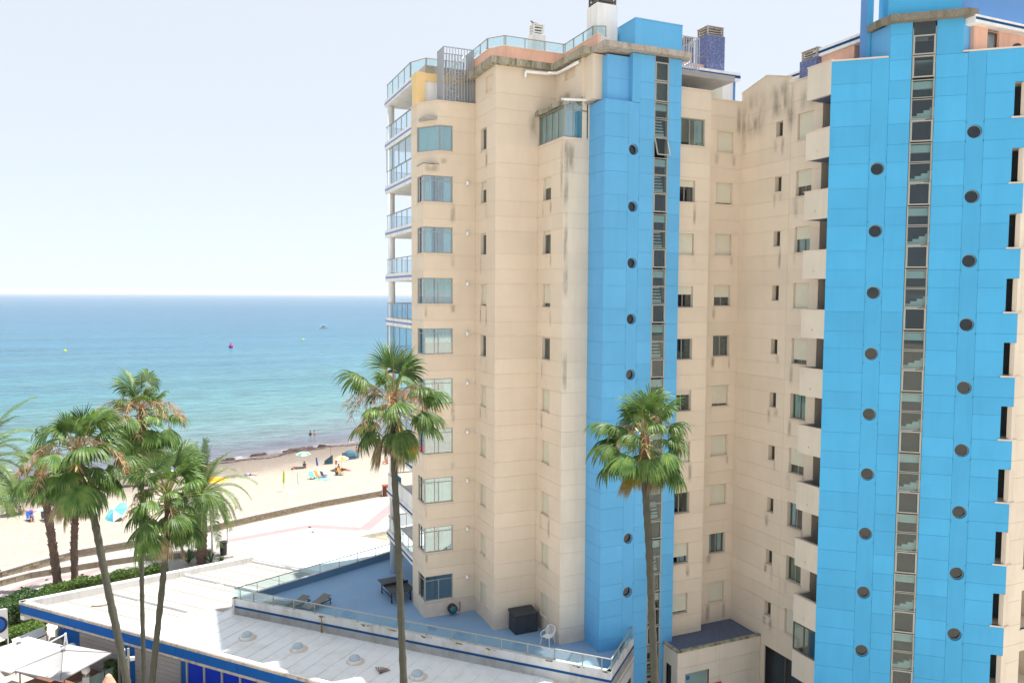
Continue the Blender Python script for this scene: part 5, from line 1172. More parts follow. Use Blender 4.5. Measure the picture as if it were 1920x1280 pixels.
m = MB(); m.fbox(FE, 13.4, 30, -0.6, -0.3, 0.75, 0.9); obj('window_ledge', m, 'white', LW)
for e in (20.3, 26.5): m = MB(); m.fbox(FE, e, e + .35, 0.02, 0.14, 2.95, 3.1); obj('floodlight', m, 'white_c', LW)
m = MB(); m.fbox(FE, 8.35, 8.42, -.3, -.2, 0, 2.8); obj('downpipe', m, 'alu_w', LW)
for i, (x, y) in enumerate(((3.3, 44.6), (5.72, 42.05), (8.25, 39.45), (10.8, 36.6), (13.2, 34.0))):
    t = empty('skylight', (x, y, 3.37), 'round domed skylight on the ribbed white roof, ' + ('nearest the pointed terrace corner', 'second from the pointed terrace corner', 'third from the pointed terrace corner', 'right of the tall palm trunk', 'last one to the right')[i], 'skylight', 'domed skylights on the white roof'); ORG[t.name] = (0, 0, 0)
    m = MB(); m.lathe((0.05, -0.02, 0), [(.50, 0.004), (.50, .012)], 20); obj('sealant_ring', m, 'coping', t)
    m = MB(); m.lathe((0, 0, 0), [(.36, 0), (.34, .12), (.30, .14)], 20); obj('kerb', m, 'white', t)
    m = MB(); m.lathe((0, 0, .12), [(.31, 0), (.30, .08), (.24, .16), (.13, .21), (.02, .22)], 20); obj('dome', m, 'dome', t, True)
t = empty('dry_palm_frond', (9.25, 37.6, 3.4), 'brown dead palm leaf fallen on the ribbed roof near a skylight', 'leaf')
m = MB(); 
for i in range(7): a = radians(20 + i * 12); m.hexa([(9.1, 37.55), (9.1 + .65 * cos(a - .05), 37.55 + .65 * sin(a - .05)), (9.1 + .65 * cos(a + .05), 37.55 + .65 * sin(a + .05))], 3.41 + .01 * i, 3.43 + .01 * i)
obj('blade', m, 'husk', t)

# ================================================================ FORECOURT with parasols
def parasol(x, y, rz, w, label, z=2.45, dz=.62, cv='canvas'):
    t = empty('square_parasol', (x, y, 0), label, 'parasol', 'white square parasols on the forecourt'); t.rotation_euler = (0, 0, rz); ORG[t.name] = (0, 0, 0)
    m = MB(); n = 8; h = w / 2
    for s in range(4):
        a = s * pi / 2; R_ = lambda px, py: (px * cos(a) - py * sin(a), px * sin(a) + py * cos(a))
        for i in range(n):
            for j in range(5):
                def pt(i, j):
                    t_ = j / 5; v = -1 + 2 * i / n; x_, y_ = R_(h * t_, h * t_ * v); sag = -0.10 * sin(pi * t_) * (1 - v * v)
                    return (x_, y_, z + dz * (1 - t_) ** 1.05 + sag)
                m.face([pt(i, j), pt(i + 1, j), pt(i + 1, j + 1), pt(i, j + 1)])
        for i in range(n):
            p = []
            for v, dd in ((-1 + 2 * i / n, 0), (-1 + 2 * (i + 1) / n, 0), (-1 + 2 * (i + 1) / n, -.07), (-1 + 2 * i / n, -.07)):
                x_, y_ = R_(h, h * v); p.append((x_, y_, z + dd))
            m.face(p)
    obj('canopy', m, cv, t, True)
    for s in range(4):
        a = s * pi / 2 + pi / 4; sm = MB(); pr_ = None
        for k in range(6):
            t_ = k / 5; q_ = (h * 1.414 * t_ * cos(a), h * 1.414 * t_ * sin(a), z + dz * (1 - t_) ** 1.05 + .012)
            if pr_: sm.bar(pr_, q_, .035, .012)
            pr_ = q_
        obj('seam', sm, 'sling', t)
    sm = MB(); sm.lathe((0, 0, z + dz), [(.12, -.02), (.10, .05), (.02, .09)], 10); obj('finial', sm, 'sling', t)
    m = MB(); m.tube([(0, 0, 0), (0, 0, z + dz - .03)], .04, 8); obj('pole', m, 'alu_w', t)
    m = MB(); m.box(-.4, .4, -.4, .4, 0, .08); obj('base', m, 'dark', t)
    for s in range(4): a = s * pi / 2 + pi / 4; m = MB(); m.bar((0, 0, z + dz - .08), (h * 1.38 * cos(a), h * 1.38 * sin(a), z - .03), .03); obj('rib', m, 'alu_w', t)
parasol(-6.0, 47.6, radians(48), 3.3, 'white square parasol with palm shade put into its colour, the one nearer the blue building', cv='canvas_shade')
parasol(-8.4, 49.6, radians(44), 3.3, 'white square parasol, middle one of the forecourt')
parasol(-11.6, 52.1, radians(44), 3.0, 'white square parasol cut by the left frame edge')
def globe_lamp(x, y, h, label, pillar=False):
    t = empty('globe_lamp', (x, y, 0), label, 'lamp', 'white globe lamps round the forecourt'); ORG[t.name] = (0, 0, 0)
    m = MB(); 
    if pillar: m.box(-.17, .17, -.17, .17, 0, h - .35); m.tube([(0, 0, h - .36), (0, 0, h - .2)], .05, 8)
    else: m.tube([(0, 0, 0), (0, 0, h - .2)], .04, 8)
    obj('post', m, 'offwhite' if pillar else 'dark', t)
    m = MB(); m.lathe((0, 0, h), [(.04, -.235), (.14, -.19), (.21, -.11), (.235, 0), (.21, .11), (.14, .19), (.03, .235)], 18); obj('globe', m, 'globe', t, True)
globe_lamp(-5.95, 50.6, 1.95, 'white globe lamp behind the right parasol, in front of the grey roller door')
globe_lamp(-4.95, 47.6, 1.75, 'white globe lamp on a pale pillar at the end of the grey green fence', True)
globe_lamp(-7.15, 46.2, 1.65, 'white globe lamp at the lowest edge of the picture below the parasols', True)
# screens and planter walls
t = empty('screen_fence', (-4, 47.5, 0), 'grey green screen fence panels along the forecourt terrace', 'fence')
for i, (a, b) in enumerate((((-7.1, 46.1), (-5.9, 46.9)), ((-5.85, 46.93), (-5.05, 47.5)), ((-4.8, 47.7), (-4.1, 48.15)), ((-4.05, 48.2), (-3.2, 48.85)))):
    F_ = Fac(a[0], a[1], math.degrees(atan2(b[1] - a[1], b[0] - a[0]))); L = hypot(b[0] - a[0], b[1] - a[1]); m = MB(); m.fbox(F_, 0.01, L - .01, -.05, 0, .05, 1.25); obj('panel', m, 'fencegrn', t)
t = empty('wooden_deck', (-5, 49, 0), 'reddish brown wooden deck seen between the right parasol and the fence', 'deck')
F_ = Fac(-7.5, 47.2, 35)
for i in range(12): m = MB(); m.fbox(F_, 0, 4.6, -.25 * (i + 1) + .01, -.25 * i, .1, .45); obj('board', m, 'wood', t)
t = empty('planter_wall', (-9.5, 53, 0), 'low cream planter wall in front of the clipped hedge', 'wall')
m = MB(); m.hexa([(-14, 54.0), (-7.9, 56.35), (-7.9, 56.6), (-14, 54.3)], 0, .62); obj('wall', m, 'capstone', t)
t = empty('sign_board', (-10.3, 56.0, 0), 'tall white framed sign with round purple centre at the left frame edge', 'sign')
m = MB(); m.box(-10.95, -9.95, 55.55, 55.63, 1.1, 3.0); obj('board', m, 'white_c', t)
m = MB(); m.tube([(-10.5, 55.545, 2.05), (-10.5, 55.52, 2.05)], .55, 26); obj('disc', m, 'navy', t)
m = MB(); m.tube([(-10.5, 55.518, 2.05), (-10.5, 55.50, 2.05)], .40, 26); obj('disc', m, 'signblue', t)
for x in (-10.85, -9.98): m = MB(); m.bar((x, 55.6, 0), (x, 55.6, 3.0), .06); obj('post', m, 'white_c', t)
t = empty('market_awning', (-7.8, 54, 0), 'grey awning with blue frame at the left end of the beach bar', 'awning')
m = MB(); m.hexa([(-9.1, 52.6), (-7.6, 53.6), (-7.9, 54.4), (-9.4, 53.4)], [1.6, 1.75, 1.95, 1.8], [1.64, 1.79, 1.99, 1.84]); obj('fabric', m, 'curt_w', t)
m = MB(); m.bar((-9.1, 52.6, 1.6), (-7.6, 53.6, 1.75), .06); m.bar((-9.1, 52.6, 0), (-9.1, 52.6, 1.6), .05); m.bar((-7.6, 53.6, 0), (-7.6, 53.6, 1.75), .05); obj('frame', m, 'stripe', t)
t = empty('ventilation_unit', (-6.6, 52.0, 0), 'grey ventilation unit with pipes at the corner of the beach bar', 'unit')
m = MB(); m.box(-7.3, -6.6, 52.1, 52.7, .9, 1.9); obj('box', m, 'alu', t); m = MB(); m.tube([(-6.9, 52.3, 1.9), (-6.9, 52.3, 2.4), (-6.7, 52.5, 2.55), (-6.4, 52.6, 2.3), (-6.4, 52.6, 1.8)], .1, 8); obj('pipe', m, 'alu_w', t)
t = empty('parasol_arm', (-6.1, 49.8, 0), 'white steel cantilever arm standing above the two parasols', 'parasol arm')
m = MB(); m.bar((-6.35, 49.9, 1.5), (-6.1, 49.5, 3.25), .09); m.bar((-6.0, 49.9, 1.5), (-6.1, 49.5, 3.25), .07); m.bar((-6.1, 49.5, 3.2), (-7.3, 49.3, 2.75), .06); obj('arm', m, 'white_c', t)
rnd = random.Random(3)
for i, (x, y) in enumerate(((-9.2, 46.9), (-8.2, 46.2), (-6.0, 46.8), (-5.3, 48.0), (-9.9, 48.1))):
    t = empty('cafe_table', (x, y, 0), 'small pale cafe table ' + ('at the lower left corner under the parasols', 'by the lowest globe lamp', 'behind the grey green fence', 'on the wooden deck', 'cut by the left frame edge')[i], 'table', 'cafe tables under the parasols'); ORG[t.name] = (0, 0, 0); t.rotation_euler = (0, 0, rnd.random())
    m = MB(); m.box(-.38, .38, -.38, .38, .70, .74); obj('tabletop', m, 'tabletop', t); m = MB(); m.tube([(0, 0, 0.02), (0, 0, .7)], .03, 8); m.box(-.22, .22, -.22, .22, 0, .03); obj('pedestal', m, 'dark', t)
ch = None
for i, (x, y, r, l) in enumerate(((-9.7, 46.5, 2.5, 'left of the lower left table'), (-8.7, 47.4, .5, 'right of the lower left table'), (-8.6, 45.9, 3.6, 'nearest the bottom frame edge'), (-5.6, 46.4, 1.0, 'behind the fence pillar'), (-4.9, 48.5, 5.0, 'on the wooden deck'), (-10.2, 47.4, 2.0, 'farthest left'))):
    lab = 'dark metal cafe chair ' + l
    if ch is None:
        ch = empty('cafe_chair', (x, y, 0), lab, 'chair', 'dark cafe chairs'); ORG[ch.name] = (0, 0, 0); ch.rotation_euler = (0, 0, r)
        m = MB(); m.box(-.21, .21, -.21, .21, .43, .46); obj('seat', m, 'dark', ch)
        m = MB(); m.bar((-.2, .2, .44), (-.2, .26, .86), .03); m.bar((.2, .2, .44), (.2, .26, .86), .03); m.bar((-.2, .255, .82), (.2, .255, .82), .06, .02); m.bar((-.2, .23, .66), (.2, .23, .66), .05, .02); obj('backrest', m, 'dark', ch)
        for sx in (-1, 1):
            for sy in (-1, 1): m = MB(); m.bar((sx * .19, sy * .19, .44), (sx * .21, sy * .22, 0), .03); obj('leg', m, 'dark', ch)
    else: copy_tree(ch, None, (x, y, 0), r, lab)
t = empty('thatched_cone', (-3.75, 46.1, 0), 'peach coloured closed canvas cone rising at the bottom frame edge', 'closed parasol')
m = MB(); m.lathe((-3.72, 46.0, 0), [(.62, .3), (.55, .9), (.36, 1.5), (.14, 1.95), (.02, 2.05)], 12); obj('cone', m, 'straw', t)
t = empty('street_lamp', (-2.75, 46.4, 0), 'slim pale green lamp post with small white floodlights in front of the roller door', 'lamp post')
m = MB(); m.tube([(-2.75, 46.4, 0), (-2.75, 46.4, 3.1)], .06, 8); obj('post', m, 'alu_w', t)
for z, dx in ((2.5, -.2), (2.5, .2), (3.0, -.28)): m = MB(); m.box(-2.75 + dx - .12, -2.75 + dx + .12, 46.3, 46.5, z - .1, z + .08); obj('floodlight', m, 'white_c', t)
# litter bin, posts on the promenade
t = empty('litter_bin', (3.4, 70.2, 0), 'black cylindrical litter bin on the pale promenade', 'bin'); ORG[t.name] = (0, 0, 0)
m = MB(); m.lathe((0, 0, 0), [(.26, 0.05), (.29, .3), (.30, 1.0), (.27, 1.08)], 16); obj('body', m, 'bin', t, True); m = MB(); m.lathe((0, 0, 1.09), [(.31, 0), (.31, .10), (.22, .13)], 16); obj('lid', m, 'bin', t); m = MB(); m.lathe((0, 0, 0.0), [(.20, 0), (.20, .05)], 12); obj('foot', m, 'dark', t)
t = empty('lamp_post', (2.5, 70.4, 0), 'thin white lamp post beside the black litter bin', 'lamp post'); m = MB(); m.tube([(2.5, 70.4, 0), (2.5, 70.4, 3.9)], [.09, .06], 8); obj('post', m, 'white_c', t); m = MB(); m.tube([(2.5, 70.4, 0), (2.5, 70.4, .25)], .13, 10); obj('base', m, 'white_c', t)
t = empty('shower_post', (3.9, 73.4, 0), 'thin grey shower post behind the black litter bin', 'post'); m = MB(); m.tube([(3.9, 73.4, 0), (3.9, 73.4, 2.3), (4.2, 73.4, 2.35)], .035, 6); obj('post', m, 'alu', t)
for x, y in ((13.2, 68.9), (8.6, 67.6)):
    t = empty('drain_cover', (x, y, 0.015), 'small dark drain cover in the pale promenade, ' + ('right one' if x > 10 else 'left one'), 'drain cover'); m = MB(); m.box(x - .3, x + .3, y - .2, y + .2, 0.016, 0.03); obj('plate', m, 'dark', t)

# ================================================================ PALMS
def fan_mesh(name, incl, seed, mats, dead=False, size=1.0, stiff=1.0, fold=0.0):
    """one fan leaf: arching stalk, pleated blade split into drooping tips. incl = degrees from the vertical."""
    r = random.Random(seed); mb = MB()
    a = radians(incl); d = Vector((sin(a), 0, cos(a))); p = Vector((0.08 * sin(a), 0, 0.0))
    L = size * (0.95 + 0.35 * r.random()) * (0.75 if incl < 30 else 1.0) * (0.8 if dead else 1); pts = [p.copy()]
    g = 0.30 if not dead else 0.5
    for i in range(7):
        d = (d + Vector((0, 0, -g * sin(max(0.1, a)) / 7 / stiff))).normalized(); p = p + d * (L / 7); pts.append(p.copy())
    w = 0.028
    for i in range(len(pts) - 1):
        q = (pts[i + 1] - pts[i]).normalized(); s = Vector((0, 1, 0)); up = s.cross(q)
        ww = w * (1.3 - 0.7 * i / 7); w2 = w * (1.3 - 0.7 * (i + 1) / 7)
        for sg in (1, -1):
            mb.face([pts[i] + s * ww * sg, pts[i] + up * ww * .7, pts[i + 1] + up * w2 * .7, pts[i + 1] + s * w2 * sg], 0)
        mb.face([pts[i] - s * ww, pts[i] + s * ww, pts[i + 1] + s * w2, pts[i + 1] - s * w2], 0)
    f = d.copy(); side = Vector((0, 1, 0)); nor = f.cross(side) * -1
    n = 26; span = radians(118 if not dead else 60) * (1 - fold); R_ = size * (0.78 + .1 * r.random())
    if dead: span *= 0.8
    def line(ang, rad_scale, lift):
        dd = (f * cos(ang) + side * sin(ang)).normalized(); q = pts[-1].copy(); out = [q.copy()]; m_ = 7; Lr = R_ * rad_scale
        for k in range(m_):
            t = (k + 1) / m_
            droop = (0.10 if t < .5 else 0.62 * (t - .3)) * (1.0 + .5 * r.random()) / stiff * (1.5 if dead else 1)
            dd = (dd + Vector((0, 0, -droop)) + nor * (0.10 * (1 - t) * abs(sin(ang)))).normalized(); q = q + dd * (Lr / m_)
            out.append(q.copy())
        return out
    for i in range(n):
        a0 = -span + 2 * span * i / n; a1 = -span + 2 * span * (i + 1) / n; am = (a0 + a1) / 2
        rs = (0.78 + 0.30 * cos(am * .75)) * (0.85 + 0.3 * r.random())
        mid = line(am + 0.02 * (r.random() - .5), rs, 1)
        for k in range(7):
            t0, t1 = k / 7, (k + 1) / 7
            def wd(t): 
                base = t * rs * R_ * (a1 - a0) / 2 * 1.04
                return base if t < 0.6 else 0.6 * rs * R_ * (a1 - a0) / 2 * (1 - ((t - .6) / .4) ** 1.5) * 1.0 + 0.002
            tang = (side * cos(am) - f * sin(am)).normalized()
            up = nor * 0.35
            for sg in (1, -1):
                x0, x1 = wd(t0), wd(t1)
                mb.face([mid[k], mid[k] + tang * sg * x0 - nor * (x0 * .55), mid[k + 1] + tang * sg * x1 - nor * (x1 * .55), mid[k + 1]], 1)
    me = bpy.data.meshes.new(name); me.from_pydata([tuple(v) for v in mb.v], [], mb.f)
    for k in mats: me.materials.append(M[k])
    me.polygons.foreach_set('material_index', mb.m); me.update(); return me
FAN = {}
for inc in (8, 22, 38, 54, 70, 86, 102, 118):
    for s in (0, 1): FAN[(inc, s)] = fan_mesh('fan_leaf', inc, inc * 3 + s, ['petiole', 'frond'], stiff=1.5 if inc < 40 else 1.0, fold=0.55 if inc < 12 else (0.25 if inc < 30 else 0.0))
FANH = [fan_mesh('hanging_leaf', 138, 50 + s, ['petiole', 'frond'], fold=.25, size=.92) for s in (0, 1)]
FANY = [fan_mesh('yellow_leaf', 135, 60 + s, ['petiole', 'frond_y'], fold=.3, size=.9) for s in (0, 1)]
FAND = [fan_mesh('dead_leaf', 160, 70 + s, ['stalk', 'frond_d'], dead=True, size=.95) for s in (0, 1, 2)]
def stalk_mesh(seed):
    r = random.Random(seed); m = MB(); d = Vector((sin(.7), 0, cos(.7))); p = Vector((0, 0, .1)); pts = [p.copy()]
    for i in range(10): d = (d + Vector((0, 0, -.19 - .02 * i))).normalized(); p = p + d * .185; pts.append(p.copy())
    m.tube(pts, [.016 * (1 - i / 13) for i in range(11)], 5)
    for i in range(4, 11):
        for k in range(5):
            q = pts[i]; dd = Vector((r.uniform(-.5, .8), r.uniform(-.8, .8), r.uniform(-.6, .3))).normalized(); c = [q.copy()]
            for j in range(4): dd = (dd + Vector((0, 0, -.35))).normalized(); q = q + dd * .085; c.append(q.copy())
            m.tube(c, [.008, .010, .008, .006, .002], 3, cap=False)
    me = bpy.data.meshes.new('flower_stalk'); me.from_pydata([tuple(v) for v in m.v], [], m.f); me.materials.append(M['stalk']); return me
STK = [stalk_mesh(i) for i in range(3)]
def spike_mesh():
    m = MB(); m.tube([(0, 0, 0), (.05, 0, .6), (.14, 0, 1.25), (.20, 0, 1.6)], [.014, .011, .007, .002], 4)
    me = bpy.data.meshes.new('spear_leaf'); me.from_pydata([tuple(v) for v in m.v], [], m.f); me.materials.append(M['stalk']); return me
SPK = spike_mesh()
def link(name, me, parent, loc, rot, sc=1.0):
    o = bpy.data.objects.new(name, me); COL.objects.link(o); o.parent = parent; o.location = loc; o.rotation_euler = rot; o.scale = (sc,) * 3; return o
def trunk_obj(t, pts, r0, r1, mat='trunk', rings=90, boots=False, seed=1):
    """tapered trunk with leaf scar rings"""
    rr = random.Random(seed); P_, Rr = [], []
    V = [Vector(p) for p in pts]
    def cr(p0, p1, p2, p3, t): return 0.5 * ((2 * p1) + (-p0 + p2) * t + (2 * p0 - 5 * p1 + 4 * p2 - p3) * t * t + (-p0 + 3 * p1 - 3 * p2 + p3) * t ** 3)
    E = [V[0] * 2 - V[1]] + V + [V[-1] * 2 - V[-2]]
    for i in range(rings):
        s = i / (rings - 1) * (len(V) - 1); k = min(int(s), len(V) - 2)
        P_.append(cr(E[k], E[k + 1], E[k + 2], E[k + 3], s - k)); Rr.append((r0 + (r1 - r0) * i / (rings - 1)) * (1 + (0.10 if i % 3 == 0 else -0.03) + .07 * (rr.random() - .5)))
    m = MB(); m.tube(P_, Rr, 14); obj('trunk', m, mat, t, True)
    if boots:
        m = MB()
        for i in range(6, rings - 2):
            for k in range(5):
                a = rr.random() * 2 * pi; c = P_[i]; r = Rr[i]
                o = Vector((cos(a), sin(a), 0)); q = c + o * r * .92; s = Vector((-sin(a), cos(a), 0)) * (r * .28)
                tip = q + o * (0.05 + .10 * rr.random()) + Vector((0, 0, .10 + .14 * rr.random()))
                m.face([q - s, q + s, tip]); m.face([q - s, tip, q + Vector((0, 0, .12))]); m.face([q + s, q + Vector((0, 0, .12)), tip])
        tag(obj('leaf_base_scales', m, mat, t), kind='stuff')
def fan_palm(label, base, path, crown, r0, r1, sc=1.0, seed=1, n_live=34, dead=8, yellow=2, stalks=6, hang=6, boots=False, mat='trunk', droop_top=0, group='tall fan palms'):
    t = empty('fan_palm', base, label, 'palm tree', group); r = random.Random(seed)
    trunk_obj(t, [base] + path + [crown], r0, r1, mat, 90 if not boots else 40, boots, seed)
    c = Vector(crown) - Vector(base)
    m = MB()          # brown fibre head below the crown
    m.tube([Vector(crown) + Vector((0, 0, z)) for z in (-1.25 * sc, -.7 * sc, -.3 * sc, 0.0, .16 * sc)], [r1 * 1.05, r1 * 1.3, r1 * 1.45, r1 * 1.1, .03], 12); obj('fibre_head', m, 'husk', t, True)
    incs = [8, 22, 38, 54, 70, 86, 102, 118]
    for i in range(n_live):
        u = (i + .5) / n_live; inc = incs[min(7, int((u ** 0.85) * 8))]
        th = i * 2.39996 + r.uniform(-.25, .25); z = 0.10 - 0.55 * u
        if 6 < i and r.random() < .06: continue
        link('leaf', FAN[(inc, r.randint(0, 1))], t, (c.x, c.y, c.z + z * sc), (r.uniform(-.34, .34), r.uniform(-.26, .26), th + r.uniform(-.3, .3)), sc * r.uniform(.68, 1.2))
    for i in range(hang): link('leaf', FANH[i % 2], t, (c.x, c.y, c.z - .45 * sc), (r.uniform(-.25, .25), r.uniform(-.3, .15), i * 2.4 + r.random()), sc * r.uniform(.65, 1.1))
    for i in range(yellow): link('yellow_leaf', FANY[i % 2], t, (c.x, c.y, c.z - .5 * sc), (0, r.uniform(-.1, .1), i * 2.1 + 5.0 + r.random()), sc * r.uniform(.8, 1.0))
    for i in range(dead): link('dead_leaf', FAND[i % 3], t, (c.x, c.y, c.z - (.55 + .25 * r.random()) * sc), (r.uniform(-.25, .25), r.uniform(-.45, .1), i * 2.2 + r.random()), sc * r.uniform(.7, 1.15))
    for i in range(stalks): link('flower_stalk', STK[i % 3], t, (c.x, c.y, c.z - .1 * sc), (r.uniform(-.25, .25), r.uniform(-.35, .3), (2.6 + i * 1.1) if seed % 2 else (-.6 + i * .95)), sc * r.uniform(.85, 1.15))
    for i in range(9): link('spear_leaf', SPK, t, (c.x, c.y, c.z + .1), (r.uniform(-.4, .4), r.uniform(-.3, .5), r.random() * 6.28), sc * r.uniform(.6, 1.0))
    return t
fan_palm('tall fan palm standing before the cream bay corner of the left tower', (7.2, 24.3, 0), [(7.05, 24.7, 5), (6.92, 25.06, 9.3), (6.85, 25.37, 13.5), (6.76, 25.62, 17.0)], (6.80, 25.75, 19.0), 0.135, 0.105, 1.0, 11, 30, 12, 4, 18, 5)
fan_palm('full green fan palm standing in front of the left blue stair shaft', (15.25, 21.3, 0), [(15.15, 21.7, 5), (15.09, 22.04, 9.1), (15.01, 22.36, 13.4), (14.93, 22.58, 16.1)], (14.93, 22.68, 17.75), 0.125, 0.13, 1.0, 4, 46, 6, 3, 6, 6)
fan_palm('leaning fan palm with thick trunk, leftmost of the three near palms at left', (-0.9, 28.4, 0), [(-1.3, 28.9, 4.5), (-1.81, 29.39, 9.0), (-2.39, 29.87, 12.5), (-2.81, 30.2, 15.1)], (-3.25, 30.5, 17.1), 0.13, 0.115, 1.08, 7, 44, 12, 2, 11, 9)
fan_palm('straight slender fan palm rising between two leaning palms, with peach flower stalks', (-1.9, 43.0, 0), [(-1.87, 43.19, 2.5), (-1.87, 43.53, 7.7), (-1.76, 43.83, 12.9), (-1.72, 44.0, 15.5)], (-1.70, 44.09, 16.5), 0.11, 0.10, 1.25, 9, 32, 16, 0, 20, 12)
fan_palm('lower fan palm leaning right, in front of the beach bar roof', (-1.7, 35.3, 0), [(-1.5, 35.4, 3), (-1.23, 35.49, 6), (-0.73, 35.56, 10.3), (-0.42, 35.61, 13.2)], (-0.45, 35.7, 14.0), 0.135, 0.115, 1.2, 13, 46, 6, 3, 3, 10)
fan_palm('small fan palm with shaggy brown trunk beside the hedge, the left one', (-8.6, 66.7, 0), [(-8.85, 66.7, 3), (-9.2, 66.7, 6.5)], (-9.6, 66.7, 9.3), 0.30, 0.26, 1.25, 21, 24, 14, 0, 2, 8, True, 'trunk_b', group='shaggy palms by the hedge')
fan_palm('small fan palm with shaggy brown trunk beside the hedge, the right one', (-7.5, 66.8, 0), [(-7.5, 66.9, 3), (-7.4, 67.0, 5.2)], (-7.3, 67.0, 7.6), 0.26, 0.22, 1.1, 23, 20, 14, 0, 1, 8, True, 'trunk_b', group='shaggy palms by the hedge')

def feather_mesh(incl, seed, L=3.2):
    r = random.Random(seed); mb = MB(); a = radians(incl); d = Vector((sin(a), 0, cos(a))); p = Vector((0, 0, 0)); n = 30; pts = [p.copy()]; ds = [d.copy()]
    for i in range(n):
        d = (d + Vector((0, 0, -(0.030 + 0.0016 * i) * (0.5 + sin(max(.15, a)))))).normalized(); p = p + d * (L / n); pts.append(p.copy()); ds.append(d.copy())
    mb.tube(pts, [.03 * (1 - i / (n + 3)) + .004 for i in range(n + 1)], 4, 0, False)
    for i in range(3, n + 1):
        for h in (0, .5):
            for sg in (1, -1):
                t = (i + h) / n
                if t > 1: continue
                q = pts[i] + ds[i] * (L / n * h); ll = 0.46 * (sin(min(1, t * 1.08) * pi) ** .5 if t < .92 else .5) * (0.85 + .3 * r.random()) + .06
                dd = (ds[i] * .75 + Vector((0, sg * .8, 0)) + Vector((0, 0, .30 + .3 * (r.random() - .5)))).normalized(); m1 = q + dd * ll * .5; dd2 = (dd + Vector((0, 0, -.6))).normalized(); e = m1 + dd2 * ll * .5
                w = ds[i] * .016
                mb.face([q - w, q + w, m1 + w * 1.2, m1 - w * 1.2], 1); mb.face([m1 - w * 1.2, m1 + w * 1.2, e], 1)
    me = bpy.data.meshes.new('feather_frond'); me.from_pydata([tuple(v) for v in mb.v], [], mb.f)
    me.materials.append(M['petiole']); me.materials.append(M['feather']); me.polygons.foreach_set('material_index', mb.m); return me
FEA = {inc: [feather_mesh(inc, inc + s) for s in (0, 1)] for inc in (5, 20, 38, 56, 74, 92, 108)}
def date_palm(label, base, crown, r0, r1, sc, seed, n=52, mat='trunk_b', boots=True):
    t = empty('date_palm', base, label, 'palm tree', 'feather leaved palms'); r = random.Random(seed)
    trunk_obj(t, [base, tuple((Vector(base) * .5 + Vector(crown) * .5)), crown], r0, r1, mat, 40, boots, seed)
    c = Vector(crown) - Vector(base); incs = [5, 20, 38, 56, 74, 92, 108]
    for i in range(n):
        u = (i + .5) / n; link('frond', FEA[incs[min(6, int(u ** .8 * 7))]][r.randint(0, 1)], t, (c.x, c.y, c.z - .3 * u), (r.uniform(-.1, .1), r.uniform(-.1, .1), i * 2.39996), sc * r.uniform(.85, 1.1))
    m = MB()
    for i in range(30):
        a = r.random() * 6.28; b = Vector(crown) + Vector((cos(a) * .5, sin(a) * .5, .1)); m.tube([Vector(crown), b, b + Vector((cos(a) * .35, sin(a) * .35, -.35))], [.012, .02, .03], 4)
    obj('fruit_stalks', m, 'amber', t)
date_palm('feather leaved date palm with wide shaggy trunk behind the beach bar roof', (1.6, 68.8, 0), (1.75, 69.0, 5.9), .40, .42, 1.42, 31)
date_palm('feather leaved palm whose crown enters at the left frame edge', (-9.3, 44.5, 0), (-9.2, 44.9, 14.3), .28, .25, 1.16, 35, boots=False, mat='trunk')

# ---------------- hedges, shrubs (leaf masses)
def leaf_mass(name, label, cat, boxes, n, size, mat, seed, base=None, group=None, kind=None):
    r = random.Random(seed); m = MB(); core = MB()
    tot = sum(hypot(b[2] - b[0], b[3] - b[1]) for b in boxes)
    for (x0, y0, x1, y1, w, h) in boxes:
        L = hypot(x1 - x0, y1 - y0); ux, uy = (x1 - x0) / L, (y1 - y0) / L
        core.hexa([(x0 - uy * -w * .8 / 2, y0 - ux * w * .8 / 2), (x1 + uy * w * .8 / 2, y1 - ux * w * .8 / 2), (x1 - uy * w * .8 / 2, y1 + ux * w * .8 / 2), (x0 - uy * w * .8 / 2, y0 + ux * w * .8 / 2)], 0, h * .86)
        for i in range(int(n * L / tot)):
            s = r.random() * L; side = r.choice((0, 0, 1, 2, 2)); lump = 0.10 * sin(s * 2.3 + x0) + .06 * sin(s * 5.1)
            if side == 0: v, z = (r.random() - .5) * w, h + lump + r.uniform(-.08, .06)
            elif side == 1: v, z = w / 2 + r.uniform(-.06, .05), r.random() * h
            else: v, z = -w / 2 + r.uniform(-.05, .06), r.random() * h
            p = Vector((x0 + ux * s - uy * v, y0 + uy * s + ux * v, z)); a = Vector((r.uniform(-1, 1), r.uniform(-1, 1), r.uniform(-.6, 1))).normalized() * size; b = a.cross(Vector((r.uniform(-1, 1), r.uniform(-1, 1), r.uniform(-1, 1)))).normalized() * size * .5
            m.face([p - a, p + b, p + a, p - b])
    b0 = boxes[0]; t = empty(name, (b0[0], b0[1], 0), label, cat, group)
    obj('twigs', core, 'hedge_d', t); o = obj('foliage', m, mat, t); tag(o, kind='stuff'); return t
leaf_mass('hedge', 'long clipped hedge along the sea side parapet of the beach bar', 'hedge', [(-9.9, 62.5, -8.4, 65.2, 1.4, .9), (-8.4, 65.2, -1.0, 66.6, 1.0, .95)], 9000, .085, 'hedge', 1)
leaf_mass('hedge', 'short bright clipped hedge beside the cream planter wall at lower left', 'hedge', [(-12.5, 56.0, -8.3, 57.6, 1.3, 1.0)], 7000, .075, 'hedge', 2)
leaf_mass('hedge', 'dark bushy shrubs left of the white roof corner', 'shrub', [(-11.6, 60.4, -9.6, 62.6, 2.2, 1.5), (-9.4, 59.4, -8.9, 61.0, 1.4, 1.7)], 8000, .09, 'hedge_d', 3)
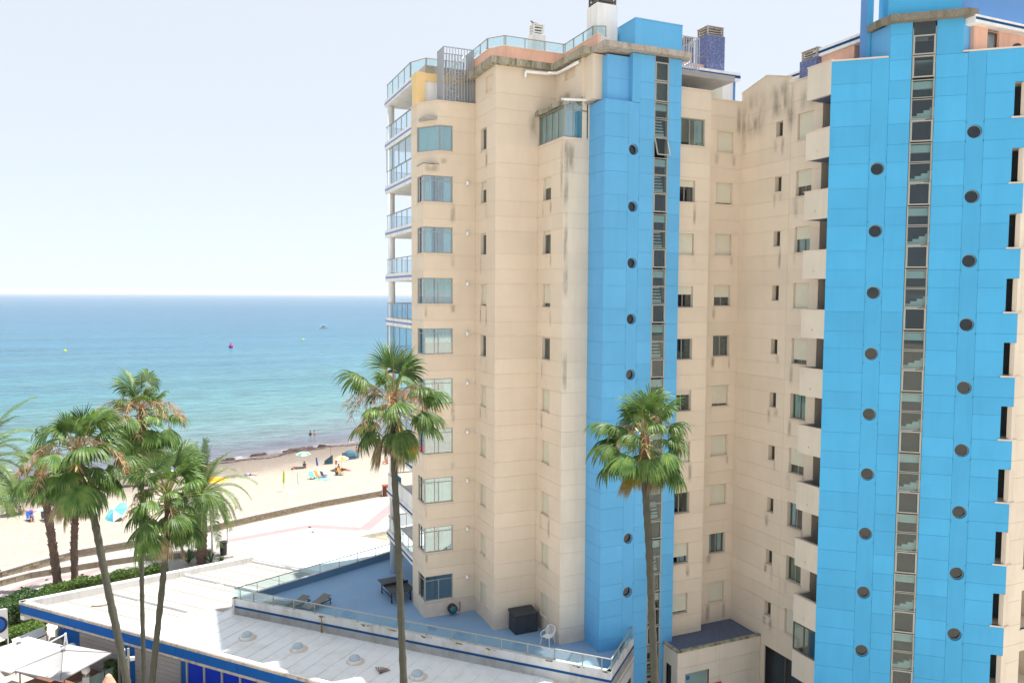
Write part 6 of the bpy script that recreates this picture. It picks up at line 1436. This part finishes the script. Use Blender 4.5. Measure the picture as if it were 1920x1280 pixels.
leaf_mass('hedge', 'ragged hedge in front of the royal blue panels at the bottom edge', 'hedge', [(-1.9, 44.6, 3.5, 38.2, 1.5, 1.35)], 9000, .08, 'hedge', 4)
leaf_mass('hedge', 'leafy potted shrub between the fence and the leaning palm trunk', 'shrub', [(-3.9, 48.7, -3.2, 49.3, .9, 1.3)], 2500, .09, 'hedge', 6)
def rosette(x, y, z, s, label, seed):
    t = empty('yucca_plant', (x, y, z), label, 'plant', 'spiky plants beside the beach bar roof'); r = random.Random(seed)
    for i in range(26):
        m = MB(); a = r.random() * 6.28; e = r.uniform(.3, 1.4); L = s * r.uniform(.7, 1.1); d = Vector((cos(a) * cos(e), sin(a) * cos(e), sin(e))); b = Vector((x, y, z + .05)); sd = Vector((-sin(a), cos(a), 0)) * .04
        m.face([b - sd, b + sd, b + d * L * .6 + sd * 1.2, b + d * L, b + d * L * .6 - sd * 1.2]); obj('leaf', m, 'hedge_d', t)
rosette(0.6, 69.0, 0, 1.6, 'spiky dark plant left of the shaggy date palm trunk', 1); rosette(2.3, 68.4, 0, 1.1, 'spiky dark plant right of the shaggy date palm trunk', 2); rosette(3.1, 68.0, 0, .7, 'lowest spiky plant between the date palm and the bin', 3)

# ================================================================ BEACH LIFE
def skin_body(name, joints, edges, head, mat='skin'):
    """continuous body grown from a skeleton"""
    me = bpy.data.meshes.new(name); me.from_pydata([j[0] for j in joints], edges, []); o = bpy.data.objects.new(name, me); COL.objects.link(o)
    md = o.modifiers.new('skin', 'SKIN'); me.skin_vertices  # layer made with the modifier
    for i, j in enumerate(joints): me.skin_vertices[0].data[i].radius = (j[1], j[2] if len(j) > 2 else j[1]); me.skin_vertices[0].data[i].use_root = (i == 0)
    sb = o.modifiers.new('sub', 'SUBSURF'); sb.levels = sb.render_levels = 1
    dg = bpy.context.evaluated_depsgraph_get(); ev = bpy.data.meshes.new_from_object(o.evaluated_get(dg))
    bpy.data.objects.remove(o); ev.materials.clear(); ev.materials.append(M[mat]); ev.polygons.foreach_set('use_smooth', [True] * len(ev.polygons)); return ev
def pose(kind):
    # pelvis, belly, chest, neck, head base, head top, (shoulder, elbow, wrist, hand)x2, (hip, knee, ankle, toe)x2
    if kind in ('stand', 'wade'):
        J = [((0, 0, .93), .13, .10), ((0, 0, 1.10), .12, .09), ((0, 0, 1.32), .14, .10), ((0, 0, 1.47), .055), ((0, .01, 1.57), .085, .095), ((0, 0, 1.68), .075)]
        for s in (-1, 1): J += [((s * .17, 0, 1.38), .055), ((s * .23, .02, 1.12), .042), ((s * .25, -.06, .90), .032), ((s * .25, -.08, .80), .035, .02)]
        for s in (-1, 1): J += [((s * .09, 0, .85), .085), ((s * .10, -.01, .50), .058), ((s * .11, .02, .09), .038), ((s * .12, -.13, .03), .03)]
    elif kind == 'sit':
        J = [((0, 0, .14), .14, .11), ((0, .04, .30), .12, .10), ((0, .02, .50), .14, .10), ((0, -.01, .64), .055), ((0, -.03, .74), .085, .095), ((0, -.03, .84), .075)]
        for s in (-1, 1): J += [((s * .17, .01, .55), .055), ((s * .24, -.12, .36), .042), ((s * .18, -.32, .30), .032), ((s * .15, -.40, .30), .035, .02)]
        for s in (-1, 1): J += [((s * .09, -.06, .12), .085), ((s * .12, -.42, .42), .058), ((s * .12, -.62, .07), .038), ((s * .12, -.76, .03), .03)]
    else:
        J = [((0, 0, .12), .11, .10), ((0, .18, .12), .10, .09), ((0, .40, .13), .12, .10), ((0, .55, .12), .05), ((0, .65, .13), .085), ((0, .76, .14), .075)]
        for s in (-1, 1): J += [((s * .17, .46, .12), .05), ((s * .26, .25, .07), .04), ((s * .27, .02, .05), .03), ((s * .27, -.08, .04), .03, .02)]
        for s in (-1, 1): J += [((s * .09, -.08, .11), .085), ((s * .11, -.42, .14 if s > 0 else .10), .056), ((s * .12, -.82, .07), .036), ((s * .13, -.86, .16), .03)]
    E_ = [(0, 1), (1, 2), (2, 3), (3, 4), (4, 5), (2, 6), (6, 7), (7, 8), (8, 9), (2, 10), (10, 11), (11, 12), (12, 13), (0, 14), (14, 15), (15, 16), (16, 17), (0, 18), (18, 19), (19, 20), (20, 21)]
    return J, E_
BODY = {}; 
for kd in ('stand', 'sit', 'lie'):
    J, E_ = pose(kd); BODY[kd] = skin_body('body_' + kd, J, E_, None)
def cloth_piece(kd, col, shirt=False):
    J, _ = pose(kd); m = MB(); a, b, c = Vector(J[0][0]), Vector(J[1][0]), Vector(J[2][0]); lo = a + (a - b).normalized() * .10
    m.tube([lo, a, a + (b - a) * .35] if not shirt else [a, b, c, c + (c - b) * .3], [.165, .17, .155] if not shirt else [.16, .15, .18, .12], 12); return m
def person(kd, x, y, z, rz, label, suit, hair='hair', shirt=None, group='people on the beach'):
    t = empty('person', (x, y, z), label, 'person', group); t.rotation_euler = (0, 0, rz); ORG[t.name] = (0, 0, 0)
    b = bpy.data.objects.new('body', BODY[kd]); COL.objects.link(b); b.parent = t
    obj('swimsuit', cloth_piece(kd, suit), suit, t, True)
    if shirt: obj('shirt', cloth_piece(kd, shirt, True), shirt, t, True)
    J, _ = pose(kd); h = Vector(J[4][0]); tp = Vector(J[5][0]); m = MB(); dd = (tp - h); bk = Vector((0, .03, 0)) if kd != 'lie' else Vector((0, .02, 0)); m.tube([h + bk, h + dd * .5 + bk, tp + bk * .6, tp + dd * .35], [.10, .108, .092, .04], 10); obj('hair', m, hair, t, True)
    return t
def sz(x, y): return sandz(x, y)
person('stand', 20.5, 132.3, SEA_Z - .85, .3, 'bather in dark shirt standing waist deep in the sea, left of two', 'navy', shirt='navy', group='bathers in the sea')
person('stand', 21.15, 132.1, SEA_Z - .85, .8, 'bather in red standing waist deep in the sea, the right one of two', 'red', group='bathers in the sea')
PPL = [('sit', 15.3, 104.0, 'person in dark shorts sitting under the green and white beach parasol', 'navy', 'slate'), ('sit', 24.2, 113.1, 'sunbather in red shorts sitting close to the water behind the teal dome tent', 'red', None), ('sit', 21.2, 108.2, 'person in dark clothes sitting just left of the teal dome tent', 'navy', 'navy'),
       ('sit', 19.1, 100.3, 'person in orange sitting beside the amber and white parasol', 'orange', 'orange'), ('lie', 20.0, 100.0, 'person lying on the right of the amber and white parasol', 'red', None), ('sit', 18.3, 97.5, 'person in slate blue sitting left of a folding orange chair', 'slate', 'slate'),
       ('sit', 24.7, 102.3, 'person in black shirt at the left of the pair near the tall palm', 'navy', 'bin'), ('lie', 25.5, 102.2, 'person in red lying at the right of the pair near the tall palm', 'red', 'coral'), ('lie', 8.3, 102.0, 'sunbather in purple lying right of the date palm fronds', 'purple', 'lilac'), ('lie', 13.9, 103.9, 'sunbather in red lying left of the green and white parasol', 'magenta', 'red'),
       ('stand', -16.5, 93.6, 'person in long grey skirt standing beside the lilac parasol', 'curt_k', None), ('sit', -15.9, 93.2, 'person in orange top sitting in front of the lilac parasol', 'orange', 'amber'), ('sit', -15.2, 93.0, 'person in pink top sitting in front of the lilac parasol', 'magenta', 'pinktop'), ('lie', -14.3, 93.4, 'person in magenta lying to the right of the lilac parasol', 'magenta', 'magenta'),
       ('sit', -18.0, 100.8, 'person in purple sitting under the coral parasol', 'purple', 'purple'), ('sit', -13.7, 89.5, 'person leaning by the bright blue beach chair', 'navy', 'cobalt'), ('sit', -12.3, 88.6, 'person in dark top at the right of the blue beach chair, near a palm trunk', 'navy', 'bin'), ('sit', -3.5, 103.6, 'person in red shirt between the palms near the water', 'red', 'red'), ('sit', 25.9, 101.7, 'person in dark blue at the far right beside the palm trunk', 'slate', 'coral')]
for i, (kd, x, y, lab, su, sh) in enumerate(PPL): person(kd, x, y, sz(x, y), i * 1.7, lab, su, shirt=sh)
for i, (x, y) in enumerate(((-4.6, 103.0), (-2.2, 104.5), (-5.6, 104.6))): person('stand' if i else 'sit', x, y, sz(x, y), i * 1.1, ('person in cobalt sitting', 'person in red standing', 'person in light blue standing')[i] + ' among the patterned parasols behind the left palms', ('cobalt', 'red', 'cyan')[i])
def beach_parasol(x, y, w, h, cols, label, tilt=(0, 0)):
    t = empty('beach_parasol', (x, y, sz(x, y)), label, 'parasol', 'round beach parasols'); t.rotation_euler = (tilt[0], tilt[1], .4); ORG[t.name] = (0, 0, 0)
    m = MB(); m.tube([(0, 0, -.2), (0, 0, h + .35)], .022, 6); obj('pole', m, 'white_c', t)
    for s in range(8):
        a0, a1 = s * pi / 4, (s + 1) * pi / 4; m = MB()
        for k in range(3):
            r0, r1 = w * k / 3, w * (k + 1) / 3; z0, z1 = h + .38 * (1 - (k / 3) ** 1.6), h + .38 * (1 - ((k + 1) / 3) ** 1.6)
            m.face([(r0 * cos(a0), r0 * sin(a0), z0), (r1 * cos(a0), r1 * sin(a0), z1), (r1 * cos(a1), r1 * sin(a1), z1), (r0 * cos(a1), r0 * sin(a1), z0)])
        obj('panel', m, cols[s % len(cols)], t)
for a in ((15.2, 104.3, 1.0, 1.75, ['greenf', 'white_c'], 'green and white beach parasol on the open sand'), (19.5, 100.5, 1.0, 1.5, ['white_c', 'amber'], 'white and amber beach parasol among sunbathers'), (-17.9, 101.0, 1.25, 1.7, ['coral', 'coral', 'orange', 'coral'], 'coral beach parasol near the left frame edge'),
          (-15.6, 93.3, 1.25, 1.75, ['lilac', 'lilac', 'lilac', 'white_c'], 'lilac beach parasol near the left frame edge'), (-3.2, 103.0, 1.3, 1.8, ['cobalt', 'white_c'], 'blue and white striped parasol glimpsed between the left palms'), (-1.6, 102.4, 1.3, 1.6, ['white_c', 'cobalt', 'lilac'], 'white and blue patterned parasol right of the striped one between the palms'),
          (-5.4, 103.5, 1.0, 1.7, ['red'], 'red parasol glimpsed between the slender palm and its neighbour'), (-2.4, 106.6, 1.0, 1.8, ['cyan', 'white_c'], 'cyan parasol nearest the water behind the palms'), (3.6, 90.8, 1.4, 2.2, ['amber'], 'amber parasol behind the date palm fronds')): beach_parasol(*a)
beach_parasol(-5.4, 87.2, 1.3, 0.9, ['cyan', 'white_c', 'cyan', 'mint'], 'cyan and white parasol tilted low on the sand left of the near palms', (.1, -.7))
t = empty('dome_tent', (22.2, 107.9, sz(22.2, 107.9)), 'dark teal beach dome tent near the water', 'tent'); ORG[t.name] = (0, 0, 0)
for s in range(6): m = MB(); m.lathe((0, 0, 0), [(1.25, 0)], 6) if False else None; a0, a1 = s * pi / 3, (s + 1) * pi / 3; m = MB(); [m.face([(1.25 * cos(e0) * cos(a0), 1.0 * cos(e0) * sin(a0), 1.25 * sin(e0)), (1.25 * cos(e0) * cos(a1), 1.0 * cos(e0) * sin(a1), 1.25 * sin(e0)), (1.25 * cos(e1) * cos(a1), 1.0 * cos(e1) * sin(a1), 1.25 * sin(e1)), (1.25 * cos(e1) * cos(a0), 1.0 * cos(e1) * sin(a0), 1.25 * sin(e1))]) for e0, e1 in ((0, .4), (.4, .8), (.8, 1.2), (1.2, 1.57))]; obj('tent_panel', m, 'slate', t)
t = empty('beach_shelter', (18.7, 105.3, sz(18.7, 105.3)), 'small grey wind shelter with a tall thin pole', 'shelter'); ORG[t.name] = (0, 0, 0)
m = MB(); m.hexa([(-.6, -.3), (.5, -.4), (.6, .4), (-.5, .4)], 0, [.5, 1.3, 1.1, .4]); obj('cover', m, 'slate', t); m = MB(); m.tube([(.3, 0, 0), (.3, 0, 2.4)], .03, 6); obj('pole', m, 'coral', t)
def closed(x, y, h, col, label, tilt=.1):
    t = empty('closed_parasol', (x, y, sz(x, y)), label, 'closed parasol', 'closed parasols stuck in the sand'); t.rotation_euler = (0, tilt, 0); ORG[t.name] = (0, 0, 0)
    m = MB(); m.tube([(0, 0, -.2), (0, 0, h)], .03, 6); obj('pole', m, 'white_c', t); m = MB(); m.lathe((0, 0, 0), [(.05, h * .35), (.13, h * .42), (.10, h * .85), (.02, h)], 8); obj('furled_canopy', m, col, t)
closed(16.6, 101.1, 1.9, 'cobalt', 'furled dark blue parasol standing on the open sand', -.12); closed(18.9, 101.2, 1.7, 'orange', 'furled orange parasol standing on the open sand', .05)
closed(11.1, 91.8, 2.6, 'lime', 'furled lime green parasol on a tall pole, nearest the promenade wall', .03); closed(12.7, 91.3, 2.5, 'white_c', 'bare thin parasol pole right of the lime green one', -.02)
def low_chair(x, y, rz, col, label):
    t = empty('beach_chair', (x, y, sz(x, y)), label, 'beach chair', 'low beach chairs'); t.rotation_euler = (0, 0, rz); ORG[t.name] = (0, 0, 0)
    m = MB(); m.hexa([(-.3, -.3), (.3, -.3), (.3, .25), (-.3, .25)], [.28, .28, .2, .2], [.31, .31, .23, .23]); obj('seat', m, col, t)
    m = MB(); m.hexa([(-.3, .22), (.3, .22), (.3, .5), (-.3, .5)], [.22, .22, .82, .82], [.27, .27, .86, .86]); obj('backrest', m, col, t)
    for sx in (-.3, .3): m = MB(); m.bar((sx, -.3, .3), (sx, .3, 0), .03); m.bar((sx, -.3, 0), (sx, .5, .5), .03); obj('leg', m, 'alu_w', t)
for a in ((15.2, 96.7, .4, 'mint', 'mint green folding beach chair on the open sand'), (16.0, 96.8, 1.0, 'orange', 'orange beach chair beside the mint green one'), (16.7, 97.0, 2.0, 'cobalt', 'low dark blue beach chair right of the orange one'), (18.9, 97.4, .9, 'orange', 'orange folding beach chair right of the seated person in slate blue'), (-13.9, 89.9, .2, 'cobalt', 'bright blue beach chair on the left part of the sand'), (-12.5, 89.2, .2, 'bin', 'dark beach chair partly behind the shaggy palm trunk')): low_chair(*a)
def towel(x, y, rz, col, label):
    t = empty('beach_towel', (x, y, sz(x, y) + .03), label, 'towel', 'towels on the sand'); t.rotation_euler = (0, 0, rz); ORG[t.name] = (0, 0, 0)
    m = MB(); n = 6
    for i in range(n): m.face([(-.45, -.9 + 1.8 * i / n, .03 * sin(i * 2)), (.45, -.9 + 1.8 * i / n, .03 * sin(i * 2.4)), (.45, -.9 + 1.8 * (i + 1) / n, .03 * sin((i + 1) * 2.4)), (-.45, -.9 + 1.8 * (i + 1) / n, .03 * sin((i + 1) * 2))])
    obj('cloth', m, col, t)
for a in ((12.0, 91.0, .3, 'lilac', 'lilac towel at the foot of the thin parasol pole'), (-13.4, 93.8, .6, 'pinktop', 'pink towel on the sand right of the lilac parasol'), (-12.8, 93.2, 1.1, 'mint', 'mint towel on the sand right of the pink one'), (8.3, 102.0, .5, 'lilac', 'lilac towel under the sunbather near the date palm'), (16.3, 95.9, .8, 'mint', 'mint towel lying before the folding chairs'), (25.5, 102.2, 1.9, 'white_c', 'white towel under the person in red near the tall palm')): towel(*a)
# seaweed line
r = random.Random(12); m = MB()
def clump(x, y, z, s, h):
    n = 9; b = len(m.v); ring_ = [(x + s * cos(2 * pi * i / n) * r.uniform(.7, 1.2), y + s * .5 * sin(2 * pi * i / n) * r.uniform(.7, 1.2)) for i in range(n)]
    m.v += [(p[0], p[1], z - .1) for p in ring_] + [(x + (p[0] - x) * .55, y + (p[1] - y) * .55, z + h * r.uniform(.6, 1)) for p in ring_]
    for i in range(n): j = (i + 1) % n; m.f.append((b + i, b + j, b + n + j, b + n + i)); m.m.append(0)
    m.f.append(tuple(b + n + i for i in range(n))); m.m.append(0)
for i in range(620):
    t_ = -45 + i * .19 + r.uniform(-.3, .3); dd = -1.2 + .9 * sin(t_ * .35) + .5 * sin(t_ * .9) + r.uniform(-.5, .5)
    x, y = S0[0] + SD.x * t_ + SN[0] * dd, S0[1] + SD.y * t_ + SN[1] * dd; clump(x, y, max(SEA_Z, sandz(x, y)), r.uniform(.2, .7), r.uniform(.02, .13))
for t_, s in ((28, 1.1), (32.5, 1.0), (37.5, 1.5), (38.8, 1.4), (40.0, 1.2), (43, 1.0)):
    for k in range(6): x, y = S0[0] + SD.x * (t_ + r.uniform(-.8, .8)) + SN[0] * (.6 + r.uniform(-.4, .4)), S0[1] + SD.y * t_ + SN[1] * (.6 + r.uniform(-.4, .4)); clump(x, y, SEA_Z, s * r.uniform(.5, 1), r.uniform(.15, .4))
tag(obj('seaweed', m, 'weed'), 'line of dark dry seaweed washed up along the shore', 'seaweed', kind='stuff')

# ================================================================ ON THE SEA
t = empty('motor_boat', (94.3, 545, SEA_Z), 'small white motor boat far out on the sea', 'boat'); ORG[t.name] = (0, 0, 0); t.rotation_euler = (0, 0, -.35)
m = MB(); b = []
for i in range(9):
    u = i / 8; x = -3 + 6.2 * u; w = 1.15 * (1 - max(0, u - .45) ** 2 * 3.1); b.append((x, max(.02, w)))
for i in range(8):
    (x0, w0), (x1, w1) = b[i], b[i + 1]; s0, s1 = .75 + .35 * (i / 8) ** 2, .75 + .35 * ((i + 1) / 8) ** 2
    for sg in (1, -1): m.face([(x0, sg * w0 * .6, -.1), (x1, sg * w1 * .6, -.1), (x1, sg * w1, s1), (x0, sg * w0, s0)])
    m.face([(x0, -w0, s0), (x1, -w1, s1), (x1, w1, s1), (x0, w0, s0)])
m.face([(-3, -.69, -.1), (-3, .69, -.1), (-3, 1.15, .75), (-3, -1.15, .75)]); obj('hull', m, 'white_c', t)
m = MB(); m.hexa([(-1.0, -.6), (1.0, -.6), (1.0, .6), (-1.0, .6)], .8, [1.7, 1.35, 1.35, 1.7]); obj('cabin', m, 'slate', t); m = MB(); m.box(-1.6, .4, -.75, .75, 1.95, 2.05); m.bar((-1.5, .6, .8), (-1.4, .6, 2), .06); m.bar((-1.5, -.6, .8), (-1.4, -.6, 2), .06); obj('canopy', m, 'white_c', t)
def buoy(x, y, r_, h, col, label, grp):
    t = empty('buoy', (x, y, SEA_Z), label, 'buoy', grp); ORG[t.name] = (0, 0, 0); m = MB(); m.lathe((0, 0, -.2), [(r_ * .6, 0), (r_, h * .25), (r_ * .9, h * .5), (r_ * .3, h * .8), (r_ * .08, h * 1.1)], 14); obj('float', m, col, t, True); m = MB(); m.lathe((0, 0, -.2), [(r_ * .25, h * .82), (r_ * .3, h), (r_ * .05, h * 1.1)], 8); obj('top_mark', m, col, t)
buoy(22, 359.4, .95, 2.3, 'magenta', 'magenta marker buoy on the open sea', 'marker buoys'); buoy(-41.7, 362.2, .8, .9, 'lime', 'small yellow buoy at the left of the sea', 'marker buoys'); buoy(60.2, 409.4, .8, .9, 'lime', 'small yellow buoy nearer to the tower', 'marker buoys')
bpy.context.view_layer.update()

# ================================================================ sea air: an even pale haze that only tells over kilometres
m, tt, b_ = newmat('sea_haze'); tt.nodes.remove(b_)
out_ = [n for n in tt.nodes if n.type == 'OUTPUT_MATERIAL'][0]; pv = tt.nodes.new('ShaderNodeVolumePrincipled')
pv.inputs['Color'].default_value = (0.93, 0.96, 1.0, 1); pv.inputs['Density'].default_value = 0.0001; pv.inputs['Anisotropy'].default_value = 0.0
tt.links.new(pv.outputs[0], out_.inputs['Volume'])
mb = MB(); mb.box(-61000, 61000, -61000, 61000, -2.4, 42.0)
hz = obj('haze', mb, m); tag(hz, kind='stuff')
